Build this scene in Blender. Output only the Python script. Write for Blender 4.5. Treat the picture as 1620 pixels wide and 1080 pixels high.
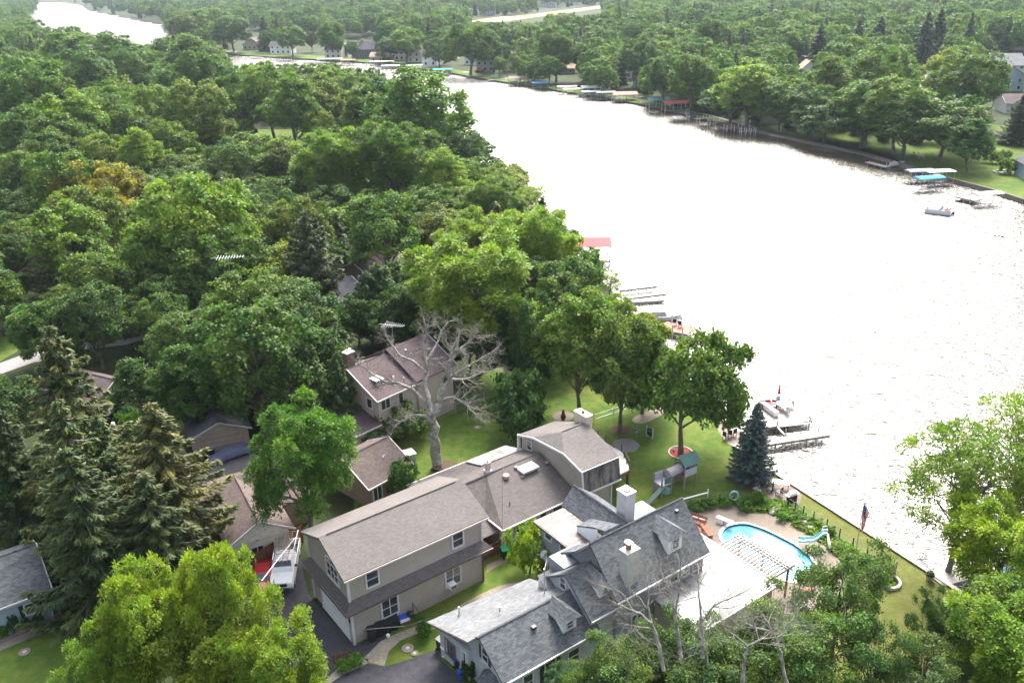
import bpy, math, random
import numpy as np
from mathutils import Vector
from mathutils.geometry import tessellate_polygon

# ---------------------------------------------------------------- camera, world, sun, exposure
sc = bpy.context.scene
for o in list(bpy.data.objects): bpy.data.objects.remove(o)
COL = sc.collection
CAM_H, PITCH, ROLL, FPX = 48.0, math.radians(23.4), math.radians(1.2), 1350.0
_f = np.array([0, math.cos(PITCH), -math.sin(PITCH)]); _r0 = np.array([1.0, 0, 0]); _u0 = np.cross(_r0, _f)
_r = math.cos(ROLL)*_r0 - math.sin(ROLL)*_u0
_u = math.sin(ROLL)*_r0 + math.cos(ROLL)*_u0
cd = bpy.data.cameras.new('camera'); cam = bpy.data.objects.new('camera', cd); COL.objects.link(cam)
cd.sensor_width = 36; cd.lens = FPX/1620*36; cd.clip_start = 1; cd.clip_end = 12000
from mathutils import Matrix
_m = Matrix(((_r[0], _u[0], -_f[0]), (_r[1], _u[1], -_f[1]), (_r[2], _u[2], -_f[2])))
cam.matrix_world = Matrix.Translation((0, 0, CAM_H)) @ _m.to_4x4()
sc.camera = cam
SUN_EL, SUN_AZ = math.radians(48), math.radians(14)       # azimuth from +Y (ahead) towards +X (right)
w = bpy.data.worlds.new('World'); sc.world = w; w.use_nodes = True
nt = w.node_tree; bg = nt.nodes['Background']; sky = nt.nodes.new('ShaderNodeTexSky')
sky.sky_type = 'NISHITA'; sky.sun_disc = False; sky.sun_elevation = SUN_EL; sky.sun_rotation = SUN_AZ
sky.dust_density = 6.0; sky.air_density = 1.0; sky.ozone_density = 1.0
hs = nt.nodes.new('ShaderNodeHueSaturation'); hs.inputs['Saturation'].default_value = 0.55
nt.links.new(sky.outputs[0], hs.inputs['Color']); nt.links.new(hs.outputs[0], bg.inputs['Color'])
bg.inputs['Strength'].default_value = 0.15
sd = bpy.data.lights.new('sun', 'SUN'); sd.energy = 2.1; sd.angle = math.radians(24); sd.color = (1, 0.96, 0.9)
sun = bpy.data.objects.new('sun', sd); COL.objects.link(sun)
sdir = Vector((math.sin(SUN_AZ)*math.cos(SUN_EL), math.cos(SUN_AZ)*math.cos(SUN_EL), math.sin(SUN_EL)))
sun.rotation_euler = sdir.to_track_quat('Z', 'Y').to_euler()
sc.view_settings.view_transform = 'Standard'; sc.view_settings.look = 'None'
sc.view_settings.gamma = 1; sc.view_settings.use_curve_mapping = False
sc.view_settings.exposure = 1.9

# ---------------------------------------------------------------- helpers
def U(px, py, z=0.0):
    """a ground (or height z) point seen at a pixel of the 1620x1080 photograph"""
    d = _r*(px-810) + _u*(540-py) + _f*FPX
    t = (z-CAM_H)/d[2]
    return Vector((d[0]*t, d[1]*t, z))
def depth(p): return float(np.dot(np.array([p[0], p[1], p[2]-CAM_H]), _f))
def proj(p):
    v = np.array([p[0], p[1], p[2]-CAM_H]); Z = v@_f
    return 810+FPX*(v@_r)/Z, 540-FPX*(v@_u)/Z

class MB:
    def __init__(s): s.v = []; s.f = []; s.m = []
    def face(s, pts, m=0):
        b = len(s.v); s.v += [tuple(p) for p in pts]; s.f.append(tuple(range(b, b+len(pts)))); s.m.append(m); return s
    def box(s, c, d, rz=0, m=0, ry=0):
        cx, cy, cz = c; a, b2, e = d[0]/2, d[1]/2, d[2]/2; k = len(s.v); co, si = math.cos(rz), math.sin(rz); cy2, sy2 = math.cos(ry), math.sin(ry)
        for z in (-e, e):
            for x, y in ((-a, -b2), (a, -b2), (a, b2), (-a, b2)):
                x1 = x*cy2+z*sy2; z1 = -x*sy2+z*cy2
                s.v.append((cx+x1*co-y*si, cy+x1*si+y*co, cz+z1))
        for q in ((0, 3, 2, 1), (4, 5, 6, 7), (0, 1, 5, 4), (1, 2, 6, 5), (2, 3, 7, 6), (3, 0, 4, 7)):
            s.f.append(tuple(k+i for i in q)); s.m.append(m)
        return s
    def prism(s, pts, z0, z1, m=0, mt=None):
        n = len(pts); k = len(s.v)
        s.v += [(p[0], p[1], z0) for p in pts] + [(p[0], p[1], z1) for p in pts]
        s.f.append(tuple(k+i for i in range(n))[::-1]); s.m.append(m)
        s.f.append(tuple(k+n+i for i in range(n))); s.m.append(m if mt is None else mt)
        for i in range(n):
            j = (i+1) % n; s.f.append((k+i, k+j, k+n+j, k+n+i)); s.m.append(m)
        return s
    def slab(s, pts, t=0.16, m=0, dirv=None):
        P = [Vector(p) for p in pts]
        n = Vector((0, 0, 0))
        for i in range(len(P)): n += P[i].cross(P[(i+1) % len(P)])
        n.normalize()
        if n.z < -1e-6: P = P[::-1]; n = -n
        if dirv is not None: n = -Vector(dirv)
        k = len(s.v); N = len(P)
        s.v += [tuple(p) for p in P] + [tuple(p-n*t) for p in P]
        s.f.append(tuple(range(k, k+N))); s.m.append(m)
        s.f.append(tuple(range(k+2*N-1, k+N-1, -1))); s.m.append(m)
        for i in range(N):
            j = (i+1) % N; s.f.append((k+j, k+i, k+N+i, k+N+j)); s.m.append(m)
        return s
    def tube(s, pts, rad, n=6, m=0, cap=True):
        P = [Vector(p) for p in pts]; k0 = len(s.v)
        if not isinstance(rad, (list, tuple)): rad = [rad]*len(P)
        for i, p in enumerate(P):
            d = (P[min(i+1, len(P)-1)]-P[max(i-1, 0)])
            if d.length < 1e-9: d = Vector((0, 0, 1))
            d.normalize(); a = d.cross(Vector((0, 0, 1)) if abs(d.z) < .9 else Vector((1, 0, 0))).normalized(); b = d.cross(a)
            for j in range(n):
                t = 2*math.pi*j/n; q = p+(a*math.cos(t)+b*math.sin(t))*rad[i]; s.v.append(tuple(q))
        for i in range(len(P)-1):
            for j in range(n):
                A = k0+i*n+j; B = k0+i*n+(j+1) % n; s.f.append((A, A+n, B+n, B)); s.m.append(m)
        if cap:
            s.f.append(tuple(range(k0, k0+n))); s.m.append(m)
            s.f.append(tuple(range(len(s.v)-1, len(s.v)-n-1, -1))); s.m.append(m)
        return s
    def lathe(s, prof, c=(0, 0, 0), n=12, m=0):
        k0 = len(s.v)
        for r, z in prof:
            for j in range(n):
                t = 2*math.pi*j/n; s.v.append((c[0]+r*math.cos(t), c[1]+r*math.sin(t), c[2]+z))
        for i in range(len(prof)-1):
            for j in range(n):
                A = k0+i*n+j; B = k0+i*n+(j+1) % n; s.f.append((A, B, B+n, A+n)); s.m.append(m)
        s.f.append(tuple(range(k0+n-1, k0-1, -1))); s.m.append(m)
        s.f.append(tuple(range(len(s.v)-n, len(s.v)))); s.m.append(m)
        return s
    def blob(s, c, r, n=8, k=5, jit=0.0, rng=None, m=0):
        prof = []
        k0 = len(s.v)
        for i in range(k+1):
            ph = math.pi*i/k
            for j in range(n):
                t = 2*math.pi*j/n; q = 1+(rng.uniform(-jit, jit) if rng else 0)
                s.v.append((c[0]+r[0]*q*math.sin(ph)*math.cos(t), c[1]+r[1]*q*math.sin(ph)*math.sin(t), c[2]-r[2]*q*math.cos(ph)))
        for i in range(k):
            for j in range(n):
                A = k0+i*n+j; B = k0+i*n+(j+1) % n; s.f.append((A, B, B+n, A+n)); s.m.append(m)
        return s
    def mesh(s, name, mats, smooth=False):
        me = bpy.data.meshes.new(name); me.from_pydata(s.v, [], s.f)
        for mt in (mats if isinstance(mats, (list, tuple)) else [mats]): me.materials.append(mt)
        me.polygons.foreach_set('material_index', s.m)
        if smooth: me.polygons.foreach_set('use_smooth', [True]*len(s.f))
        me.update(); return me
    def build(s, name, mats, parent=None, smooth=False, loc=None, rz=0, **tags):
        return link(name, s.mesh(name, mats, smooth), parent, loc, rz, **tags)

def link(name, me, parent=None, loc=None, rz=0, scale=None, **tags):
    o = bpy.data.objects.new(name, me); COL.objects.link(o)
    if parent is not None: o.parent = parent
    if loc is not None: o.location = loc
    o.rotation_euler[2] = rz
    if scale is not None: o.scale = scale
    for k, v in tags.items():
        if v is not None: o[k] = v
    return o
def thing(name, label, category, loc=(0, 0, 0), rz=0, group=None):
    o = bpy.data.objects.new(name, None); COL.objects.link(o); o.location = loc; o.rotation_euler[2] = rz
    o.empty_display_size = 0.3
    o['label'] = label; o['category'] = category
    if group: o['group'] = group
    return o
def copy_tree(o, parent=None):
    c = o.copy(); COL.objects.link(c)
    if parent is not None: c.parent = parent
    for ch in list(o.children): copy_tree(ch, c)
    return c

# ---------------------------------------------------------------- materials
_mc = {}
def nodes(name):
    m = bpy.data.materials.new(name); m.use_nodes = True; return m, m.node_tree, m.node_tree.nodes, m.node_tree.links, m.node_tree.nodes['Principled BSDF']
def ramp(N, stops):
    r = N.new('ShaderNodeValToRGB'); e = r.color_ramp.elements
    e[0].position, e[0].color = stops[0][0], (*stops[0][1], 1); e[1].position, e[1].color = stops[1][0], (*stops[1][1], 1)
    for p, c in stops[2:]:
        q = e.new(p); q.color = (*c, 1)
    return r
def mix(N, L, a, b, f, mode='MIX'):
    x = N.new('ShaderNodeMix'); x.data_type = 'RGBA'; x.blend_type = mode
    for sock, val in ((x.inputs[6], a), (x.inputs[7], b), (x.inputs[0], f)):
        if hasattr(val, 'is_linked') or hasattr(val, 'links'): L.new(val, sock)
        elif isinstance(val, (tuple, list)): sock.default_value = (*val, 1)
        else: sock.default_value = val
    return x.outputs[2]
def noise(N, L, vec, scale, detail=4, rough=.6):
    n = N.new('ShaderNodeTexNoise'); n.inputs['Scale'].default_value = scale; n.inputs['Detail'].default_value = detail; n.inputs['Roughness'].default_value = rough
    if vec is not None: L.new(vec, n.inputs['Vector'])
    return n.outputs['Fac']
def M(name, col, rough=.7, var=.12, scale=3.0, bump=0.0, metal=0, spec=.4, coat=0):
    """plain surface: colour with fine noise variation"""
    if name in _mc: return _mc[name]
    m, T, N, L, B = nodes(name)
    tc = N.new('ShaderNodeTexCoord').outputs['Object']
    f1 = noise(N, L, tc, scale, 5)
    dk = tuple(c*(1-var*1.6) for c in col); lt = tuple(min(1, c*(1+var*1.2)) for c in col)
    r = ramp(N, [(.3, dk), (.7, lt)]); L.new(f1, r.inputs[0]); L.new(r.outputs[0], B.inputs['Base Color'])
    B.inputs['Roughness'].default_value = rough; B.inputs['Metallic'].default_value = metal
    B.inputs['Specular IOR Level'].default_value = spec; B.inputs['Coat Weight'].default_value = coat
    if bump:
        bp = N.new('ShaderNodeBump'); bp.inputs['Strength'].default_value = bump; bp.inputs['Distance'].default_value = .03
        L.new(noise(N, L, tc, scale*8, 3), bp.inputs['Height']); L.new(bp.outputs[0], B.inputs['Normal'])
    _mc[name] = m; return m
def math_n(N, L, op, a, b=None):
    x = N.new('ShaderNodeMath'); x.operation = op
    for i, val in enumerate((a, b)):
        if val is None: continue
        if isinstance(val, (int, float)): x.inputs[i].default_value = val
        else: L.new(val, x.inputs[i])
    return x.outputs[0]
def slope_vec(N, L):
    """(along the slope's contour, up the slope) in metres, from the house's own axes"""
    tc = N.new('ShaderNodeTexCoord'); sp = N.new('ShaderNodeSeparateXYZ'); L.new(tc.outputs['Object'], sp.inputs[0])
    sn = N.new('ShaderNodeSeparateXYZ'); L.new(tc.outputs['Normal'], sn.inputs[0])
    ax = math_n(N, L, 'ABSOLUTE', sn.outputs[0]); ay = math_n(N, L, 'ABSOLUTE', sn.outputs[1])
    g = math_n(N, L, 'GREATER_THAN', ax, ay)
    a = math_n(N, L, 'MULTIPLY', sp.outputs[0], math_n(N, L, 'SUBTRACT', 1.0, g)); b = math_n(N, L, 'MULTIPLY', sp.outputs[1], g)
    c = N.new('ShaderNodeCombineXYZ'); L.new(math_n(N, L, 'ADD', a, b), c.inputs[0])
    hyp = math_n(N, L, 'MULTIPLY', sp.outputs[0], g); hy2 = math_n(N, L, 'MULTIPLY', sp.outputs[1], math_n(N, L, 'SUBTRACT', 1.0, g))
    L.new(math_n(N, L, 'ADD', math_n(N, L, 'ADD', hyp, hy2), math_n(N, L, 'MULTIPLY', sp.outputs[2], .45)), c.inputs[1])
    return c.outputs[0], tc.outputs['Object']
def shingle(name, c1, c2, patch=.25, stain=None):
    if name in _mc: return _mc[name]
    m, T, N, L, B = nodes(name)
    v, oc = slope_vec(N, L)
    bk = N.new('ShaderNodeTexBrick'); L.new(v, bk.inputs['Vector'])
    bk.inputs['Scale'].default_value = 1.0; bk.inputs['Brick Width'].default_value = .3; bk.inputs['Row Height'].default_value = .15
    bk.inputs['Mortar Size'].default_value = .007; bk.inputs['Mortar Smooth'].default_value = .4; bk.inputs['Bias'].default_value = 0
    bk.inputs['Color1'].default_value = (*c1, 1); bk.inputs['Color2'].default_value = (*c2, 1)
    bk.inputs['Mortar'].default_value = (*[c*.75 for c in c1], 1)
    n1 = noise(N, L, oc, .45, 5); n2 = noise(N, L, oc, 9, 2)
    r = ramp(N, [(.25, (1-patch,)*3), (.75, (1+patch*.6,)*3)]); L.new(n1, r.inputs[0])
    r2 = ramp(N, [(.3, (.93,)*3), (.7, (1.07,)*3)]); L.new(n2, r2.inputs[0])
    x = mix(N, L, bk.outputs['Color'], r.outputs[0], 1.0, 'MULTIPLY'); x = mix(N, L, x, r2.outputs[0], 1.0, 'MULTIPLY')
    if stain:                                                 # streaks of algae running down the slope
        mp = N.new('ShaderNodeMapping'); mp.inputs['Scale'].default_value = (2.2, 2.2, .12); L.new(oc, mp.inputs[0])
        n3 = noise(N, L, mp.outputs[0], 1.0, 4); rr = ramp(N, [(.42, (1, 1, 1)), (.62, stain)]); L.new(n3, rr.inputs[0])
        x = mix(N, L, x, rr.outputs[0], 1.0, 'MULTIPLY')
    L.new(x, B.inputs['Base Color']); B.inputs['Roughness'].default_value = .92; B.inputs['Specular IOR Level'].default_value = .2
    bp = N.new('ShaderNodeBump'); bp.inputs['Strength'].default_value = .6; bp.inputs['Distance'].default_value = .02
    L.new(bk.outputs['Fac'], bp.inputs['Height']); bp.invert = True; L.new(bp.outputs[0], B.inputs['Normal'])
    _mc[name] = m; return m
def siding(name, col, row=.13, rough=.65):
    if name in _mc: return _mc[name]
    m, T, N, L, B = nodes(name)
    tc = N.new('ShaderNodeTexCoord').outputs['Object']; sp = N.new('ShaderNodeSeparateXYZ'); L.new(tc, sp.inputs[0])
    fr = math_n(N, L, 'FRACT', math_n(N, L, 'DIVIDE', sp.outputs[2], row))
    r = ramp(N, [(0, tuple(c*.72 for c in col)), (.14, col), (1, tuple(c*1.04 for c in col))]); L.new(fr, r.inputs[0])
    n1 = noise(N, L, tc, .8, 5); r1 = ramp(N, [(.3, (.88,)*3), (.7, (1.06,)*3)]); L.new(n1, r1.inputs[0])
    L.new(mix(N, L, r.outputs[0], r1.outputs[0], 1.0, 'MULTIPLY'), B.inputs['Base Color']); B.inputs['Roughness'].default_value = rough
    bp = N.new('ShaderNodeBump'); bp.inputs['Strength'].default_value = .5; bp.inputs['Distance'].default_value = .015
    L.new(math_n(N, L, 'SUBTRACT', 1.0, fr), bp.inputs['Height']); L.new(bp.outputs[0], B.inputs['Normal'])
    _mc[name] = m; return m
def planks(name, col, width=.14, axis=0, rough=.8):
    if name in _mc: return _mc[name]
    m, T, N, L, B = nodes(name)
    tc = N.new('ShaderNodeTexCoord').outputs['Object']; sp = N.new('ShaderNodeSeparateXYZ'); L.new(tc, sp.inputs[0])
    q = math_n(N, L, 'DIVIDE', sp.outputs[axis], width); fr = math_n(N, L, 'FRACT', q); fl = math_n(N, L, 'FLOOR', q)
    wn = N.new('ShaderNodeTexWhiteNoise'); wn.noise_dimensions = '1D'; L.new(fl, wn.inputs['W'])
    r = ramp(N, [(0, tuple(c*.4 for c in col)), (.1, col)]); L.new(fr, r.inputs[0])
    r1 = ramp(N, [(0, (.8,)*3), (1, (1.12,)*3)]); L.new(wn.outputs['Value'], r1.inputs[0])
    n1 = noise(N, L, tc, 1.5, 5); r2 = ramp(N, [(.3, (.85,)*3), (.7, (1.1,)*3)]); L.new(n1, r2.inputs[0])
    x = mix(N, L, r.outputs[0], r1.outputs[0], 1.0, 'MULTIPLY')
    L.new(mix(N, L, x, r2.outputs[0], 1.0, 'MULTIPLY'), B.inputs['Base Color']); B.inputs['Roughness'].default_value = rough
    _mc[name] = m; return m
def leafmat(name, col, trans=.35, hue=.5, bright=.5):
    """leaf: per-object tint (object colour), per-clump and per-leaf variation, light passing through"""
    if name in _mc: return _mc[name]
    m, T, N, L, B = nodes(name)
    at = N.new('ShaderNodeAttribute'); at.attribute_name = 'clump'
    oi = N.new('ShaderNodeObjectInfo')
    sp = N.new('ShaderNodeSeparateXYZ'); L.new(at.outputs['Vector'], sp.inputs[0])
    warm = (col[0]*1.35, col[1]*1.15, col[2]*.8); cool = (col[0]*.62, col[1]*.8, col[2]*1.1)
    r = ramp(N, [(.05, cool), (.5, col), (.95, warm)]); L.new(sp.outputs[0], r.inputs[0])
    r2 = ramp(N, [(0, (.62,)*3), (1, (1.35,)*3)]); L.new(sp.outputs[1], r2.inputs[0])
    r3 = ramp(N, [(0, (.6, .74, .85)), (.5, (1, 1, 1)), (1, (1.35, 1.28, .9))]); L.new(oi.outputs['Random'], r3.inputs[0])
    x = mix(N, L, r.outputs[0], r2.outputs[0], 1.0, 'MULTIPLY'); x = mix(N, L, x, r3.outputs[0], min(1, hue*1.8), 'MULTIPLY'); x = mix(N, L, x, oi.outputs['Color'], 1.0, 'MULTIPLY')
    L.new(x, B.inputs['Base Color']); B.inputs['Roughness'].default_value = .6; B.inputs['Specular IOR Level'].default_value = .22
    tr = N.new('ShaderNodeBsdfTranslucent'); L.new(mix(N, L, x, (1.05, 1.4, .5), 1.0, 'MULTIPLY'), tr.inputs['Color'])
    ms = N.new('ShaderNodeMixShader'); ms.inputs[0].default_value = trans
    L.new(B.outputs[0], ms.inputs[1]); L.new(tr.outputs[0], ms.inputs[2]); L.new(ms.outputs[0], N['Material Output'].inputs['Surface'])
    _mc[name] = m; return m
def ground_mat(name, stops, s1=.08, s2=1.2, s3=14, bump=.5):
    if name in _mc: return _mc[name]
    m, T, N, L, B = nodes(name)
    tc = N.new('ShaderNodeTexCoord').outputs['Object']
    a = noise(N, L, tc, s1, 5); b = noise(N, L, tc, s2, 5, .7); c = noise(N, L, tc, s3, 3, .7)
    f = math_n(N, L, 'ADD', math_n(N, L, 'MULTIPLY', a, .5), math_n(N, L, 'MULTIPLY', b, .5))
    r = ramp(N, stops); L.new(f, r.inputs[0])
    r2 = ramp(N, [(.3, (.7,)*3), (.7, (1.25,)*3)]); L.new(c, r2.inputs[0])
    L.new(mix(N, L, r.outputs[0], r2.outputs[0], 1.0, 'MULTIPLY'), B.inputs['Base Color'])
    B.inputs['Roughness'].default_value = .95; B.inputs['Specular IOR Level'].default_value = .15
    bp = N.new('ShaderNodeBump'); bp.inputs['Strength'].default_value = bump; bp.inputs['Distance'].default_value = .08
    L.new(c, bp.inputs['Height']); L.new(bp.outputs[0], B.inputs['Normal'])
    _mc[name] = m; return m

GRASS = ground_mat('lawn', [(.38, (.042, .088, .014)), (.5, (.078, .125, .02)), (.62, (.14, .155, .035))], .12, .9, 22, .8)
FOREST = ground_mat('forest_floor', [(.38, (.018, .028, .010)), (.62, (.042, .055, .019))], .1, 1.0, 8)
DRYGRASS = ground_mat('riverside_lawn', [(.38, (.075, .095, .022)), (.52, (.115, .125, .032)), (.64, (.17, .16, .06))], .15, 1.1, 22, .8)
ASPH = ground_mat('asphalt', [(.35, (.038, .038, .045)), (.65, (.068, .067, .074))], .25, 2, 30, .2)
GRAVELDR = ground_mat('worn_drive', [(.35, (.13, .125, .125)), (.65, (.21, .2, .195))], .2, 2, 25, .3)
ROAD = ground_mat('road_surface', [(.35, (.2, .195, .19)), (.65, (.27, .26, .255))], .1, 1, 18, .2)
GRAVEL = ground_mat('gravel', [(.35, (.2, .17, .13)), (.65, (.36, .32, .26))], .4, 3, 20, .8)
CONC = ground_mat('concrete', [(.35, (.165, .135, .11)), (.65, (.235, .2, .165))], .2, 1.5, 20, .15)
PAVER = ground_mat('paving', [(.35, (.14, .11, .095)), (.65, (.2, .165, .145))], .3, 3, 16, .3)
MULCH = ground_mat('mulch', [(.35, (.085, .055, .036)), (.65, (.15, .1, .07))], .8, 5, 25, .8)
REDMULCH = ground_mat('red_mulch', [(.35, (.17, .035, .025)), (.65, (.27, .07, .05))], .8, 5, 25, .8)
WHEAT = ground_mat('ripe_field', [(.35, (.3, .21, .1)), (.65, (.38, .28, .15))], .02, .4, 6, .3)
TRIM = M('white_trim', (.5, .49, .485), .5, .05)
DARKTRIM = M('dark_gutter', (.09, .07, .065), .5, .1)
GLASS = M('window_glass', (.035, .042, .05), .12, .35, .9, spec=.9)
BARK = M('bark', (.13, .11, .09), .95, .3, 6, .8)
DEADWOOD = M('bleached_bark', (.24, .225, .195), .9, .4, 3, .8)
CONIFBARK = M('conifer_bark', (.2, .17, .14), .95, .25, 6, .6)
BLACK = M('black_plastic', (.016, .016, .018), .45, .2)
BLUEPL = M('blue_plastic', (.03, .09, .5), .45, .15)
METAL = M('galvanised_metal', (.42, .42, .43), .4, .12, metal=.6)
WHITEP = M('white_plastic', (.8, .8, .8), .4, .06)
POLEM = M('weathered_pole', (.3, .27, .24), .9, .2)
DECKW = planks('weathered_dock_boards', (.28, .25, .235), .15, 0)
REDWOOD = planks('red_cedar_boards', (.3, .12, .07), .14, 0)
REDDECK = planks('red_cedar_deck', (.3, .13, .085), .14, 1)
# ---------------------------------------------------------------- ground, river, roads
WZ = -0.8
NEAR = [(1530, 945), (1221, 746), (1160, 706), (1135, 672), (1075, 605), (1035, 550), (1000, 505), (965, 455), (925, 418), (885, 380), (840, 330), (775, 270), (722, 222),
        (650, 180), (580, 160), (500, 143), (410, 128), (330, 118), (262, 113), (200, 105), (130, 94), (78, 82), (52, 66), (38, 46), (46, 28), (58, 13), (20, 9)]
FAR = [(1700, 345), (1620, 316), (1570, 300), (1500, 282), (1420, 257), (1360, 240), (1280, 224), (1200, 207), (1130, 192), (1060, 174), (1000, 162), (930, 151), (860, 139), (800, 130),
       (740, 120), (700, 113), (660, 108), (620, 103), (560, 97), (500, 94), (450, 91), (400, 88), (350, 84), (300, 78), (270, 70), (262, 55), (255, 38), (215, 31), (180, 24), (140, 16), (130, 8), (105, 4), (60, 2.5)]
def sheet(name, outer, z, mat, holes=(), parent=None, kind='structure', side=0, obj=True):
    loops = [[Vector((p[0], p[1], 0)) for p in outer]]+[[Vector((p[0], p[1], 0)) for p in h] for h in holes]
    tris = tessellate_polygon(loops); flat = [p for l in loops for p in l]
    mb = MB(); mb.v = [(p.x, p.y, z) for p in flat]
    for a, b, c in tris:
        n = (flat[b]-flat[a]).cross(flat[c]-flat[a]).z
        mb.f.append((a, b, c) if n > 0 else (a, c, b)); mb.m.append(0)
    if side:
        k0 = 0
        for l in loops:
            n = len(l); k = len(mb.v); mb.v += [(p.x, p.y, z-side) for p in l]
            for i in range(n):
                j = (i+1) % n; mb.f.append((k0+i, k0+j, k+j, k+i)); mb.m.append(1 if isinstance(mat, list) else 0)
            k0 += n
    return mb.build(name, mat, parent, kind=kind)
def upts(px, z=0.0): return [tuple(U(x, y, z)[:2]) for x, y in px]
def smooth_loop(pts, k=3):
    n = len(pts); out = []
    for i in range(n):
        p0, p1, p2, p3 = [np.array(pts[(i+q-1) % n]) for q in range(4)]
        for j in range(k):
            t = j/k; out.append(tuple(.5*((2*p1)+(-p0+p2)*t+(2*p0-5*p1+4*p2-p3)*t*t+(-p0+3*p1-3*p2+p3)*t**3)))
    return out

POOLPX = [(1141, 846), (1146, 836), (1158, 830), (1178, 828), (1198, 833), (1218, 841), (1240, 852), (1258, 862), (1273, 874), (1285, 886), (1290, 900), (1284, 914), (1266, 920), (1245, 918), (1226, 912), (1206, 899), (1186, 885), (1164, 871), (1146, 859)]
POOL = smooth_loop(upts(POOLPX), 3)
near = upts(NEAR)
nearland = [(100, -60), (58, 16)]+near+[(-4000, 1500), (-6000, 1500), (-6000, -60)]
BANK = M('bank_soil', (.07, .055, .04), .95, .3)
sheet('ground', nearland, 0, [FOREST, BANK], [POOL], side=2.2)
farl = upts(FAR)
farland = [(260, -60)]+farl+[(-4000, 2900), (-9000, 3500), (-9000, 9500), (9000, 9500), (9000, -60)]
sheet('far_bank_ground', farland, 0, [FOREST, BANK], side=2.2)

# river
m, T, N, L, B = nodes('river_water')
tc = N.new('ShaderNodeTexCoord').outputs['Object']
B.inputs['Base Color'].default_value = (.045, .034, .016, 1); B.inputs['Roughness'].default_value = WATER_ROUGH = .17
B.inputs['IOR'].default_value = 1.8; B.inputs['Specular IOR Level'].default_value = 1.0
mp = N.new('ShaderNodeMapping'); mp.inputs['Rotation'].default_value = (0, 0, math.radians(-20)); mp.inputs['Scale'].default_value = (.55, 1.3, 1); L.new(tc, mp.inputs[0])
a = noise(N, L, mp.outputs[0], 1.1, 3, .6); b = noise(N, L, mp.outputs[0], .28, 2, .5)
bp = N.new('ShaderNodeBump'); bp.inputs['Strength'].default_value = 1; bp.inputs['Distance'].default_value = .55
L.new(math_n(N, L, 'ADD', a, math_n(N, L, 'MULTIPLY', b, .8)), bp.inputs['Height']); L.new(bp.outputs[0], B.inputs['Normal'])
WATER = m
sheet('river', [(-9000, -80), (9000, -80), (9000, 9500), (-9000, 9500)], WZ, WATER)

# lawns and surfaces, each sheet a few millimetres above the last
lawn = upts([(560, 1160), (560, 760), (600, 690), (640, 655), (800, 575), (1000, 560), (1050, 580), (1100, 640), (1133, 672)])+upts([(1160, 706), (1221, 746), (1530, 945)])+[(45, 40), (20, 35)]
sheet('lawn', lawn, .004, GRASS, [POOL])
sheet('riverside_lawn', upts([(1235, 757), (1528, 945.5), (1640, 1020), (1640, 1130), (1300, 1100), (1330, 960), (1425, 930), (1405, 895), (1345, 858), (1290, 815), (1262, 795)]), .008, DRYGRASS)
sheet('front_lawn', upts([(-60, 1036), (90, 988), (180, 985), (200, 1100), (-60, 1130)]), .004, GRASS)
sheet('side_lawn', upts([(-60, 900), (-60, 835), (50, 835), (90, 858), (60, 880)]), .004, GRASS)
#sheet('street_lawn', upts([(-60, 660), (-60, 608), (50, 585), (70, 610), (40, 680)]), .004, GRASS)
sheet('corner_lawn', upts([(-60, 560), (-40, 535), (20, 532), (40, 548), (0, 572), (-60, 585)]), .004, GRASS)
sheet('clearing_lawn', upts([(400, 222), (400, 205), (480, 205), (520, 225), (470, 240)]), .004, GRASS)
sheet('street', upts([(-60, 592), (0, 574), (60, 552), (140, 530), (240, 518), (250, 530), (200, 545), (130, 553), (50, 574), (0, 592), (-60, 612)]), .012, ROAD)
sheet('driveway', upts([(330, 1010), (385, 905), (468, 846), (488, 940), (500, 955), (562, 1020), (600, 1002), (611, 1004), (602, 1019), (577, 1037), (556, 1040), (520, 1070), (480, 1120), (330, 1120)]), .012, ASPH)
sheet('lower_driveway', upts([(500, 1086), (520, 1080), (541, 1067), (580, 1049), (607, 1054), (640, 1045), (691, 1026), (700, 1046), (718, 1062), (735, 1079), (760, 1130), (480, 1150)]), .016, ASPH)
sheet('gravel_path', upts([(575, 1041), (602, 1014), (629, 1001), (669, 986), (690, 983), (690, 994), (669, 998), (633, 1013), (615, 1030), (608, 1053), (585, 1048)]), .02, GRAVEL)
sheet('gravel_yard', smooth_loop(upts([(700, 985), (720, 962), (750, 945), (790, 926), (825, 920), (850, 926), (870, 960), (800, 980)])), .012, GRAVEL)
sheet('planting_strip', upts([(500, 1090), (541, 1050), (560, 1040), (583, 1042), (581, 1049), (541, 1068), (520, 1082)]), .02, GRAVEL)
sheet('worn_driveway', upts([(180, 700), (240, 690), (268, 680), (300, 720), (316, 742), (400, 716), (440, 735), (350, 800), (330, 880), (230, 880), (190, 780)]), .012, GRAVELDR)
sheet('house_walk', upts([(-60, 1038), (0, 1016), (85, 982), (105, 972), (112, 982), (0, 1029), (-60, 1052)]), .012, CONC)
sheet('gravel_border', upts([(-20, 1022), (0, 1003), (88, 972), (92, 978), (0, 1015.5)]), .016, GRAVEL)
sheet('side_walk', upts([(88, 975), (84, 940), (90, 938), (98, 972)]), .02, CONC)
sheet('porch_walk', upts([(770, 905), (770, 893), (800, 880), (815, 880)]), .012, CONC)
sheet('pool_deck', smooth_loop(upts([(1070, 818), (1105, 800), (1160, 797), (1180, 812), (1215, 813), (1240, 822), (1262, 838), (1285, 850), (1305, 865), (1332, 890), (1338, 925), (1290, 965), (1200, 965), (1120, 905), (1062, 850)]), 2), .012, CONC, [POOL])
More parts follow.
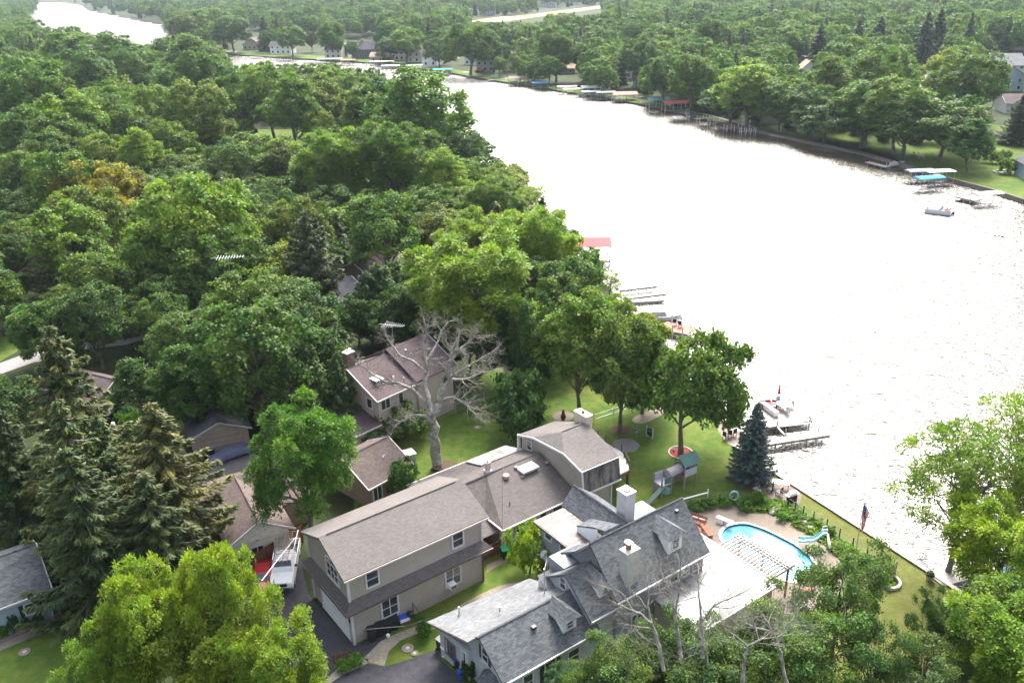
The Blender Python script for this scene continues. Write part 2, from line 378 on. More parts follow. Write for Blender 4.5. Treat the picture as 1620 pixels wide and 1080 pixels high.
sheet('planting_bed', smooth_loop(upts([(1076, 812), (1080, 803), (1180, 782), (1245, 792), (1262, 800), (1300, 835), (1345, 864), (1410, 908), (1412, 930), (1360, 930), (1334, 890), (1306, 864), (1285, 849), (1262, 837), (1240, 821), (1215, 811), (1180, 810), (1160, 795), (1105, 798)]), 2), .016, MULCH, [])
sheet('brick_patio', smooth_loop(upts([(1198, 768), (1208, 757), (1232, 757), (1256, 768), (1268, 784), (1262, 800), (1244, 800), (1220, 788)])), .02, PAVER)
sheet('shore_patio', smooth_loop(upts([(1131, 664), (1150, 664), (1168, 680), (1178, 700), (1170, 712), (1150, 700), (1138, 684)])), .012, CONC)
sheet('gravel_bed', smooth_loop(upts([(1000, 664), (1008, 657), (1025, 650), (1056, 642), (1056, 650), (1040, 660), (1020, 669), (1006, 669)])), .012, GRAVEL)
def disc(name, px, py, r, z, mat, n=28, parent=None, kind='structure'):
    c = U(px, py); rng = random.Random(px)
    return sheet(name, [(c.x+r*(1+rng.uniform(-.04, .04))*math.cos(2*math.pi*i/n), c.y+r*(1+rng.uniform(-.04, .04))*math.sin(2*math.pi*i/n)) for i in range(n)], z, mat, parent=parent, kind=kind)
disc('round_patio', 891, 658, 1.25, .02, PAVER)
disc('deck_landing', 990, 704, 1.5, .012, GRAVELDR)
disc('tree_ring', 981, 681, 1.15, .012, MULCH)
disc('tree_ring', 1077, 716, 1.2, .012, REDMULCH)
disc('tree_ring', 1188, 757, 2.3, .012, MULCH)
disc('bare_soil', 704, 740, 1.5, .008, MULCH)
# far bank lawns, drives and field
fb = [p for p in FAR if p[0] >= 262]
def band(px, up): return upts(px)+upts([(x, y-up(x)) for x, y in px[::-1]])
sheet('shore_lawn', band([p for p in fb if p[0] <= 1420], lambda x: 4+5*(x/1420)), .006, GRASS)
sheet('park_lawn', upts([(1420, 256.5), (1500, 281.5), (1570, 299.5), (1640, 323), (1640, 205), (1560, 196), (1440, 196), (1300, 196), (1280, 222)]), .006, GRASS)
sheet('far_drive', upts([(1555, 203), (1640, 225), (1640, 234), (1555, 210)]), .02, ROAD)
sheet('far_drive', upts([(1450, 142), (1466, 112), (1486, 108), (1490, 128), (1480, 152), (1500, 154), (1540, 160), (1540, 164), (1480, 158)]), .02, ROAD)
sheet('field', upts([(742, 34), (790, 27), (850, 22), (905, 15), (950, 9), (950, 13.5), (900, 20), (850, 27), (800, 34), (745, 40)]), .02, WHEAT)

# seawalls
WALLM = M('seawall_steel', (.16, .13, .11), .8, .3); CAPM = M('seawall_cap', (.42, .38, .33), .8, .15)
def seawall(name, label, pts, t=.25, top=.12):
    r = thing(name, label, 'wall')
    for q, (a, b) in enumerate(zip(pts[:-1], pts[1:])):
        a, b = Vector(a), Vector(b); d = (b-a); ln = d.length; mid = (a+b)/2; ang = math.atan2(d.y, d.x)
        MB().box((mid.x, mid.y, (top-2)/2), (ln, t, 2+top), ang).build('wall_panel', WALLM, r)
        MB().box((mid.x, mid.y, top+.04), (ln+.02*(q+1), t+.16+.004*q, .08+.006*q), ang).build('cap', CAPM, r)
seawall('seawall', 'straight low seawall edging the near lawn from the spruce to the lower right corner', [(p[0], p[1]) for p in upts([(1160, 706), (1221, 746), (1530, 945)])]+[(58, 16)])
CAPM = M('old_timber_cap', (.12, .1, .09), .9, .2)
seawall('seawall', 'long dark seawall along the far shore below the large trees', [p for p in farl[1:9]], .4, .1)

# swimming pool
pm = M('pool_plaster', (.16, .6, .68), .5, .06)
pr = thing('swimming_pool', 'oval turquoise swimming pool beside the white pergola roof', 'pool')
mb = MB(); n = len(POOL)
for i in range(n):
    j = (i+1) % n; a, b = POOL[i], POOL[j]
    mb.face([(a[0], a[1], .0), (b[0], b[1], .0), (b[0], b[1], -1.6), (a[0], a[1], -1.6)])
mb.build('basin_wall', pm, pr)
sheet('basin_floor', POOL, -1.6, pm, parent=pr, kind=None)
pc = np.mean(np.array(POOL), axis=0)
m, T, N, L, B = nodes('pool_water')
B.inputs['Base Color'].default_value = (.2, .62, .78, 1); B.inputs['Roughness'].default_value = .06; B.inputs['IOR'].default_value = 1.33
tr = N.new('ShaderNodeBsdfTransparent'); tr.inputs[0].default_value = (.55, .95, .98, 1); ms = N.new('ShaderNodeMixShader'); ms.inputs[0].default_value = .5
L.new(B.outputs[0], ms.inputs[1]); L.new(tr.outputs[0], ms.inputs[2]); L.new(ms.outputs[0], N['Material Output'].inputs['Surface'])
bp = N.new('ShaderNodeBump'); bp.inputs['Strength'].default_value = .3; bp.inputs['Distance'].default_value = .1
tc = N.new('ShaderNodeTexCoord').outputs['Object']; L.new(noise(N, L, tc, 1.8, 3), bp.inputs['Height']); L.new(bp.outputs[0], B.inputs['Normal'])
sheet('pool_water', [tuple(pc+(np.array(p)-pc)*.998) for p in POOL], -.14, m, parent=pr, kind=None)
inner = [tuple(pc+(np.array(p)-pc)*.985) for p in POOL]; outer = [tuple(pc+(np.array(p)-pc)*1.055) for p in POOL]
sheet('coping', outer, .06, M('pool_coping', (.42, .46, .46), .6, .08), [inner], parent=pr, kind=None, side=.05)

# ---------------------------------------------------------------- windows, doors
_wc = {}
FRAMEC = {'w': TRIM, 'd': M('dark_frame', (.12, .1, .09), .5, .1)}
def window(par, p, ang, w=.95, h=1.3, nx=1, ny=2, col='w', name='window', trim=.1, slope=0):
    """frame lies in local x-z, facing -y; ang turns it; panes are sub-parts"""
    key = (round(w, 2), round(h, 2), nx, ny, col, trim)
    if key not in _wc:
        f = MB(); t = trim
        f.box((-w/2-t/2, -.03, 0), (t, .09, h+2*t)); f.box((w/2+t/2, -.03, 0), (t, .09, h+2*t))
        f.box((0, -.034, h/2+t/2), (w, .09, t)); f.box((0, -.05, -h/2-t/2), (w, .14, t))
        for i in range(1, nx): f.box((-w/2+w*i/nx, -.028, 0), (.07, .075, h))
        for i in range(1, ny): f.box((0, -.024, -h/2+h*i/ny), (w, .07, .05))
        g = MB().box((0, 0, 0), (w/nx-.05, .03, h/ny-.04))
        _wc[key] = (f.mesh(name, FRAMEC[col]), g.mesh('pane', GLASS))
    fm, gm = _wc[key]
    o = link(name, fm, par, p, ang)
    for i in range(nx):
        for j in range(ny):
            link('pane', gm, o, (-w/2+w*(i+.5)/nx, -.01, -h/2+h*(j+.5)/ny))
    return o
S_, E_, N_, W_ = 0, math.pi/2, math.pi, -math.pi/2       # window facing -v, +u, +v, -u

def wallpoly(mb, pts, m=0): mb.face(pts, m)
def edge_trim(par, name, pts, w=.12, h=.16, mat=None, off=0):
    """box-section trim or gutter run along a polyline"""
    mb = MB()
    for a, b in zip(pts[:-1], pts[1:]):
        a, b = Vector(a), Vector(b); d = b-a; ln = d.length; mid = (a+b)/2
        mb.box(tuple(mid), (ln, w, h), math.atan2(d.y, d.x), 0, -math.atan2(d.z, math.hypot(d.x, d.y)))
    return mb.build(name, mat or TRIM, par)

# roof and wall materials
TAUPE = shingle('taupe_shingle', (.122, .11, .104), (.15, .136, .129), .12)
TAUPE2 = shingle('brown_grey_shingle', (.095, .084, .081), (.125, .111, .106), .12)
MANS = shingle('stained_mansard_shingle', (.2, .175, .165), (.15, .13, .125), .3, (.35, .35, .37))
GREYSH = shingle('blue_grey_shingle', (.068, .074, .082), (.132, .14, .15), .14)
GREYSH2 = shingle('pale_grey_shingle', (.12, .126, .132), (.18, .185, .19), .2)
BRSH = shingle('brown_shingle', (.1, .078, .07), (.145, .115, .105), .2)
BRSH2 = shingle('dark_brown_shingle', (.085, .062, .065), (.125, .095, .098), .3)
DKSH = shingle('charcoal_shingle', (.06, .06, .072), (.1, .1, .112), .3)
TANSH = shingle('tan_shingle', (.26, .18, .13), (.36, .26, .19), .15)
BEIGE = siding('beige_siding', (.3, .265, .225)); GREYW = siding('grey_siding', (.2, .215, .24), .2)
LGREYW = siding('light_grey_siding', (.34, .36, .39), .2); BLUEW = siding('blue_siding', (.26, .34, .4), .14)
TANW = siding('tan_siding', (.36, .29, .24), .16); BROWNW = siding('brown_siding', (.2, .15, .12), .18)
CREAM = siding('cream_siding', (.55, .5, .42), .18); WHITEW = siding('white_siding', (.72, .72, .72), .18)
m, T, N, L, B = nodes('white_membrane')                     # coated flat roof, patchy where the coating has worn off
tc = N.new('ShaderNodeTexCoord').outputs['Object']
mp = N.new('ShaderNodeMapping'); mp.inputs['Scale'].default_value = (.5, 1.6, 1); L.new(tc, mp.inputs[0])
r = ramp(N, [(.4, (.33, .32, .315)), (.5, (.07, .056, .05))]); L.new(noise(N, L, mp.outputs[0], .9, 7, .72), r.inputs[0]); L.new(r.outputs[0], B.inputs['Base Color']); B.inputs['Roughness'].default_value = .6
MEMB = m
m, T, N, L, B = nodes('white_roof_coating')
tc = N.new('ShaderNodeTexCoord').outputs['Object']
mp = N.new('ShaderNodeMapping'); mp.inputs['Scale'].default_value = (1.5, .25, 1); L.new(tc, mp.inputs[0])
r = ramp(N, [(.47, (.29, .285, .28)), (.6, (.12, .105, .1))]); L.new(noise(N, L, mp.outputs[0], 1.3, 6, .65), r.inputs[0]); L.new(r.outputs[0], B.inputs['Base Color']); B.inputs['Roughness'].default_value = .55
COATING = m

# ---------------------------------------------------------------- the beige house (three roofs, one building)
bh = thing('beige_house', 'long beige house with taupe roofs and a two storey garage wing, in the centre', 'house', (-12.8, 52, 0), math.radians(36.5))
# garage wing
mb = MB()
mb.face([(0, 0, 0), (12.4, 0, 0), (12.4, 0, 6.55), (0, 0, 6.55)]); mb.face([(12.4, 0, 0), (12.4, 7, 0), (12.4, 7, 6.5), (12.4, 3.5, 8.0), (12.4, 0, 6.5)])
mb.face([(12.4, 7, 0), (0, 7, 0), (0, 7, 6.55), (12.4, 7, 6.55)]); mb.face([(0, 7, 0), (0, 0, 0), (0, 0, 6.5), (0, 3.5, 8.0), (0, 7, 6.5)])
mb.build('wall', BEIGE, bh)
mb = MB(); mb.slab([(-.45, -.4, 6.55), (12.85, -.4, 6.55), (12.85, 3.55, 8.27), (-.45, 3.55, 8.27)], .18).slab([(-.45, 3.55, 8.2), (12.85, 3.55, 8.2), (12.85, 7.4, 6.62), (-.45, 7.4, 6.62)], .18)
mb.build('roof', TAUPE, bh)
MB().box((6.2, 3.5, 8.28), (12, .1, .09)).build('ridge_vent', M('ridge_vent', (.1, .09, .085), .8), bh)
mb = MB(); mb.slab([(-.6, -.6, 3.5), (12.95, -.6, 3.5), (12.4, -.0, 4.2), (0, -.0, 4.2)], .12).slab([(-.6, -.6, 3.5), (-.6, 7.6, 3.5), (0, 7, 4.2), (0, 0, 4.2)], .12)
mb.build('skirt_roof', TAUPE2, bh)
edge_trim(bh, 'gutter', [(-.62, -.66, 3.42), (13, -.66, 3.42)], .12, .12, DARKTRIM); edge_trim(bh, 'gutter', [(-.66, -.62, 3.42), (-.66, 7.6, 3.42)], .12, .12, DARKTRIM)
edge_trim(bh, 'fascia', [(-.45, -.45, 6.42), (12.85, -.45, 6.42)], .06, .16, M('beige_trim', (.45, .4, .35), .6, .08))
for x, y in ((-.02, -.02), (-.02, 7.02)): 
    MB().box((x, y, 1.7), (.2, .2, 3.4)).build('corner_board', TRIM, bh); MB().box((x, y, 5.33), (.2, .2, 2.3)).build('corner_board', TRIM, bh)
MB().box((12.3, -.05, 5.3), (.14, .1, 2.3)).build('corner_board', TRIM, bh); MB().box((12.3, -.07, 1.7), (.12, .1, 3.4)).build('downspout', DARKTRIM, bh)
window(bh, (2.05, 0, 5.35), S_, .95, 1.3, 1, 2, trim=.13); window(bh, (9.95, 0, 5.35), S_, .95, 1.3, 1, 2, trim=.13)
window(bh, (3.3, 0, 1.95), S_, 1.35, 1.6, 2, 2, trim=.14); ww = window(bh, (9.3, 0, 1.95), S_, 1.35, 1.6, 2, 2, trim=.14)
MB().box((8.95, -.35, 1.4), (.62, .6, .42)).build('air_conditioner', WHITEP, bh)
MB().box((8.95, -.66, 1.4), (.52, .02, .32)).build('air_conditioner_grille', DARKTRIM, bh)
window(bh, (0, 2.6, 5.3), W_, 1.9, 1.35, 3, 2, trim=.16)
# arched head above the gable window
mb = MB(); pts = [(-.01, 2.6+.95*math.cos(t), 6.12+.42*math.sin(t)) for t in np.linspace(0, math.pi, 11)]
mb.slab([(-.06, y, z) for _, y, z in pts], .05, dirv=(1, 0, 0)); mb.build('arch_window', GLASS, bh)
mb = MB().tube([(-.08, 2.6+1.03*math.cos(t), 6.12+.5*math.sin(t)) for t in np.linspace(0, math.pi, 11)], .08, 4); mb.build('arch_trim', TRIM, bh)
GD = M('garage_door_white', (.7, .71, .73), .5, .05)
gd = MB().box((-.03, 2.9, 1.25), (.05, 4.9, 2.5)).build('garage_door', M('garage_door_gap', (.3, .3, .32)), bh)
for k in range(4): MB().box((-.07, 2.9, .31+.625*k), (.05, 4.86, .6)).build('door_panel', GD, gd)
edge_trim(bh, 'door_trim', [(-.06, .38, 0), (-.06, .38, 2.56)], .1, .14); edge_trim(bh, 'door_trim', [(-.06, 5.42, 0), (-.06, 5.42, 2.56)], .1, .14); edge_trim(bh, 'door_trim', [(-.06, .3, 2.63), (-.06, 5.5, 2.63)], .1, .14)
MB().box((-.12, .12, 2.3), (.16, .12, .28)).build('wall_lamp', BLACK, bh); MB().box((-.12, 5.7, 2.3), (.16, .12, .28)).build('wall_lamp', BLACK, bh)
# middle section
mb = MB()
mb.face([(15.9, 2.1, 0), (24.3, 2.1, 0), (24.3, 2.1, 2.9), (15.9, 2.1, 2.9)]); mb.face([(15.9, 2.1, 0), (15.9, 4.3, 0), (15.9, 4.3, 2.9), (15.9, 2.1, 2.9)]); mb.face([(12.4, 4.3, 0), (15.9, 4.3, 0), (15.9, 4.3, 2.9), (12.4, 4.3, 2.9)])
mb.face([(12.4, 12.5, 0), (24.3, 12.5, 0), (24.3, 12.5, 2.9), (12.4, 12.5, 2.9)]); mb.face([(12.4, 7, 0), (12.4, 12.5, 0), (12.4, 12.5, 2.9), (12.4, 7, 2.9)])
mb.build('wall', BEIGE, bh)
RD = 4.85
mb = MB()
mb.slab([(15.6, 1.5, 2.9), (24.25, 1.5, 2.9), (24.25, 7.2, RD), (19.9, 7.2, RD)], .16)
mb.slab([(15.6, 1.5, 2.9), (19.9, 7.2, RD), (17.9, 7.2, RD-.1), (15.6, 4.2, 2.95)], .16); mb.slab([(15.6, 4.2, 2.95), (17.9, 7.2, RD-.1), (12.41, 7.2, RD-.1), (12.41, 4.2, 3.2)], .16)
mb.slab([(12.41, 7.2, RD-.08), (24.25, 7.2, RD), (24.25, 13, 2.9), (12.41, 13, 2.9)], .16)
mb.build('roof', TAUPE2, bh)
mb = MB(); mb.tube([(15.6, 1.5, 2.95), (19.9, 7.2, RD+.03), (24.2, 7.2, RD+.03)], .06, 4).tube([(19.9, 7.2, RD+.03), (12.45, 7.2, RD-.04)], .06, 4); mb.build('ridge_cap', TAUPE, bh)
edge_trim(bh, 'gutter', [(15.6, 1.42, 2.84), (24.0, 1.42, 2.84)], .12, .12); edge_trim(bh, 'gutter', [(15.52, 1.45, 2.84), (15.52, 4.2, 2.84)], .12, .12); edge_trim(bh, 'gutter', [(12.5, 13.06, 2.84), (24.2, 13.06, 2.84)], .12, .12)
MB().box((15.86, 2.04, 1.4), (.14, .14, 2.8)).build('corner_board', TRIM, bh); MB().box((16.15, 2.0, 1.4), (.1, .1, 2.8)).build('downspout', TRIM, bh)
window(bh, (17.9, 2.1, 1.75), S_, .85, 1.1, 1, 2); window(bh, (20.6, 2.1, 1.95), S_, .8, .7, 1, 1); window(bh, (22.9, 2.1, 1.9), S_, 2.2, .9, 2, 1)
mb = MB().tube([(17.9+.5*math.cos(t), 2.06, 2.35+.4*math.sin(t)) for t in np.linspace(0, math.pi, 9)], .07, 4); mb.build('arch_trim', TRIM, bh)
# entry porch between the wings
mb = MB().slab([(12.5, 2.2, 2.35), (15.6, 2.2, 2.35), (15.6, 4.3, 2.85), (12.5, 4.3, 2.85)], .1); mb.build('porch_roof', TAUPE2, bh)
MB().box((14.15, 3.2, .45), (3.2, 2.1, .12)).build('porch_floor', REDDECK, bh)
MB().box((14.0, 4.27, 1.5), (1.1, .06, 2)).build('entry_door', WHITEP, bh)
BRWOOD = M('brown_stained_wood', (.12, .06, .045), .8, .2)
for z in (.5, .95, 1.4): MB().box((14.15, 2.1, z), (3.1, .06, .09)).build('porch_rail', BRWOOD, bh)
for k in range(13): MB().box((12.7+k*.24, 2.14, .95), (.05, .05, .9)).build('baluster', BRWOOD, bh)
MB().box((14.15, 2.16, .25), (3.15, .06, .5)).build('porch_skirt', BRWOOD, bh)
for x in (12.65, 15.6): MB().box((x, 2.12, 1.2), (.1, .1, 2.3)).build('porch_post', BRWOOD, bh)
# roof details
sk = MB().box((21.9, 6.0, 4.62), (1.9, 1.2, .22), 0, 0, 0).build('skylight', TRIM, bh)
MB().slab([(21.05, 5.5, 4.74), (22.75, 5.5, 4.74), (22.5, 6, 5.0), (21.3, 6, 5.0)], .03).slab([(21.3, 6, 5.0), (22.5, 6, 5.0), (22.75, 6.5, 4.74), (21.05, 6.5, 4.74)], .03).slab([(21.05, 5.5, 4.74), (21.3, 6, 5.0), (21.05, 6.5, 4.74)], .02).slab([(22.75, 5.5, 4.74), (22.5, 6, 5.0), (22.75, 6.5, 4.74)], .02).build('skylight_dome', M('acrylic_dome', (.7, .7, .72), .15, .03), sk)
ch = MB().box((18.5, 7.75, 4.75), (.62, .62, .25)).build('chimney', TRIM, bh); MB().box((18.5, 7.75, 5.25), (.4, .4, .85)).build('chimney_shaft', M('tan_brick', (.45, .36, .3), .8, .2, 8), ch); MB().box((18.5, 7.75, 5.72), (.5, .5, .08)).lathe([(.13, 5.76), (.13, 5.95), (.16, 5.95), (.16, 6.0)], (18.5, 7.75, 0), 8).build('chimney_cap', TRIM, ch)
MB().lathe([(.28, 0), (.3, .18), (.36, .2), (.3, .34), (.1, .4)], (19.4, 6.1, 4.45), 12).build('roof_vent', M('pink_vent', (.4, .25, .2), .6), bh)
for x, y, z in ((20.9, 5.5, 4.3), (24.0, 5.7, 4.55), (13.6, 7.9, 4.7), (21.0, 6.6, 4.75)): MB().box((x, y, z), (.36, .3, .16)).build('roof_vent', M('brown_vent', (.2, .17, .15), .7), bh)
MB().tube([(17.8, 3.4, 3.5), (17.8, 3.4, 3.95)], .05, 6).build('vent_pipe', DARKTRIM, bh)
MB().slab([(19.2, 9.9, 4.05), (24.2, 9.9, 4.05), (24.2, 12.7, 3.2), (19.2, 12.7, 3.2)], .08).build('white_roof_patch', COATING, bh)
# far end with the clipped gable roof and stained mansard side
E1 = [(10.4, 5.5), (8.0, 6.25), (3.45, 6.6), (.9, 5.85)]
gu0, gu1, gr = 24.25, 28.9, (5.6, 7.35)
mb = MB()
mb.face([(gu0+.3, 10.3, 0), (gu0+.3, .95, 0), (gu0+.3, .8, 3.7), (gu0+.3, .95, 5.75), (gu0+.3, 3.45, 6.5), (gu0+.3, 8, 6.15), (gu0+.3, 10.3, 5.4)])
mb.face([(gu1-.3, 1.5, 0), (gu1-.3, 10.2, 0), (gu1-.3, 10.2, 5.4), (gu1-.3, 5.6, 7.2), (gu1-.3, .95, 5.75), (gu1-.3, 1.5, 3.7)])
mb.face([(gu0+.3, 10.2, 0), (gu1-.3, 10.2, 0), (gu1-.3, 10.2, 5.45), (gu0+.3, 10.2, 5.45)])
mb.face([(gu0+.3, 1.5, 0), (gu1-.3, 1.5, 0), (gu1-.3, 1.5, 3.7), (gu0+.3, 1.5, 3.7)]); mb.build('wall', BEIGE, bh)
mb = MB(); rv, rz_ = gr
mb.slab([(gu0, .9, 5.85), (gu1, .9, 5.7), (gu1, rv, rz_), (gu0+1.5, rv, rz_), (gu0, 3.45, 6.6)], .18)
mb.slab([(gu0, 10.4, 5.5), (gu1, 10.4, 5.4), (gu1, rv, rz_-.01), (gu0+1.5, rv, rz_-.01), (gu0, 8, 6.25)], .18)
mb.slab([(gu0, 3.45, 6.6), (gu0+1.5, rv, rz_-.005), (gu0, 8, 6.25)], .16); mb.build('roof', TAUPE, bh)
MB().box((gu0+2.9, rv, rz_+.02), (2.6, .12, .09)).build('ridge_vent', M('ridge_vent', (.1, .09, .085), .8), bh)
MB().slab([(gu0+.02, .86, 5.72), (gu1, .86, 5.57), (gu1, .55, 3.35), (gu0+.02, .55, 3.5)], .15, dirv=(0, 1, .1)).build('mansard_side', MANS, bh)
edge_trim(bh, 'rake_trim', [(gu0-.05, 10.45, 5.35), (gu0-.05, 8, 6.12), (gu0-.05, 3.45, 6.46), (gu0-.05, .85, 5.72)], .12, .2)
edge_trim(bh, 'rake_trim', [(gu0-.05, .8, 5.7), (gu0-.05, .55, 3.45)], .12, .16); MB().box((gu0, 10.45, 4.4), (.25, .25, 2.1)).build('corner_board', TRIM, bh)
edge_trim(bh, 'eave_trim', [(gu0, .8, 5.78), (gu1, .8, 5.63)], .08, .08); edge_trim(bh, 'gutter', [(gu0, .5, 3.42), (gu1, .5, 3.27)], .12, .12)
MB().box((gu1-.32, 1.45, 1.7), (.14, .14, 3.3)).build('corner_board', TRIM, bh)
window(bh, (gu0+.3, 9.1, 4.7), W_, .62, .95, 1, 2)
cs = M('cream_stone', (.5, .43, .34), .9, .2, 6, .4)
ch = MB().box((gu1+.15, 6.2, 3.9), (.75, 1.75, 8.1)).build('chimney', cs, bh); MB().box((gu1+.15, 6.2, 8.02), (.9, 1.9, .14)).build('chimney_cap', M('cream_cap', (.62, .57, .48), .8), ch); MB().lathe([(.16, 8.1), (.16, 8.3), (.2, 8.32)], (gu1+.15, 6.2, 0), 8).build('flue', BLACK, ch)
# raised deck at the far end
dk = MB().prism([(gu1, 1.9), (gu1+2.6, 1.9), (gu1+4.3, 4.8), (gu1+4.3, 8.5), (gu1, 8.5)], 2.5, 2.72).build('deck', M('grey_deck', (.38, .37, .35), .8, .12, 2), bh)
MB().box((gu1+2.45, 2.05, 1.25), (.2, .2, 2.5)).build('deck_post', BRWOOD, dk); MB().box((gu1+4.1, 4.9, 1.25), (.2, .2, 2.5)).build('deck_post', BRWOOD, dk)
MB().box((gu1+1.3, 1.86, 2.5), (2.6, .1, .3)).build('deck_beam', BRWOOD, dk)
rp = [(gu1+2.55, 1.95), (gu1+4.25, 4.82), (gu1+4.25, 8.4)]
for i in range(2):
    a, b = rp[i], rp[i+1]
    for q in range(4):
        t = q/3; MB().box((a[0]+(b[0]-a[0])*t, a[1]+(b[1]-a[1])*t, 3.2), (.08, .08, 1.0)).build('rail_post', DARKTRIM, dk)
    MB().tube([(a[0], a[1], 3.68), (b[0], b[1], 3.68)], .035, 4).build('hand_rail', DARKTRIM, dk)

# ---------------------------------------------------------------- the grey house with dormers
gh = thing('grey_house', 'grey house with stepped blue-grey shingle roofs, dormers and flat white roofs, lower right of centre', 'house', (-1.1, 44.9, 0), math.radians(35.5))
def gable(u0, u1, v0, vr, v1, ze, zr, roof, wall, ov=.3, base=0, zb=None, ends=(True, True)):
    zb = ze if zb is None else zb
    mb = MB(); mb.slab([(u0-ov, v0, ze), (u1+ov, v0, ze), (u1+ov, vr, zr), (u0-ov, vr, zr)], .18).slab([(u0-ov, vr, zr-.01), (u1+ov, vr, zr-.01), (u1+ov, v1, zb), (u0-ov, v1, zb)], .18)
    mb.build('roof', roof, gh)
    w = MB(); a, b = v0+.4, v1-.4
    za = ze+(zr-ze)*.4/(vr-v0)-.2; zc = zb+(zr-zb)*.4/(v1-vr)-.2
    w.face([(u0, a, base), (u1, a, base), (u1, a, za), (u0, a, za)]); w.face([(u1, b, base), (u0, b, base), (u0, b, zc), (u1, b, zc)])
    for uu in (u0, u1): w.face([(uu, a, base), (uu, b, base), (uu, b, zc), (uu, vr, zr-.2), (uu, a, za)])
    w.build('wall', wall, gh)
    edge_trim(gh, 'gutter', [(u0-ov, v0-.05, ze-.06), (u1+ov, v0-.05, ze-.06)], .1, .13)
    MB().tube([(u0-ov, vr, zr+.03), (u1+ov, vr, zr+.03)], .07, 4).build('ridge_cap', GREYSH2, gh)
def dormer(u, v, z, w=1.5, h=1.3, depth_=2.2, roof=GREYSH, nx=1):
    """face at v looking -v"""
    d = MB(); a = w/2
    d.face([(u-a, v, z), (u+a, v, z), (u+a, v, z+h), (u-a, v, z+h)]); d.face([(u-a, v, z), (u-a, v, z+h), (u-a, v+depth_, z+h)]); d.face([(u+a, v, z), (u+a, v+depth_, z+h), (u+a, v, z+h)])
    dm = d.build('dormer', M('dormer_white', (.7, .71, .73), .6, .05), gh)
    e = .28; k = MB()
    k.slab([(u-a-e, v-.3, z+h), (u-a-e, v+depth_*.9, z+h), (u, v+depth_+.4, z+h+.75), (u, v+.5, z+h+.75)], .09)
    k.slab([(u+a+e, v-.3, z+h-.005), (u+a+e, v+depth_*.9, z+h-.005), (u, v+depth_+.4, z+h+.745), (u, v+.5, z+h+.745)], .09)
    k.slab([(u-a-e, v-.3, z+h), (u+a+e, v-.3, z+h), (u, v+.5, z+h+.75)], .09); k.build('dormer_roof', roof, dm)
    wd = window(dm, (u, v, z+h*.52), S_, w*.42, h*.62, nx, 2, trim=.08)
# G1
gable(.1, 8.4, -.3, 2.6, 5.6, 3.0, 5.1, GREYSH, LGREYW, .3)
MB().slab([(-.9, 3.0, 4.75), (8.3, 3.0, 4.75), (8.0, 7.6, 3.0), (-1.2, 8.3, 3.0)], .14).build('low_roof', GREYSH2, gh)
mb = MB(); mb.prism([(-.3, 4.0), (4.9, 4.0), (4.9, 7.0), (-.6, 7.5)], 0, 2.85); mb.build('low_wall', LGREYW, gh)
edge_trim(gh, 'fascia', [(-.92, 3.0, 4.6), (-1.22, 8.3, 2.9)], .06, .14, DARKTRIM)
dormer(6.4, .55, 3.62, 1.25, 1.05, 1.7)
MB().box((3.9, 1.6, 4.5), (.35, .3, .18)).build('roof_vent', BLACK, gh)
for u_, v_, z_, h_ in ((.9, 7.0, 3.3, .9), (3.0, 4.6, 4.3, .5)): MB().tube([(u_, v_, z_), (u_, v_, z_+h_)], .06, 6).build('vent_pipe', METAL, gh)
window(gh, (2.2, .1, 1.5), S_, .8, 1.5, 1, 2); window(gh, (4.2, .1, 1.4), S_, .9, 1.9, 1, 2); window(gh, (6.4, .1, 1.5), S_, 1.0, 1.3, 1, 2)
SHUT = M('black_shutter', (.02, .02, .025), .5, .1)
for u_ in (3.45, 4.95): MB().box((u_, .05, 1.4), (.35, .05, 1.9)).build('shutter', SHUT, gh)
window(gh, (.1, 2.3, 3.5), W_, .7, 1.1, 1, 2)
for v_ in (1.75, 2.85): MB().box((.05, v_, 3.5), (.05, .3, 1.15)).build('shutter', SHUT, gh)
window(gh, (-.32, 4.55, 1.6), W_, .5, 1.6, 1, 1); window(gh, (-.5, 6.2, 1.5), W_, 1.2, 1.3, 2, 1, 'd')
# bay window
bw = MB(); bay = [(.1, .5), (-.75, .95), (-.75, 1.9), (.1, 2.4)]
bw.prism(bay, 0, .7); bay_o = bw.build('bay', TRIM, gh)
for a, b in zip(bay[:-1], bay[1:]):
    dx, dy = b[0]-a[0], b[1]-a[1]; ln = math.hypot(dx, dy); ang = math.atan2(dy, dx)
    MB().box(((a[0]+b[0])/2, (a[1]+b[1])/2, 1.35), (ln-.16, .05, 1.2), ang).build('pane', GLASS, bay_o)
for p in bay: MB().box((p[0], p[1], 1.35), (.1, .1, 1.3)).build('bay_post', TRIM, bay_o)
MB().slab([(.1, .3, 2.0), (-.95, .85, 2.0), (.1, 1.0, 2.6)], .06).slab([(-.95, .85, 2.0), (-.95, 2.0, 2.0), (.1, 1.9, 2.6), (.1, 1.0, 2.6)], .06).slab([(-.95, 2.0, 2.0), (.1, 2.6, 2.0), (.1, 1.9, 2.6)], .06).build('bay_roof', GREYSH, bay_o)
# G2
gable(8.1, 11.4, -.2, 2.9, 6.2, 4.1, 6.5, GREYSH, LGREYW, .25)
dormer(10.0, .75, 4.85, 1.15, 1.0, 1.6)
dormer_back = MB().slab([(7.3, 4.3, 4.2), (8.6, 4.3, 4.2), (8.6, 5.6, 4.9), (7.3, 5.6, 4.9)], .1); dormer_back.build('small_roof', GREYSH2, gh)
MB().box((8.0, 5.2, 3.9), (1.1, .9, 1.0)).build('roof_box', TRIM, gh)
window(gh, (8.1, 3.4, 5.2), W_, .6, 1.0, 1, 2)
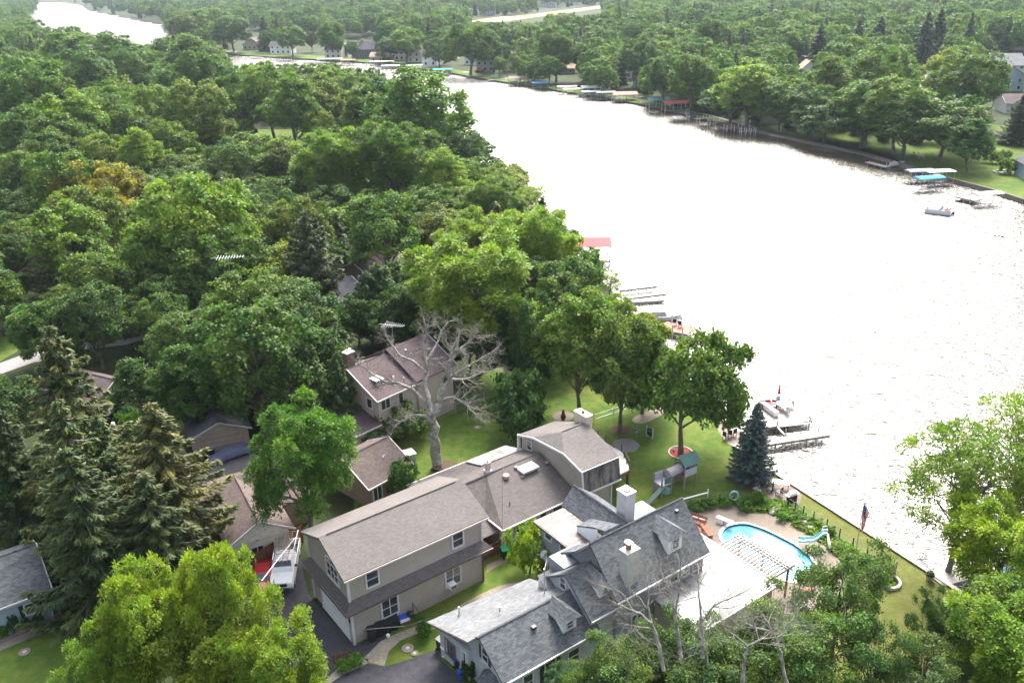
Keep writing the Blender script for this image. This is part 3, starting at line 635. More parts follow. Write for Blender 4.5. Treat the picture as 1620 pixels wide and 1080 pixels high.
# G3
gable(10.4, 19.8, -.55, 2.75, 6.4, 4.9, 8.35, GREYSH, GREYW, .3)
MB().slab([(8.6, 2.75, 8.3), (10.2, 2.75, 8.3), (10.2, 4.4, 7.2), (8.6, 4.4, 7.2)], .16).build('roof', GREYSH, gh)
dormer(16.9, .35, 5.95, 1.5, 1.5, 2.2)
for k in range(4): window(gh, (15.2+1.25*k, -.16, 4.0), S_, .75, .9, 1, 1)
window(gh, (12.6, -.16, 1.7), S_, 1.2, 1.4, 2, 1)
# upper block under the left flat roof
mb = MB(); mb.prism([(11.4, 6.0), (14.6, 6.0), (14.6, 10.5), (11.4, 10.5)], 0, 5.2); mb.build('upper_wall', GREYW, gh)
mb = MB().prism([(8.9, 4.3), (11.4, 4.3), (11.4, 6.2), (8.9, 6.2)], 0, 5.6); mb.build('upper_wall', GREYW, gh)
MB().prism([(11.0, 5.6), (14.4, 5.6), (14.6, 10.8), (11.0, 10.8)], 5.25, 5.45).build('flat_roof', MEMB, gh)
edge_trim(gh, 'fascia', [(10.95, 5.6, 5.3), (10.95, 10.85, 5.3)], .08, .24, DARKTRIM); edge_trim(gh, 'fascia', [(10.95, 10.85, 5.3), (14.6, 10.85, 5.3)], .08, .24, DARKTRIM)
MB().prism([(10.6, 5.8), (11.4, 5.8), (11.4, 11.3), (10.6, 11.3)], 2.7, 2.85).build('ledge_roof', COATING, gh)
for v_ in (7.4, 9.4): window(gh, (11.4, v_, 4.5), W_, .8, .45, 1, 1)
# G4 cross gable behind: ridge runs along v
mb = MB(); mb.slab([(14.2, 5.0, 5.5), (14.2, 11.2, 5.5), (15.6, 11.2, 7.0), (15.6, 3.6, 7.0)], .16).slab([(15.6, 3.6, 6.99), (15.6, 11.2, 6.99), (18.2, 11.2, 5.0), (18.2, 5.0, 5.0)], .16); mb.build('roof', GREYSH, gh)
MB().tube([(15.6, 3.6, 7.04), (15.6, 11.2, 7.04)], .08, 4).build('ridge_cap', GREYSH2, gh)
mb = MB().prism([(14.6, 5.5), (17.9, 5.5), (17.9, 10.8), (14.6, 10.8)], 0, 4.95); mb.face([(14.6, 10.81, 4.9), (17.9, 10.81, 4.9), (15.6, 10.81, 6.8)]); mb.build('upper_wall', GREYW, gh)
MB().slab([(12.9, 5.6, 7.0), (12.9, 7.6, 6.0), (14.5, 7.6, 6.0), (14.5, 4.2, 7.35), (13.0, 4.2, 7.35)], .1).build('small_roof', GREYSH, gh)
MB().face([(12.9, 7.5, 5.4), (12.9, 5.0, 5.4), (12.9, 5.0, 7.1), (12.9, 7.5, 5.95)]).build('dormer_cheek', M('dormer_white', (.7, .71, .73), .6, .05), gh)
# chimneys
ch = MB().box((16.6, 5.7, 6.6), (1.0, 1.15, 4.4)).build('chimney', M('white_stucco', (.45, .44, .44), .8, .06, 2), gh)
MB().box((16.6, 5.7, 8.87), (1.1, 1.25, .14)).box((16.6, 5.7, 9.0), (.5, .6, .14)).build('chimney_cap', TRIM, ch)
ch = MB().box((12.0, .36, 6.4), (1.25, .85, 3.9)).build('chimney', M('grey_stucco', (.4, .38, .355), .85, .1, 2), gh)
MB().box((12.0, .36, 8.38), (1.36, .91, .1)).build('chimney_cap', M('grey_stucco', (.42, .4, .38)), ch); MB().box((11.9, .4, 8.7), (.3, .3, .55)).build('flue', M('rust', (.2, .08, .05), .8, .3), ch); MB().box((11.9, .4, 9.0), (.5, .5, .06)).build('flue_hood', METAL, ch)
# flat roofs on the pool side
mb = MB().prism([(14.2, -5.0), (23.3, -5.0), (23.3, 4.4), (19.9, 4.4), (19.9, 0), (14.2, -.2)], 2.72, 2.98); mb.build('flat_roof', COATING, gh)
mb = MB().prism([(14.5, -4.7), (23.0, -4.7), (23.0, 3.9), (14.5, 3.9)], 0, 2.715); mb.build('pool_wing_wall', TANW, gh)
edge_trim(gh, 'roof_edge', [(14.2, -5.05, 2.95), (23.35, -5.05, 2.95), (23.35, 4.4, 2.95)], .1, .2)
for v_ in (-1.8,): edge_trim(gh, 'roof_seam', [(14.4, v_, 2.99), (19.0, v_, 2.99)], .12, .05)
for u_ in (16.4, 18.6, 20.8): edge_trim(gh, 'roof_seam', [(u_, -4.9, 2.985), (u_, -.3 if u_ < 19.9 else 4.3, 2.985)], .06, .03, COATING)
for k in range(4): window(gh, (23.0, -3.8+2.0*k, 1.3), E_, 1.4, 2.0, 2, 1)
mb = MB().prism([(18.6, 5.9), (22.0, 5.9), (22.0, 9.2), (18.6, 9.2)], 3.6, 3.85); mb.build('flat_roof', COATING, gh)
mb = MB().prism([(18.2, 6.0), (21.6, 6.0), (21.6, 8.8), (18.2, 8.8)], 0, 3.59); mb.build('rear_wall', GREYW, gh)
for u_, v_, z_ in ((13.2, 2.0, 7.6), (18.9, 2.2, 7.85)): MB().box((u_, v_, z_), (.3, .25, .2)).build('roof_vent', BLACK, gh)
# mast and dish
MB().tube([(6.9, 4.2, 4.2), (6.9, 4.2, 6.6)], .05, 6).tube([(6.9, 4.2, 6.4), (7.6, 4.8, 6.7), (7.7, 5.0, 7.3)], .04, 5).build('service_mast', METAL, gh)
# ---------------------------------------------------------------- trees
def mesh_np(name, verts, quads, mats, midx=None, attr=None):
    me = bpy.data.meshes.new(name); nv, nf = len(verts), len(quads)
    me.vertices.add(nv); me.vertices.foreach_set('co', np.asarray(verts, dtype=np.float32).ravel())
    me.loops.add(nf*4); me.loops.foreach_set('vertex_index', np.asarray(quads, dtype=np.int32).ravel())
    me.polygons.add(nf); me.polygons.foreach_set('loop_start', np.arange(nf, dtype=np.int32)*4)
    for mt in mats: me.materials.append(mt)
    if midx is not None: me.polygons.foreach_set('material_index', midx)
    if attr is not None:
        a = me.attributes.new('clump', 'FLOAT_VECTOR', 'FACE'); a.data.foreach_set('vector', np.asarray(attr, dtype=np.float32).ravel())
    me.update(calc_edges=True); return me
def unit(a): return a/np.maximum(np.linalg.norm(a, axis=-1, keepdims=True), 1e-9)
def leaf_quads(rng, pos, nrm, size, aspect=1.6, along=None):
    """diamond leaves: pos (n,3), nrm (n,3)"""
    n = len(pos); nrm = unit(nrm)
    t = rng.normal(size=(n, 3)) if along is None else along
    t = unit(t-nrm*np.sum(t*nrm, axis=1, keepdims=True)); b = np.cross(nrm, t)
    s = size*(rng.uniform(.7, 1.3, (n, 1)))
    a = t*s*aspect*.5; c = b*s*.5
    V = np.stack([pos-a, pos+c*.95+nrm*s*.12, pos+a, pos-c*.95+nrm*s*.12], axis=1).reshape(-1, 3)
    return V, np.arange(n*4).reshape(-1, 4)
def crown_mesh(name, seed, mat, A=2.6, cb=.3, lobes=46, lr=.27, clumps=13, leaves=26, leaf=.052, cr=.12, style='round', top=1.0, flat=.8, droop=0, gaps=0.0, wob=.18, extra=None):
    """crown of radius about 1, total tree height A; cb = crown base fraction. Returns crown mesh and lobe centres"""
    rng = np.random.default_rng(seed)
    z0, z1 = A*cb, A*.985; zc = z0+(z1-z0)*(.48 if style != 'wide' else .42); 
    ph = rng.uniform(0, 6.28, 6)
    pts = []
    for i in range(lobes):
        k = (i+.5)/lobes; el = math.asin(min(1, max(-1, 1-1.72*k))); az = i*2.399963+rng.uniform(-.3, .3)
        rr = 1+wob*math.sin(2*az+ph[0])*math.cos(el)+wob*.7*math.sin(3*az+ph[1]+2*el)
        hz = (z1-zc) if el > 0 else (zc-z0)
        q = rng.uniform(.66, .9) if i % 4 else rng.uniform(.3, .6)
        ce = math.cos(el)**(.75 if style == 'round' else .9 if style == 'cone' else .65)
        if style == 'cone': ce *= 1.05-.45*max(0, math.sin(el))
        pts.append((ce*math.cos(az)*rr*q, ce*math.sin(az)*rr*q, zc+math.sin(el)*(hz*.93)*q*(1.06 if el > 0 else 1)*(1+.12*wob*5*math.sin(az+ph[2])*(el < .9))))
    L0 = np.array(pts); L0[:, 2] = np.clip(L0[:, 2], z0, z1-lr*.4)
    if gaps: L0 = L0[rng.random(len(L0)) > gaps]
    P, Nn, CL, AL = [], [], [], []
    ctr = np.array([0, 0, zc])
    for li, c in enumerate(L0):
        r = lr*rng.uniform(.7, 1.3); out = unit(c-ctr); up = np.array([0, 0, 1.])
        lt = rng.random()
        nc = max(4, int(clumps*(r/lr)**2))
        d = unit(rng.normal(size=(nc, 3))+out*.75+up*.5)
        cc = c+d*r*np.array([1, 1, flat])*rng.uniform(.55, 1.0, (nc, 1))
        for k in range(nc):
            m_ = int(leaves*rng.uniform(.6, 1.4)); cl = .5*lt+.5*rng.random(); lv = rng.random()*.6
            if style == 'frond' or droop:
                a = unit(rng.normal(size=(m_, 3))*np.array([1, 1, .45])+d[k]*.45)
                t = rng.uniform(.15, 1, (m_, 1)); off = a*cr*1.35*t; off[:, 2] -= (t[:, 0]**2)*cr*.55*(1+droop)
                P.append(cc[k]+off); nn = unit(np.cross(np.cross(a, up), a)+rng.normal(size=(m_, 3))*.3); Nn.append(nn); AL.append(a+np.array([0, 0, -.5])*t)
            else:
                g = rng.normal(size=(m_, 3))*cr*.5*np.array([1, 1, .62]); P.append(cc[k]+g)
                Nn.append(unit(d[k]*.7+up*.5+rng.normal(size=(m_, 3))*.62)); AL.append(rng.normal(size=(m_, 3)))
            CL.append(np.stack([np.full(m_, cl), np.clip(lv+rng.random(m_)*.4, 0, 1), np.zeros(m_)], axis=1))
    P = np.concatenate(P); Nn = np.concatenate(Nn); CL = np.concatenate(CL); AL = np.concatenate(AL)
    V, Q = leaf_quads(rng, P, Nn, leaf, 1.9 if (style == 'frond' or droop) else 1.45, AL)
    return mesh_np(name, V, Q, [mat], None, CL), L0, zc, z0
def tube_np(acc, pts, r0, r1, n=5):
    pts = np.asarray(pts, float); k = len(pts); base = sum(len(a) for a, _ in acc)
    rad = np.linspace(r0, r1, k); d = np.gradient(pts, axis=0); d = unit(d)
    ref = np.where(np.abs(d[:, 2:3]) < .9, np.array([[0, 0, 1.]]), np.array([[1., 0, 0]]))
    a = unit(np.cross(d, ref)); b = np.cross(d, a); th = np.arange(n)*2*math.pi/n
    V = (pts[:, None, :]+(a[:, None, :]*np.cos(th)[None, :, None]+b[:, None, :]*np.sin(th)[None, :, None])*rad[:, None, None]).reshape(-1, 3)
    Q = [(base+i*n+j, base+(i+1)*n+j, base+(i+1)*n+(j+1) % n, base+i*n+(j+1) % n) for i in range(k-1) for j in range(n)]
    acc.append((V, Q))
def bend(p, q, rng, k=5, amp=.08, up=.0):
    p, q = np.array(p, float), np.array(q, float); t = np.linspace(0, 1, k)[:, None]; L_ = np.linalg.norm(q-p)
    o = rng.normal(size=3)*amp*L_; o2 = rng.normal(size=3)*amp*L_*.6
    return p+(q-p)*t+np.sin(t*math.pi)*(o+np.array([0, 0, up*L_]))+np.sin(t*2*math.pi)*o2
def acc_mesh(name, acc, mat): return mesh_np(name, np.concatenate([a for a, _ in acc]), np.concatenate([np.array(q) for _, q in acc]), [mat])
def trunk_mesh(name, seed, L0, zc, z0, A, mat, r=.06, nl=26):
    rng = np.random.default_rng(seed+99); acc = []
    lean = rng.normal(size=2)*.04; fork = np.array([lean[0], lean[1], z0*.85])
    tube_np(acc, [(0, 0, -.05), (0, 0, .03), (lean[0]*.3, lean[1]*.3, z0*.35), tuple(fork)], r*1.35, r*.85, 8)
    topc = np.array([lean[0]*1.5, lean[1]*1.5, zc+(A-zc)*.3]); tube_np(acc, bend(fork, topc, rng, 6, .04), r*.82, r*.25, 6)
    idx = rng.permutation(len(L0))[:nl]
    for i in idx:
        t = rng.uniform(0, .75); s = fork+(topc-fork)*t
        if s[2] > L0[i][2]-.1: s = fork+(topc-fork)*t*.3
        tube_np(acc, bend(s, L0[i], rng, 5, .07, .05), r*rng.uniform(.28, .45), r*.07, 4)
    return acc_mesh(name, acc, mat)
def conifer(name, seed, mat, bark, A=3.6, cb=.06, whorls=34, per=8, tuft=.07, droop=.28, narrow=1.0, dens=1.0, tipup=.1, ragged=.18, tw=.38):
    rng = np.random.default_rng(seed); acc = []; P, Nn, AL, CL = [], [], [], []
    tube_np(acc, [(0, 0, -.05), (0, 0, A*.5), (0, 0, A*.99)], .055, .006, 6)
    for w_ in range(whorls):
        f = (w_+.5)/whorls; z = A*(cb+(1-cb)*f*.985); R = (1-f)**(.72*narrow)*(1-.12*(f < .08))
        n = max(4, int(per*(1-.35*f)))
        for b in range(n):
            az = w_*2.4+b*2*math.pi/n+rng.uniform(-.25, .25); L_ = max(.05, R*rng.uniform(1-ragged*1.6, 1+ragged*.6))
            zz = z+rng.uniform(-.5, .5)*A/whorls; k = 6; t = np.linspace(0, 1, k)
            dirx, diry = math.cos(az), math.sin(az); dr = droop*L_*(1-.6*f)
            br = np.stack([dirx*L_*t, diry*L_*t, zz-dr*np.sin(t*2.2)*.9+tipup*L_*t**3], axis=1); tube_np(acc, br, .012*(1-.6*f)+.003, .002, 3)
            m_ = int(dens*(10+46*L_)); tt = rng.uniform(.12, 1.03, m_)**.8; q = np.stack([np.interp(tt, t, br[:, j]) for j in range(3)], axis=1)
            side = np.array([-diry, dirx, 0]); sd_ = rng.choice([-1, 1], m_)*rng.uniform(0, 1, m_); wd = tw*L_*(1.02-tt*.85)*.8+.02
            off = side[None, :]*(sd_*wd*.5)[:, None]; off[:, 2] -= np.abs(sd_)*wd*.28+rng.uniform(0, .03, m_)*2
            P.append(q+off); AL.append(np.array([dirx, diry, -.25])+side[None, :]*sd_[:, None]*1.1+rng.normal(size=(m_, 3))*.25)
            Nn.append(np.array([0, 0, 1.])+np.array([dirx, diry, 0])*.25+rng.normal(size=(m_, 3))*.45)
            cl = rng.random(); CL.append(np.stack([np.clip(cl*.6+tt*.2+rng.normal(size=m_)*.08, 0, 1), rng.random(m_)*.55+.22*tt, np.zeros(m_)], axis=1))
    P = np.concatenate(P); V, Q = leaf_quads(rng, P, np.concatenate(Nn), tuft, 3.4, np.concatenate(AL))
    return mesh_np(name+'_crown', V, Q, [mat], None, np.concatenate(CL)), acc_mesh(name+'_trunk', acc, bark)

LEAF = leafmat('broad_leaf', (.095, .15, .028)); LOCUST = leafmat('feather_leaf', (.155, .205, .026), .35, .1)
NEEDLE = leafmat('spruce_needle', (.078, .104, .032), .12, .15); BLUEN = leafmat('blue_needle', (.085, .125, .115), .1, .1)
PINEN = leafmat('pine_needle', (.085, .115, .045), .15, .2)
TREE = {}
def reg(kind, A, crown, trunk): TREE.setdefault(kind, []).append((A, crown, trunk))
def broad(kind, seed, mat=LEAF, bark=BARK, r=.055, nl=26, **kw):
    A = kw.get('A', 2.6); cm, L0, zc, z0 = crown_mesh(kind+'_crown', seed, mat, **kw)
    reg(kind, A, cm, trunk_mesh(kind+'_trunk', seed, L0, zc, z0, A, bark, r, nl))
for s_ in range(4): broad('round', 10+s_, A=2.5+.15*s_, cb=.17, lobes=54+4*s_, lr=.25, wob=.2, leaves=24)
for s_ in range(2): broad('oak', 30+s_, A=2.4, cb=.17, lobes=64, lr=.2, flat=.6, wob=.26, leaf=.05, leaves=22, clumps=13, gaps=.08)
for s_ in range(2): broad('tall', 40+s_, A=3.4, cb=.15, lobes=58, lr=.26, style='cone', wob=.2)
for s_ in range(2): broad('wide', 50+s_, A=2.0, cb=.22, lobes=60, lr=.25, style='wide', wob=.22, flat=.65)
broad('locust', 60, mat=LOCUST, A=2.3, cb=.25, lobes=46, lr=.25, style='frond', clumps=12, leaves=56, leaf=.032, cr=.13, flat=.6, wob=.28, r=.05)
broad('locust', 61, mat=LOCUST, A=2.3, cb=.25, lobes=44, lr=.27, style='frond', clumps=12, leaves=56, leaf=.032, cr=.13, flat=.6, wob=.32, r=.05)
broad('ash', 65, A=2.6, cb=.2, lobes=60, lr=.23, style='frond', clumps=14, leaves=52, leaf=.03, cr=.105, flat=.75, wob=.22)
broad('ash', 66, A=2.6, cb=.25, lobes=64, lr=.22, style='frond', clumps=14, leaves=52, leaf=.03, cr=.105, flat=.75, wob=.3)
broad('sparse', 70, A=2.6, cb=.22, lobes=58, lr=.2, style='frond', clumps=9, leaves=30, leaf=.03, cr=.13, flat=.6, wob=.3, gaps=.12, nl=46, r=.05)
broad('sparseoak', 75, A=2.2, cb=.3, lobes=50, lr=.2, clumps=12, leaves=36, leaf=.031, cr=.11, flat=.55, wob=.32, gaps=.12, nl=40, r=.045)
broad('sparseoak', 76, A=2.2, cb=.3, lobes=54, lr=.19, clumps=12, leaves=36, leaf=.031, cr=.11, flat=.55, wob=.34, gaps=.15, nl=40, r=.045)
for s_ in range(3): broad('far', 80+s_, A=2.4+.2*s_, cb=.12, lobes=34, lr=.3, clumps=10, leaves=11, leaf=.105, cr=.14, nl=8)
broad('shrub', 90, A=1.7, cb=.03, lobes=34, lr=.3, clumps=9, leaves=20, leaf=.08, cr=.14, nl=6)
broad('shrub', 91, A=1.5, cb=.03, lobes=30, lr=.32, clumps=9, leaves=20, leaf=.08, cr=.14, nl=6)
for s_ in range(2):
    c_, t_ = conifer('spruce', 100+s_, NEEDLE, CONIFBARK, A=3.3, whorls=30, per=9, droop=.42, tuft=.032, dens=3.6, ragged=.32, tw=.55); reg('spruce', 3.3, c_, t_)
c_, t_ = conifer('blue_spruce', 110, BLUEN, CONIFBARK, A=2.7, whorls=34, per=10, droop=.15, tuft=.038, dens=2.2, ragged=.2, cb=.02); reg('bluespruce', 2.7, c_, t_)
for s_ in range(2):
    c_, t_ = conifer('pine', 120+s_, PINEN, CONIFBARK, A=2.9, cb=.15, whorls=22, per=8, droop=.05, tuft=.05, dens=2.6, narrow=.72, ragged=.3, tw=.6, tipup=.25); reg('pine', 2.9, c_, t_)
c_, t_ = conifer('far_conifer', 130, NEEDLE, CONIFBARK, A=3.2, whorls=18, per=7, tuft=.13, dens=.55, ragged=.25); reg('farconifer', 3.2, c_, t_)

# dead branching: whole dead trees and grey snags standing out of live crowns
def twigs(acc, rng, p, d, L_, r, depth_, spread=.65, curl=.25, up=.12):
    k = 5; pts = [np.array(p, float)]; dd = unit(np.array(d, float))
    for i in range(k-1):
        dd = unit(dd+rng.normal(size=3)*curl*.5+np.array([0, 0, up*.3])); pts.append(pts[-1]+dd*L_/(k-1))
    tube_np(acc, pts, r, r*.55, 5 if r > .05 else 3)
    if depth_ <= 0: return
    for i in range(1, k):
        for _ in range(1 if i < k-1 else 2):
            if rng.random() < .12: continue
            nd = unit(dd+rng.normal(size=3)*spread); twigs(acc, rng, pts[i], nd, L_*rng.uniform(.45, .72), r*.55*(1-.08*i), depth_-1, spread, curl, up)
def dead_limbs(limbs, seed, depth_=3, tl=1.9):
    rng = np.random.default_rng(seed); acc = []
    for pts, r0, r1, from_ in limbs:
        pts = np.array(pts, float); t = np.linspace(0, 1, len(pts)); tt = np.linspace(0, 1, len(pts)*3)
        P_ = np.stack([np.interp(tt, t, pts[:, j]) for j in range(3)], axis=1); P_[1:-1] += rng.normal(size=(len(P_)-2, 3))*r0*.25
        tube_np(acc, P_, r0, r1, 9 if r0 > .25 else 6)
        rads = np.linspace(r0, r1, len(P_))
        for i in range(from_, len(P_)):
            d = P_[i]-P_[i-1]
            for _ in range(2 if i > len(P_)-3 else 1):
                nd = unit(unit(d)+rng.normal(size=3)*.75); twigs(acc, rng, P_[i], nd, tl*rng.uniform(.6, 1.15), min(rads[i]*.5, .065), depth_)
    return acc
# ---------------------------------------------------------------- placing the trees
def zat(x, y, py):
    lo, hi = -2.0, 45.0
    for _ in range(40):
        mid = (lo+hi)/2
        if proj((x, y, mid))[1] > py: lo = mid
        else: hi = mid
    return (lo+hi)/2
def pip(x, y, poly):
    c = False; j = len(poly)-1
    for i in range(len(poly)):
        xi, yi = poly[i]; xj, yj = poly[j]
        if (yi > y) != (yj > y) and x < (xj-xi)*(y-yi)/(yj-yi)+xi: c = not c
        j = i
    return c
RNG = random.Random(7)
placed = []                                                  # (x, y, R)
KN = {'round': 'maple_tree', 'oak': 'oak_tree', 'tall': 'broadleaf_tree', 'wide': 'shade_tree', 'locust': 'locust_tree', 'ash': 'ash_tree', 'sparse': 'cottonwood_tree', 'sparseoak': 'oak_tree',
      'shrub': 'shrub', 'spruce': 'spruce_tree', 'bluespruce': 'blue_spruce_tree', 'pine': 'pine_tree', 'far': 'broadleaf_tree', 'farconifer': 'conifer_tree'}
def plant(x, y, h, R, kind, tint, label, group=None, cat=None, off=(0, 0), rz=None, var=None):
    vs = TREE[kind]; A, cm, tm = vs[RNG.randrange(len(vs)) if var is None else var]
    t = thing(KN[kind], label, cat or ('shrub' if kind == 'shrub' else 'tree'), (x, y, 0), RNG.uniform(0, 6.28) if rz is None else rz, group)
    c = link('crown', cm, t, (0, 0, 0), 0, (R, R, h/A)); c.color = (*tint, 1)
    tr = link('trunk', tm, t, (0, 0, 0), 0, (R, R, h/A))
    if off != (0, 0):
        co, si = math.cos(-t.rotation_euler[2]), math.sin(-t.rotation_euler[2]); c.location = (off[0]*co-off[1]*si, off[0]*si+off[1]*co, 0)
    placed.append((x, y, R)); return t
def T(tx, ty, w, h, kind, tint, label, group=None, **k):
    """crown top pixel, crown width in pixels, height in metres"""
    p = U(tx, ty, h*.95); R = w/2*depth((p.x, p.y, h*.7))/FPX; return plant(p.x, p.y, h, R, kind, tint, label, group, **k)
KASP = {'round': 2.65, 'oak': 2.4, 'tall': 3.1, 'wide': 2.1, 'ash': 2.6, 'pine': 3.0, 'sparse': 2.5, 'shrub': 1.6, 'spruce': 3.0, 'bluespruce': 3.2, 'farconifer': 3.2}
def TA(tx, ty, w, h, kind, tint, label, group=None, **k):
    """crown top pixel and width; height follows from the kind's own proportions"""
    g = U(tx, ty); c = w/2/FPX*depth(g); kk = KASP[kind]; R = c/(1+kk*.95*c/CAM_H); h = min(kk*R, 27)
    for _ in range(30):
        p = U(tx, ty, h*.95); R = w/2*depth((p.x, p.y, h*.7))/FPX; q = 1.0
        far_ = pip(p.x, p.y, farland)
        if (far_ and pip(p.x, p.y-R*.35, farland)) or pip(p.x, p.y, nearland): break
        h *= .95
    return plant(p.x, p.y, h, R, kind, tint, label, group, **k)
def T2(bx, by, ty, w, kind, tint, label, group=None, **k):
    """trunk base pixel, crown top row, crown width in pixels"""
    p = U(bx, by); h = zat(p.x, p.y, ty)*1.02; R = w/2*depth((p.x, p.y, h*.6))/FPX; return plant(p.x, p.y, h, R, kind, tint, label, group, **k)
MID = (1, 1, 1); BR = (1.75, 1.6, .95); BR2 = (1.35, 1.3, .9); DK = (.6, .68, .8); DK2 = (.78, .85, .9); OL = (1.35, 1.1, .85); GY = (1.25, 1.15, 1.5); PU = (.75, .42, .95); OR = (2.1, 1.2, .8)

# in and around the yard
T2(1077, 716, 528, 150, 'wide', DK2, 'large shade tree on a red mulch ring beside the playset', off=(1.6, 0), var=0)
T2(981, 682, 492, 128, 'round', OL, 'olive green maple on a mulch ring behind the house chimney', var=1)
T2(917, 658, 452, 132, 'tall', BR2, 'tall tree with yellow-green tips just left of the olive maple', var=0)
T2(1016, 654, 545, 105, 'wide', DK, 'dark crowned tree on the pale gravel bed by the river', var=1)
T2(1187, 757, 638, 84, 'bluespruce', MID, 'blue spruce by the seawall between playset and docks')
T2(822, 692, 590, 88, 'shrub', (.62, .75, .95), 'bushy dark green tree on the lawn behind the white roof patch', cat='tree')
T2(838, 905, 832, 62, 'shrub', BR, 'small yellow-green tree between the beige and grey houses', cat='tree')
T2(640, 792, 728, 56, 'shrub', (.6, .75, .9), 'dark shrub between the brown cottage and the garage wing')
T2(640, 694, 642, 66, 'shrub', (.9, .95, .8), 'round shrub below the wall of the brown-roofed house')
T2(586, 704, 676, 60, 'shrub', (1.1, 1.2, 1.0), 'low pale shrub beside the small wooden shed')
T2(500, 868, 626, 152, 'ash', (1.4, 1.5, .95), 'bright green ash standing among the brown cottages, above the pickup', var=0)
T2(1500, 905, 655, 176, 'sparse', BR2, 'open cottonwood leaning over the water, the left one of two', off=(-1.0, 0), rz=.5)
T2(1590, 890, 610, 190, 'sparse', (1.5, 1.35, .9), 'open cottonwood over the water at the right edge of the photo', rz=2.6)
T(1612, 800, 170, 12, 'ash', BR, 'dense bright maple at the right edge below the cottonwoods', var=1)
T(1600, 922, 140, 10, 'round', BR2, 'leafy tree at the water corner hiding the end of the dock')
T(1625, 960, 190, 11, 'ash', (1.2, 1.25, .8), 'broad green tree in the lower right corner', var=0)
SO = (1.0, .98, 1.45)
for a in ((1345, 868, 165, 12, 'grey-green oak in front of the pool slide and planting bed', 0), (1240, 958, 140, 10, 'oak spreading over the front edge of the white pool roof', 1), (1075, 982, 150, 9.5, 'oak below the dead limbs, in front of the grey house', 0),
          (990, 1012, 130, 8.5, 'oak hiding the front wall of the grey house', 1), (1150, 1010, 190, 9, 'oak at the bottom edge below the white roof', 0), (1290, 985, 190, 10.5, 'dark oak at the bottom edge beside the side lawn', 1),
          (1398, 985, 120, 9.5, 'small oak on the side lawn at the bottom edge', 0), (1555, 970, 120, 8.5, 'silvery oak at the bottom edge beside the corner maple', 1), (1492, 935, 70, 8, 'thin oak top standing alone over the side lawn', 0), (1480, 1020, 150, 8, 'oak at the bottom edge right of the lawn gap', 1),
          (1040, 1050, 180, 7.5, 'lowest oak at the bottom edge near the grey house', 1), (1215, 1060, 200, 7.5, 'lowest oak at the bottom edge below the pool', 0), (1110, 1012, 150, 8.5, 'oak in front of the forked snag at the bottom', 0), (1062, 1040, 140, 8, 'oak in front of the grey snags at the bottom edge', 1), (1180, 1038, 150, 8, 'oak below the level bleached limbs', 1), (935, 1045, 90, 6.5, 'small oak at the corner of the grey house front', 0), (900, 1055, 70, 4.5, 'small leafy tree at the front door of the grey house', 0)):
    T(a[0], a[1], a[2], a[3], 'sparseoak', (SO[0]*RNG.uniform(.85, 1.15), SO[1], SO[2]), a[4], var=a[5])
# left foreground
T(80, 528, 250, 21, 'spruce', (1.15, 1.05, .9), 'tallest dark spruce at the left edge beside the street', var=0)
T(92, 640, 230, 18, 'spruce', (1.1, 1.1, .9), 'spruce with drooping boughs in front of the tallest spruce', var=1)
T(152, 664, 160, 14.5, 'spruce', (1.0, 1.1, .9), 'middle spruce below the low porch house roof', var=0)
T(240, 648, 265, 16.5, 'spruce', (1.35, 1.1, .95), 'thin browning spruce beside the worn driveway', var=0)
T(105, 715, 240, 16, 'spruce', (.85, .95, .9), 'broad spruce behind the blue house', var=1)
T(228, 755, 220, 13, 'spruce', (.9, .9, .85), 'lower spruce between the blue house and the driveway', var=0)
T2(48, 835, 640, 150, 'spruce', (.85, .9, .85), 'dark spruce at the left edge above the blue house roof', var=0)
T(205, 655, 56, 9, 'round', BR2, 'small round tree behind the browning spruce')
T(330, 862, 122, 14.5, 'locust', BR2, 'golden green locust next to the red car', var=0)
T(200, 905, 128, 13, 'locust', (1.15, 1.2, .9), 'golden green locust at the bottom left', var=1)
T(455, 1000, 120, 10, 'locust', (1.1, 1.15, .9), 'low spreading locust over the driveway at the bottom', var=1)
T(322, 960, 170, 10.5, 'locust', MID, 'locust at the bottom edge between its two neighbours', var=0)
T(265, 925, 120, 11.5, 'locust', (1.2, 1.2, .9), 'small locust crown tucked between the two left locusts', var=1)
T(378, 1005, 100, 10, 'locust', (1.0, 1.1, .9), 'locust crown between the red car and the low spreading one', var=1)
T(160, 990, 120, 9.5, 'locust', (1.0, 1.15, .9), 'lowest locust at the left bottom edge over the lawn', var=0)
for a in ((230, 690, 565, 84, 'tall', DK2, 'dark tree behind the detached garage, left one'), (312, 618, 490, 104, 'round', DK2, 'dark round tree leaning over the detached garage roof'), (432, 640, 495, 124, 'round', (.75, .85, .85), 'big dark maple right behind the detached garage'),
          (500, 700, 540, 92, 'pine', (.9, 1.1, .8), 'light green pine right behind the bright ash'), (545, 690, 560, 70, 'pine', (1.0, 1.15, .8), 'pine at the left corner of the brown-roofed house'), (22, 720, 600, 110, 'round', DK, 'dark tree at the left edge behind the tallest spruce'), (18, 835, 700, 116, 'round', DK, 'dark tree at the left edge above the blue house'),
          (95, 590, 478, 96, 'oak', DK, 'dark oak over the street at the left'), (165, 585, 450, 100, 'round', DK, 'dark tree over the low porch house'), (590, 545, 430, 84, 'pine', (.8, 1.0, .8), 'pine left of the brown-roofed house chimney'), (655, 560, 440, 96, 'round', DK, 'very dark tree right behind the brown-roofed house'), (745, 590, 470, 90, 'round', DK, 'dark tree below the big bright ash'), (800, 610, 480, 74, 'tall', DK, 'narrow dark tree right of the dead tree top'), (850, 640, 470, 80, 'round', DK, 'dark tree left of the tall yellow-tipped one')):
    T2(a[0], a[1], a[2], a[3], a[4], a[5], a[6])
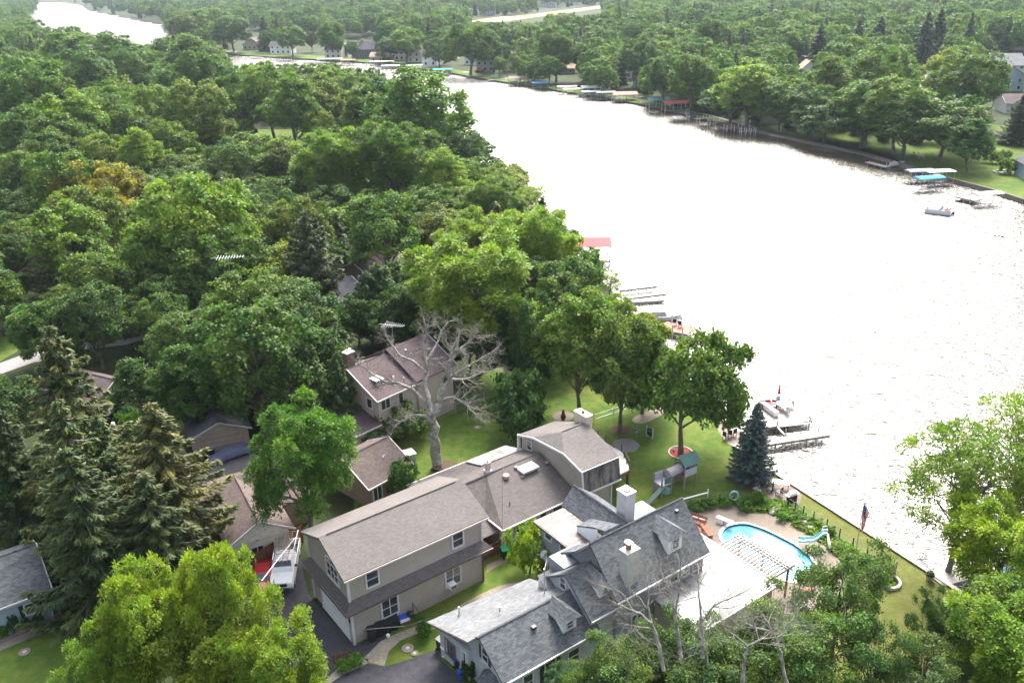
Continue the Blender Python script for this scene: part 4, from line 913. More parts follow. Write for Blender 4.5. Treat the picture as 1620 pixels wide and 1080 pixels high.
# woods on the near bank
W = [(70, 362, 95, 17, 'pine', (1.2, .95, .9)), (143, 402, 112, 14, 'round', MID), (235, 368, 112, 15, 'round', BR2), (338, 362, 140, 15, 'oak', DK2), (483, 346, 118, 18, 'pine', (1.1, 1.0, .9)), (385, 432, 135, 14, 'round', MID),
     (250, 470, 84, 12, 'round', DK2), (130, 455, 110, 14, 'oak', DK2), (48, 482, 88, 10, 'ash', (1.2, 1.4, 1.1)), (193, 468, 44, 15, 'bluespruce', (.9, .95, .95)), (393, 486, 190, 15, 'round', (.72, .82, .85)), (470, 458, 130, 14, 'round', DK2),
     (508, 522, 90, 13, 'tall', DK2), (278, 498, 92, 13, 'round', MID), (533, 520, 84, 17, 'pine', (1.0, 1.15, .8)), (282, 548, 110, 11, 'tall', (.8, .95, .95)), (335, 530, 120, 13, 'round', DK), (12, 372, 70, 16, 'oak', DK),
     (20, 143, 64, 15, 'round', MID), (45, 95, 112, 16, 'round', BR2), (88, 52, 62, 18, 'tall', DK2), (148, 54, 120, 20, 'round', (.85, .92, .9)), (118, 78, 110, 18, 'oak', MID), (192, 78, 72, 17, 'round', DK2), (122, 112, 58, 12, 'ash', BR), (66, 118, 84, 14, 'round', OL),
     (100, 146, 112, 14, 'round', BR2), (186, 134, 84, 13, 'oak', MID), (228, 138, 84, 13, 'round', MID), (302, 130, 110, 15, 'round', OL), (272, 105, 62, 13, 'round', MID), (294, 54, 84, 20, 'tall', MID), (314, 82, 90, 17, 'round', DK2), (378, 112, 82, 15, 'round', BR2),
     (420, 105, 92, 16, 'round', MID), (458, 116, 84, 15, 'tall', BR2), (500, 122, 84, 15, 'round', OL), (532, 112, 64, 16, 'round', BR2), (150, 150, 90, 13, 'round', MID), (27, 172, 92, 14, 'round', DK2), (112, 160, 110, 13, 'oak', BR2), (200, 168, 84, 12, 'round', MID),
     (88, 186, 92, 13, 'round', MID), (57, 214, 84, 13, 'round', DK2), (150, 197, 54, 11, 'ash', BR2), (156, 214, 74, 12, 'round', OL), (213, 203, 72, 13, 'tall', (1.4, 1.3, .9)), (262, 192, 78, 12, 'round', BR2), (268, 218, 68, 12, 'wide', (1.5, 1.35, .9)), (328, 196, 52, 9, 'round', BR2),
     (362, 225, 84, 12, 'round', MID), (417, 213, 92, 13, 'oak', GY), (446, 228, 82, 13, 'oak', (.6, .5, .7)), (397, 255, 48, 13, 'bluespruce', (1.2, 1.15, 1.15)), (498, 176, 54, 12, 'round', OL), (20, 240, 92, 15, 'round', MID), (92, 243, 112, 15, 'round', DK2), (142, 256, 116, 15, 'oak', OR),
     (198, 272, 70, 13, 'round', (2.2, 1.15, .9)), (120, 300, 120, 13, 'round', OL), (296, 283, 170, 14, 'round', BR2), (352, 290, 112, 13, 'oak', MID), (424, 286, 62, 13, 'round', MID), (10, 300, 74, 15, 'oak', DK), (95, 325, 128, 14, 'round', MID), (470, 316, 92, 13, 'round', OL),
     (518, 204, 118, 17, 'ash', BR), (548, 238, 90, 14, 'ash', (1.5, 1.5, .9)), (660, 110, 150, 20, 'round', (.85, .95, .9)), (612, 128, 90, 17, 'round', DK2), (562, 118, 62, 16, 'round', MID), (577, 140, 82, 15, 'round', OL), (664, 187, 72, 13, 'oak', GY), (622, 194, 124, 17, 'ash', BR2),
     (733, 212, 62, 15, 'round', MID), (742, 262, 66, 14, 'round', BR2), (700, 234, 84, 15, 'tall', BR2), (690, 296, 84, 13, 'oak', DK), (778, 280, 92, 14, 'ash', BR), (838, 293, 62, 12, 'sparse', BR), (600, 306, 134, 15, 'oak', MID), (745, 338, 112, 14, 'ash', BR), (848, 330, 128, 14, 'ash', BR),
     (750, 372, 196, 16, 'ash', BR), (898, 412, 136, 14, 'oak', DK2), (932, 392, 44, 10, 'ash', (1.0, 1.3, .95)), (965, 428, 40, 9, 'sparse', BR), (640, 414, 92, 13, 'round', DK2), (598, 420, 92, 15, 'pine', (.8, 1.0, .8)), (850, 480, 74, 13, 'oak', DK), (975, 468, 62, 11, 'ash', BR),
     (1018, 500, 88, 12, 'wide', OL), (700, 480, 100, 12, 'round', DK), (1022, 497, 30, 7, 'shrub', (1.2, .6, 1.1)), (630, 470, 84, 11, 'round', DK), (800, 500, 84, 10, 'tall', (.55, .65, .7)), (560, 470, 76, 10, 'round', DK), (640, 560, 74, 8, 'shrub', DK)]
TC = {'round': 'round crowned tree', 'oak': 'heavy crowned oak', 'tall': 'tall upright tree', 'wide': 'broad crowned tree', 'ash': 'feathery tree', 'pine': 'pine', 'bluespruce': 'blue spruce', 'sparse': 'thin open tree', 'shrub': 'bush'}
def colour(t):
    if t in (BR,) or t[1] > 1.42: return 'yellow-green'
    if t == OR: return 'orange tinged'
    if t == PU or t[2] > t[1]*1.2: return 'purplish'
    if t[0] > 2: return 'rust brown'
    if t[1] > 1.2: return 'light green'
    if t == GY: return 'grey-green'
    if t[0] > t[1]*1.12: return 'olive'
    if t[1] < .75: return 'very dark green'
    if t[1] < .97: return 'dark green'
    return 'mid green'
LM = [(600, 600, 'the brown-roofed two storey house'), (345, 680, 'the detached garage'), (150, 620, 'the low house with the porch'), (18, 470, 'the tan roof at the left edge'), (325, 198, 'the grey hip roof in the woods'), (630, 410, 'the brown roof under the trees'),
      (560, 468, 'the small grey roof'), (930, 382, 'the red boathouse roof'), (1015, 465, 'the empty dock'), (1060, 512, 'the sun deck with two chairs'), (450, 215, 'the lawn clearing'), (160, 60, 'the upper river bend'), (420, 130, 'the narrow of the river'), (700, 180, 'the open water'),
      (60, 300, 'the left edge of the woods'), (250, 330, 'the dead snag'), (360, 405, 'the rooftop antenna'), (820, 330, 'the river bank'), (560, 320, 'the middle of the woods'), (20, 560, 'the street')]
used = {}
def where(x, y, w):
    b = sorted(LM, key=lambda q: (q[0]-x)**2+((q[1]-y)*1.3)**2)[0]; dx, dy = b[0]-x, b[1]-y
    rel = ('left of' if dx > 0 else 'right of') if abs(dx) > abs(dy)*1.1 else ('beyond' if dy > 0 else 'in front of'); return rel+' '+b[2]
for (tx, ty, w_, h_, kd, tn) in W:
    size = 'big' if w_ > 115 else 'small' if w_ < 66 else 'middling'
    lab = '%s %s %s %s' % (size, colour(tn), TC[kd], where(tx, ty+w_*.3, w_)); 
    if lab in used:
        used[lab] += 1; px_ = 'upper' if ty < used[lab+'_y'] else 'lower'; lab = lab.replace(size, px_+' '+size, 1)
    else: used[lab] = 1; used[lab+'_y'] = ty
    v = RNG.uniform(.82, 1.2); TA(tx, ty, w_, h_, kd, (tn[0]*v, tn[1]*v, tn[2]), lab)
# far bank, the large ones by hand
W2 = [(1190, 102, 112, 17, 'round', BR2), (1160, 135, 92, 14, 'round', DK2), (1112, 106, 46, 16, 'farconifer', (1.2, 1.1, 1.3)), (1098, 88, 72, 16, 'round', DK2), (1316, 90, 72, 16, 'tall', OL), (1286, 134, 82, 15, 'round', MID), (1240, 134, 74, 15, 'round', DK2), (1207, 146, 52, 11, 'wide', BR2),
      (1312, 164, 112, 14, 'oak', DK), (1382, 128, 120, 16, 'round', BR2), (1432, 126, 112, 16, 'round', BR2), (1546, 82, 94, 18, 'round', MID), (1500, 82, 72, 17, 'round', (1.7, 1.25, .8)),
      (1395, 76, 92, 15, 'round', MID), (1573, 240, 24, 5, 'shrub', MID), (1600, 252, 30, 3.5, 'shrub', DK2), (1590, 238, 20, 4, 'shrub', MID), (522, 35, 48, 17, 'round', BR2), (555, 66, 24, 9, 'round', DK2), (603, 50, 26, 12, 'round', PU), (615, 62, 46, 13, 'oak', DK2), (640, 44, 56, 17, 'round', BR2),
      (690, 48, 46, 17, 'oak', DK), (694, 60, 48, 14, 'oak', DK), (742, 40, 76, 20, 'wide', MID), (790, 91, 24, 9, 'round', MID), (832, 63, 26, 17, 'tall', OL), (822, 84, 34, 13, 'round', BR2), (868, 88, 46, 13, 'wide', BR2), (908, 81, 22, 13, 'tall', MID), (930, 84, 38, 13, 'round', BR2), (956, 88, 36, 13, 'round', MID), (780, 56, 50, 17, 'oak', DK), (880, 44, 66, 17, 'round', MID),
      (983, 80, 34, 17, 'farconifer', DK2), (1014, 114, 20, 8, 'bluespruce', MID), (1020, 87, 28, 12, 'round', MID), (1052, 90, 62, 15, 'round', DK2), (1093, 88, 62, 15, 'round', DK2), (328, 14, 72, 20, 'round', BR2), (363, 27, 62, 17, 'round', DK2), (423, 48, 27, 11, 'round', DK2), (458, 41, 52, 15, 'round', BR2), (490, 49, 22, 12, 'tall', PU), (415, 30, 32, 17, 'farconifer', DK), (290, 22, 50, 17, 'round', OL),
      (1220, 62, 26, 17, 'farconifer', OL), (1235, 74, 18, 12, 'farconifer', GY), (1246, 80, 18, 11, 'farconifer', OL), (1010, 60, 60, 17, 'round', MID), (1130, 30, 60, 19, 'round', DK2), (1300, 42, 50, 19, 'farconifer', DK), (1395, 30, 44, 19, 'farconifer', DK), (1360, 36, 40, 19, 'farconifer', DK2), (1490, 20, 50, 20, 'farconifer', DK), (1470, 24, 50, 20, 'farconifer', DK2)]
T2(1362, 234, 152, 120, 'oak', DK2, 'dark heavy oak leaning over the bare far bank')
T2(1426, 247, 152, 128, 'round', MID, 'wide crowned tree left of the lawn chairs on the far lawn')
T2(1484, 257, 157, 134, 'oak', DK, 'very dark oak behind the blue boat lift on the far lawn')
T2(1529, 273, 186, 66, 'tall', (.9, 1.1, 1.1), 'blue-green narrow tree right of the dark oak on the far lawn')
T2(1604, 228, 150, 66, 'spruce', DK2, 'dark spruce at the right edge beside the far drive')
LM2 = [(1120, 190, 'the wooden docks across the river'), (1060, 160, 'the red canopies'), (1040, 158, 'the teal boat canopy'), (985, 148, 'the salmon boat canopy'), (860, 128, 'the brown boathouse roof'), (855, 132, 'the blue boat cover'), (770, 105, 'the grey cottage'), (700, 110, 'the turquoise canopy'), (640, 80, 'the cream houses'), (570, 80, 'the dark gabled house'),
       (395, 66, 'the small gabled cottage'), (1300, 225, 'the bare far bank'), (1480, 270, 'the blue boat lift'), (1590, 270, 'the stone fire pit'), (1470, 130, 'the far driveway'), (1590, 130, 'the hazy blue house'), (1240, 90, 'the utility poles'), (830, 25, 'the ripe field'), (1400, 60, 'the dark conifers')]
LM1 = LM; LM = LM2
for (tx, ty, w_, h_, kd, tn) in W2:
    size = 'big' if w_ > 80 else 'small' if w_ < 36 else 'middling'
    lab = '%s %s %s across the river %s' % (size, colour(tn), TC.get(kd, 'conifer'), where(tx, ty+w_*.3, w_)); lab = lab.replace('across the river left', 'on the far bank left').replace('across the river right', 'on the far bank right').replace('across the river in', 'on the far bank in').replace('across the river beyond', 'on the far bank beyond')
    if len(lab.split()) > 15: lab = lab[len(size)+1:]
    if lab in used:
        used[lab] += 1; lab = lab.replace(size, ('upper ' if ty < used[lab+'_y'] else 'lower ')+size, 1)
    else: used[lab] = 1; used[lab+'_y'] = ty
    TA(tx, ty, w_, h_, kd, tn, lab)

# the rest of the woods: the nearest as trees of their own, the far ones as one mass
KEEP = [(545, 500, 780, 700), (280, 600, 400, 760), (120, 545, 235, 680), (0, 430, 45, 500), (-100, 530, 110, 620), (295, 185, 360, 208), (395, 195, 485, 245), (540, 455, 580, 490), (560, 385, 660, 440), (560, 250, 595, 275), (150, 40, 260, 60), (620, 600, 1200, 900), (895, 365, 1100, 560), (640, 600, 900, 800), (-50, 700, 700, 1100),
        (1555, 190, 1660, 330), (1450, 100, 1500, 165), (1560, 95, 1640, 180), (742, 24, 862, 35), (850, 11, 952, 21), (360, 60, 560, 100), (545, 60, 600, 100), (625, 75, 700, 115), (720, 75, 790, 125), (795, 85, 820, 120), (985, 85, 1015, 150), (380, 48, 415, 80), (880, 95, 920, 125), (1255, 95, 1290, 112), (200, 130, 235, 140)]
grid = {}
def gkey(x, y): return (int(x//12), int(y//12))
for (x, y, R) in placed: grid.setdefault(gkey(x, y), []).append((x, y, R))
def free(x, y, R, f=.62):
    k = gkey(x, y)
    for i in (-1, 0, 1):
        for j in (-1, 0, 1):
            for (a, b, r) in grid.get((k[0]+i, k[1]+j), ()):
                if (a-x)**2+(b-y)**2 < (f*(R+r))**2: return False
    return True
cand = []
rr = random.Random(21)
for _ in range(60000):
    d = 85*math.exp(rr.random()*math.log(3600/85)); th = math.radians(rr.uniform(-36, 36)); x, y = d*math.sin(th), d*math.cos(th)
    R = rr.uniform(3.6, 6.2)*(1 if d < 500 else 1.25); h = R*rr.uniform(2.2, 2.9) if d < 260 else R*rr.uniform(2.5, 3.3)
    if pip(x, y, nearland): side = 0
    elif pip(x, y, farland): side = 1
    else: continue
    if side == 0 and d < 330 and (not pip(x-R*.7, y, nearland) or not pip(x+R*.7, y, nearland) or not pip(x, y+R*.7, nearland)): continue
    if side == 1 and not (pip(x, y-R*1.3, farland) and pip(x-R, y, farland)): continue
    tx, ty = proj((x, y, h)); bx, by = proj((x, y, 0)); wp = R/depth((x, y, h))*FPX
    if ty > 700 or tx < -90 or tx > 1710: continue
    bad = False
    for (a, b, c, e) in KEEP:
        if tx+wp > a and tx-wp < c and by > b+2 and ty < e-2: 
            if (tx+wp*.6 > a and tx-wp*.6 < c and by > b+2 and ty+wp*.3 < e): bad = True; break
    if bad: continue
    if side == 0 and d < 300: h = min(h*.85, 10.5)
    if not free(x, y, R, .73 if d < 600 else .72): continue
    # thin out the suburb beyond the woods
    if side == 1 and d > 700 and tx < 1000 and ty < 26 and rr.random() < .62: continue
    grid.setdefault(gkey(x, y), []).append((x, y, R)); cand.append((wp, x, y, R, h, side, d, tx, ty))
cand.sort(reverse=True)
NIND = 300-len([1 for _ in placed])-4
TINTS = [MID, MID, DK2, DK, OL, BR2, BR2, (1.1, 1.1, 1.0), (.9, 1.0, 1.0)]
for (wp, x, y, R, h, side, d, tx, ty) in cand[:NIND]:
    cf = rr.random() < (.06 if side == 0 else .16); kd = 'farconifer' if cf else rr.choice(['round', 'round', 'oak', 'tall', 'wide'] if wp > 26 else ['far', 'far', 'round', 'oak'])
    tn = rr.choice(TINTS if side else [DK, DK, DK2, DK2, MID, OL]); v = rr.uniform(.85, 1.1); tn2 = (tn[0]*v, tn[1]*v, tn[2]*v)
    if side == 0:
        b_ = sorted(LM1, key=lambda q: (q[0]-tx)**2+((q[1]-ty)*1.3)**2)[0]
        lab, grp = '%s%s tree filling the wood %s %s' % ('big ' if R > 5.4 else 'slim ' if R < 4.3 else '', colour(tn), ('left of' if b_[0] > tx else 'right of') if abs(b_[0]-tx) > abs(b_[1]-ty)*1.1 else ('beyond' if b_[1] > ty else 'in front of'), b_[2]), 'trees filling the near bank wood'
    else:
        b_ = sorted(LM2, key=lambda q: (q[0]-tx)**2+((q[1]-ty)*1.3)**2)[0]; bw_ = 'big ' if R > 5.5 else ''
        lab, grp = '%s%s tree in the far wood %s %s' % (bw_, colour(tn), ('left of' if b_[0] > tx else 'right of') if abs(b_[0]-tx) > abs(b_[1]-ty)*1.1 else ('beyond' if b_[1] > ty else 'in front of'), b_[2]), 'trees in the wood behind the far shore'
    if cf: lab = lab.replace(colour(tn)+' tree', 'dark conifer').replace('green tree', 'dark conifer'); grp = grp.replace('trees', 'conifers')
    plant(x, y, h, R*(.62 if cf else 1), kd, tn2, lab, grp)
rest = cand[NIND:]
me = bpy.data.meshes.new('far_woodland'); me.from_pydata([(c[1], c[2], 0) for c in rest], [], [])
for nm_, ty_ in (('pick', 'INT'), ('size', 'FLOAT_VECTOR'), ('turn', 'FLOAT')): me.attributes.new(nm_, ty_, 'POINT')
FARSRC = []
for kd in ('far', 'far', 'far', 'farconifer'):
    A, cm, tm = TREE[kd][len([1 for q in FARSRC if q[2] == kd]) % len(TREE[kd])]; FARSRC.append((A, cm, kd))
picks = [3 if rr.random() < (.14 if c[5] else .05) else rr.randrange(3) for c in rest]
me.attributes['pick'].data.foreach_set('value', picks)
me.attributes['size'].data.foreach_set('vector', np.array([(c[3]*(.6 if p == 3 else 1.05), c[3]*(.6 if p == 3 else 1.05), c[4]/FARSRC[p][0]) for c, p in zip(rest, picks)], dtype=np.float32).ravel())
me.attributes['turn'].data.foreach_set('value', [rr.uniform(0, 6.28) for _ in rest])
# sources: four real trees that stand in the far wood
srcs = []
for i, (A, cm, kd) in enumerate(FARSRC):
    c = rest[i*3]; t = thing(KN[kd], ('dark conifer' if kd == 'farconifer' else 'green tree')+' in the wood behind the far shore', 'tree', (c[1]+6, c[2]+6, 0), 0, 'conifers in the wood behind the far shore' if kd == 'farconifer' else 'trees in the wood behind the far shore')
    cc = link('crown', cm, t, None, 0, (c[3], c[3], c[4]/A)); srcs.append(cc)
ng = bpy.data.node_groups.new('woodland', 'GeometryNodeTree'); ng.interface.new_socket('Geometry', in_out='INPUT', socket_type='NodeSocketGeometry'); ng.interface.new_socket('Geometry', in_out='OUTPUT', socket_type='NodeSocketGeometry')
gn = ng.nodes; gi = gn.new('NodeGroupInput'); go = gn.new('NodeGroupOutput'); iop = gn.new('GeometryNodeInstanceOnPoints'); g2i = gn.new('GeometryNodeGeometryToInstance')
for s_ in reversed(srcs):
    oi = gn.new('GeometryNodeObjectInfo'); oi.inputs['Object'].default_value = s_; oi.transform_space = 'ORIGINAL'; oi.inputs['As Instance'].default_value = False; ng.links.new(oi.outputs['Geometry'], g2i.inputs[0])
def named(nm, ty):
    q = gn.new('GeometryNodeInputNamedAttribute'); q.data_type = ty; q.inputs['Name'].default_value = nm; return [s for s in q.outputs if s.enabled and s.name == 'Attribute'][0]
ng.links.new(gi.outputs[0], iop.inputs['Points']); ng.links.new(g2i.outputs[0], iop.inputs['Instance']); iop.inputs['Pick Instance'].default_value = True
ng.links.new(named('pick', 'INT'), iop.inputs['Instance Index']); ng.links.new(named('size', 'FLOAT_VECTOR'), iop.inputs['Scale'])
cb_ = gn.new('ShaderNodeCombineXYZ'); ng.links.new(named('turn', 'FLOAT'), cb_.inputs[2]); e2r = gn.new('FunctionNodeEulerToRotation'); ng.links.new(cb_.outputs[0], e2r.inputs[0]); ng.links.new(e2r.outputs[0], iop.inputs['Rotation'])
ng.links.new(iop.outputs[0], go.inputs[0])
fw = link('far_woodland', me, None, None, 0, None, kind='stuff', label='hazy mass of far trees reaching back to the horizon', category='woodland')
md = fw.modifiers.new('woodland', 'NODES'); md.node_group = ng
print('TREES', len(placed), 'rest', len(rest), 'NIND', NIND)

# ---- dead wood
def PD(px, py, dd, jit=0):
    """point seen at a pixel, at a given distance along the view axis"""
    v = (_r*(px-810)+_u*(540-py)+_f*FPX)/FPX*(dd+jit); return np.array([v[0], v[1], v[2]+CAM_H])
def dead(name, label, limbs_px, base, dd, seed, depth_=3, tl=1.9, cat='tree'):
    rng = np.random.default_rng(seed); b = U(*base) if len(base) == 2 else Vector(base)
    t = thing(name, label, cat, (b.x, b.y, 0)); limbs = []
    for pts, r0, r1, fr in limbs_px:
        limbs.append(([tuple(PD(x, y, dd, j)-np.array([b.x, b.y, 0])) if not isinstance(x, str) else y for x, y, j in pts], r0, r1, fr))
    acc = dead_limbs(limbs[1:], seed, depth_, tl); tr = dead_limbs(limbs[:1], seed+1, 0, .1)
    link('trunk', acc_mesh('bare_trunk', tr, DEADWOOD), t); link('branches', acc_mesh('bare_branches', acc, DEADWOOD), t); return t
bp_ = U(692, 742); dd = depth((bp_.x, bp_.y, 8))
B0 = depth((bp_.x, bp_.y, 0))-dd
dead('dead_tree', 'tall bare dead tree with bleached bark behind the beige house', [
    ([(690, 742, B0), (687, 700, B0*.6), (685, 668, B0*.3), (684, 650, 0)], .62, .42, 99),
    ([(682, 656, 0), (676, 630, 0), (673, 600, .5), (675, 570, 1)], .36, .16, 6), ([(675, 580, .5), (668, 550, 0), (672, 530, -.5), (678, 512, -1)], .16, .05, 3),
    ([(687, 655, 0), (696, 625, 0), (706, 600, -.5), (712, 575, -1), (724, 548, -1)], .4, .15, 6), ([(712, 580, -.5), (716, 550, 0), (728, 525, .6)], .16, .05, 2),
    ([(678, 640, 0), (655, 617, .5), (632, 606, 1), (605, 604, 1.4), (585, 588, 1.8), (562, 570, 2)], .22, .05, 4), ([(682, 662, 0), (665, 655, 0), (645, 660, .3), (628, 672, .6), (618, 688, .8)], .2, .05, 4),
    ([(674, 590, .3), (655, 572, .6), (632, 562, 1), (620, 545, 1.2), (610, 530, 1.4)], .16, .04, 5), ([(700, 612, -.3), (720, 592, -.8), (745, 578, -1.5), (772, 560, -2)], .2, .05, 3),
    ([(697, 634, 0), (718, 628, -.6), (738, 640, -1), (755, 660, -1.4)], .18, .04, 3), ([(708, 600, -.5), (735, 600, .8), (760, 590, 1.5), (782, 585, 2)], .16, .04, 3),
    ([(714, 560, -1), (738, 545, -2), (756, 530, -3)], .15, .04, 2), ([(676, 570, 1), (690, 545, 2), (700, 520, 2.5), (712, 508, 3)], .15, .04, 3), ([(730, 632, -.8), (748, 645, .5), (765, 650, 1)], .1, .03, 2)], (692, 742), dd, 5, 3, 1.25)
dead('dead_snag', 'bare grey snag rising out of the oaks in front of the big dormer', [
    ([(1078, 1040, 0), (1072, 1000, 0), (1068, 968, 0)], .14, .11, 99), ([(1068, 972, 0), (1062, 940, 0), (1050, 915, .5), (1045, 900, 1)], 0.076, .012, 3), ([(1069, 970, 0), (1075, 935, 0), (1077, 905, -.5), (1076, 880, -1)], 0.084, .012, 3), ([(1062, 945, 0), (1040, 925, 0), (1030, 905, .5)], 0.042, .012, 2), ([(1074, 920, 0), (1085, 900, .4), (1097, 872, .6)], 0.042, .012, 2)], (1078, 1150), 52, 8, 3, 1.5)
dead('dead_snag', 'forked bare snag over the white flat roof', [
    ([(1112, 1040, 0), (1110, 1000, 0), (1109, 975, 0)], .14, .11, 99), ([(1110, 980, 0), (1106, 945, 0), (1104, 915, .5), (1106, 892, 1)], 0.084, .012, 3), ([(1111, 982, 0), (1128, 958, -.3), (1150, 948, -.6), (1180, 935, -1), (1192, 925, -1)], 0.071, .012, 3), ([(1128, 958, 0), (1150, 962, .6), (1180, 955, 1)], 0.042, .012, 2), ([(1105, 925, .4), (1118, 905, .6), (1128, 890, 1)], 0.038, .012, 2)], (1112, 1150), 51, 9, 3, 1.5)
dead('dead_snag', 'sprawling bleached limbs over the grey house wall', [
    ([(1050, 1060, 0), (1040, 1010, 0), (1030, 985, 0)], .14, .11, 99), ([(1030, 985, 0), (1010, 968, 0), (985, 958, .4), (962, 948, .8)], 0.084, .012, 3), ([(1032, 990, 0), (1025, 960, .4), (1026, 930, .6), (1022, 905, 1)], 0.076, .012, 3), ([(1000, 963, 0), (985, 938, .4), (965, 930, .6), (950, 925, .8)], 0.042, .012, 2), ([(1034, 995, 0), (1005, 990, -.4), (975, 985, -.6)], 0.050, .012, 2), ([(1010, 968, .2), (1003, 990, .4), (1006, 1010, .6)], 0.034, .012, 2)], (1050, 1160), 50, 10, 3, 1.6)
dead('dead_snag', 'long level bleached limbs among the oaks at the bottom edge', [
    ([(1175, 1080, 0), (1178, 1040, 0), (1182, 1022, 0)], .12, .09, 99), ([(1180, 1024, 0), (1205, 1010, 0), (1230, 1008, .3), (1252, 992, .6)], 0.071, .012, 2), ([(1182, 1022, 0), (1165, 1005, 0), (1150, 998, .4)], 0.050, .012, 2), ([(1120, 1050, 0), (1118, 1020, 0), (1110, 1008, .3)], 0.038, .012, 2), ([(1200, 1012, 0), (1196, 990, .4), (1186, 978, .6)], 0.038, .012, 2)], (1175, 1180), 48, 11, 3, 1.5)
dead('dead_snag', 'fine bare limbs over the near corner of the white flat roof', [
    ([(1245, 1080, 0), (1236, 1040, 0), (1228, 1010, 0)], .12, .09, 99), ([(1230, 1015, 0), (1215, 985, 0), (1200, 962, .4)], .08, .012, 2), ([(1229, 1012, 0), (1248, 985, 0), (1262, 965, .4)], .08, .012, 2), ([(1222, 1000, 0), (1190, 990, .3), (1165, 978, .5)], .07, .012, 2)], (1245, 1180), 49, 21, 3, 1.4)
dead('dead_snag', 'small grey snag between crowns in the left wood', [([(362, 345, 0), (364, 320, 0), (366, 310, 0)], .25, .16, 99), ([(366, 312, 0), (358, 298, 0), (352, 285, 0)], 0.059, .012, 2), ([(366, 312, 0), (375, 300, 0), (384, 290, 0)], 0.059, .012, 2), ([(367, 316, 0), (392, 306, 0), (405, 300, 0)], 0.050, .012, 2)], (362, 380), 165, 12, 2, 3)

# ---------------------------------------------------------------- other houses
def house(name, label, p0, p1, dep, eave, ridge, axis, wall, roof, ov=.4, z0=0, cat='house', wins=(), chim=None, hip=0.0, w_=None, door=None, trim=TRIM, group=None, garage=None, porch=None):
    """p0,p1: pixels of the front wall's two ground corners; local x along it, y away from the camera"""
    a, b = (U(*p0), U(*p1)) if len(p0) == 2 else (Vector(p0), Vector(p1))
    L_ = (b-a).length if w_ is None else w_; ang = math.atan2(b.y-a.y, b.x-a.x)
    t = thing(name, label, cat, (a.x, a.y, 0), ang, group); D = dep; r = MB(); w = MB(); o = ov
    if axis == 'x':
        s = (ridge-eave)/(D/2+o); m_ = D/2; h_ = hip*m_
        if hip:
            r.slab([(-o, -o, eave), (L_+o, -o, eave), (L_-h_, m_, ridge), (h_, m_, ridge)], .16).slab([(h_, m_, ridge-.01), (L_-h_, m_, ridge-.01), (L_+o, D+o, eave), (-o, D+o, eave)], .16)
            r.slab([(-o, -o, eave), (h_, m_, ridge), (-o, D+o, eave)], .16).slab([(L_+o, -o, eave), (L_+o, D+o, eave), (L_-h_, m_, ridge)], .16)
        else: r.slab([(-o, -o, eave), (L_+o, -o, eave), (L_+o, m_, ridge), (-o, m_, ridge)], .16).slab([(-o, m_, ridge-.01), (L_+o, m_, ridge-.01), (L_+o, D+o, eave), (-o, D+o, eave)], .16)
        ez = eave+s*o-.17
        for y in (0, D): w.face([(0, y, 0), (L_, y, 0), (L_, y, ez), (0, y, ez)])
        for x in (0, L_): w.face([(x, 0, 0), (x, D, 0), (x, D, ez)]+([] if hip else [(x, m_, ridge-.17)])+[(x, 0, ez)])
        gl = [[(-o, -o-.04, eave-.07), (L_+o, -o-.04, eave-.07)]]
        if not hip: gl += [[(L_+o+.03, -o, eave-.04), (L_+o+.03, m_, ridge-.04), (L_+o+.03, D+o, eave-.04)], [(-o-.03, -o, eave-.04), (-o-.03, m_, ridge-.04), (-o-.03, D+o, eave-.04)]]
        rc = [(-o+(h_+o if hip else 0), m_, ridge+.03), (L_+o-(h_+o if hip else 0), m_, ridge+.03)]
    else:
        s = (ridge-eave)/(L_/2+o); m_ = L_/2
        r.slab([(-o, -o, eave), (m_, -o, ridge), (m_, D+o, ridge), (-o, D+o, eave)], .16).slab([(m_, -o, ridge-.01), (L_+o, -o, eave), (L_+o, D+o, eave), (m_, D+o, ridge-.01)], .16)
        ez = eave+s*o-.17
        for x in (0, L_): w.face([(x, 0, 0), (x, D, 0), (x, D, ez), (x, 0, ez)])
        for y in (0, D): w.face([(0, y, 0), (L_, y, 0), (L_, y, ez), (m_, y, ridge-.17), (0, y, ez)])
        gl = [[(-o, -o-.03, eave-.04), (m_, -o-.03, ridge-.04), (L_+o, -o-.03, eave-.04)]]; rc = [(m_, -o, ridge+.03), (m_, D+o, ridge+.03)]
    r.build('roof', roof, t); w.build('wall', wall, t)
    for g in gl: edge_trim(t, 'fascia', g, .08, .16, trim)
    MB().tube(rc, .06, 4).build('ridge_cap', roof, t)
    for q in wins:
        x, z, ww, hh, nx, ny = q[:6]; face = q[6] if len(q) > 6 else 'f'
        p, an = {'f': ((x, 0, z), S_), 'r': ((L_, x, z), E_), 'l': ((0, x, z), W_)}[face]; window(t, p, an, ww, hh, nx, ny)
    if chim:
        x, y, w2, h2 = chim[:4]; c = MB().box((x, y, h2/2), (w2, w2*.8, h2)).build('chimney', chim[4] if len(chim) > 4 else M('brick', (.25, .12, .09), .9, .2, 8), t); MB().box((x, y, h2+.05), (w2+.15, w2*.8+.15, .12)).build('chimney_cap', M('cream_cap', (.62, .57, .48), .8), c)
    if garage:
        x0, x1, hh, mt = garage; g = MB().box(((x0+x1)/2, -.02, hh/2), (x1-x0, .05, hh)).build('garage_door', M('garage_gap', (.15, .12, .1)), t)
        for k in range(4): MB().box(((x0+x1)/2, -.05, hh*(k+.5)/4), (x1-x0-.06, .05, hh/4-.04)).build('door_panel', mt, g)
    if door: MB().box((door[0], -.03, 1.05), (.95, .06, 2.1)).build('door', door[1], t)
    return t, L_, D
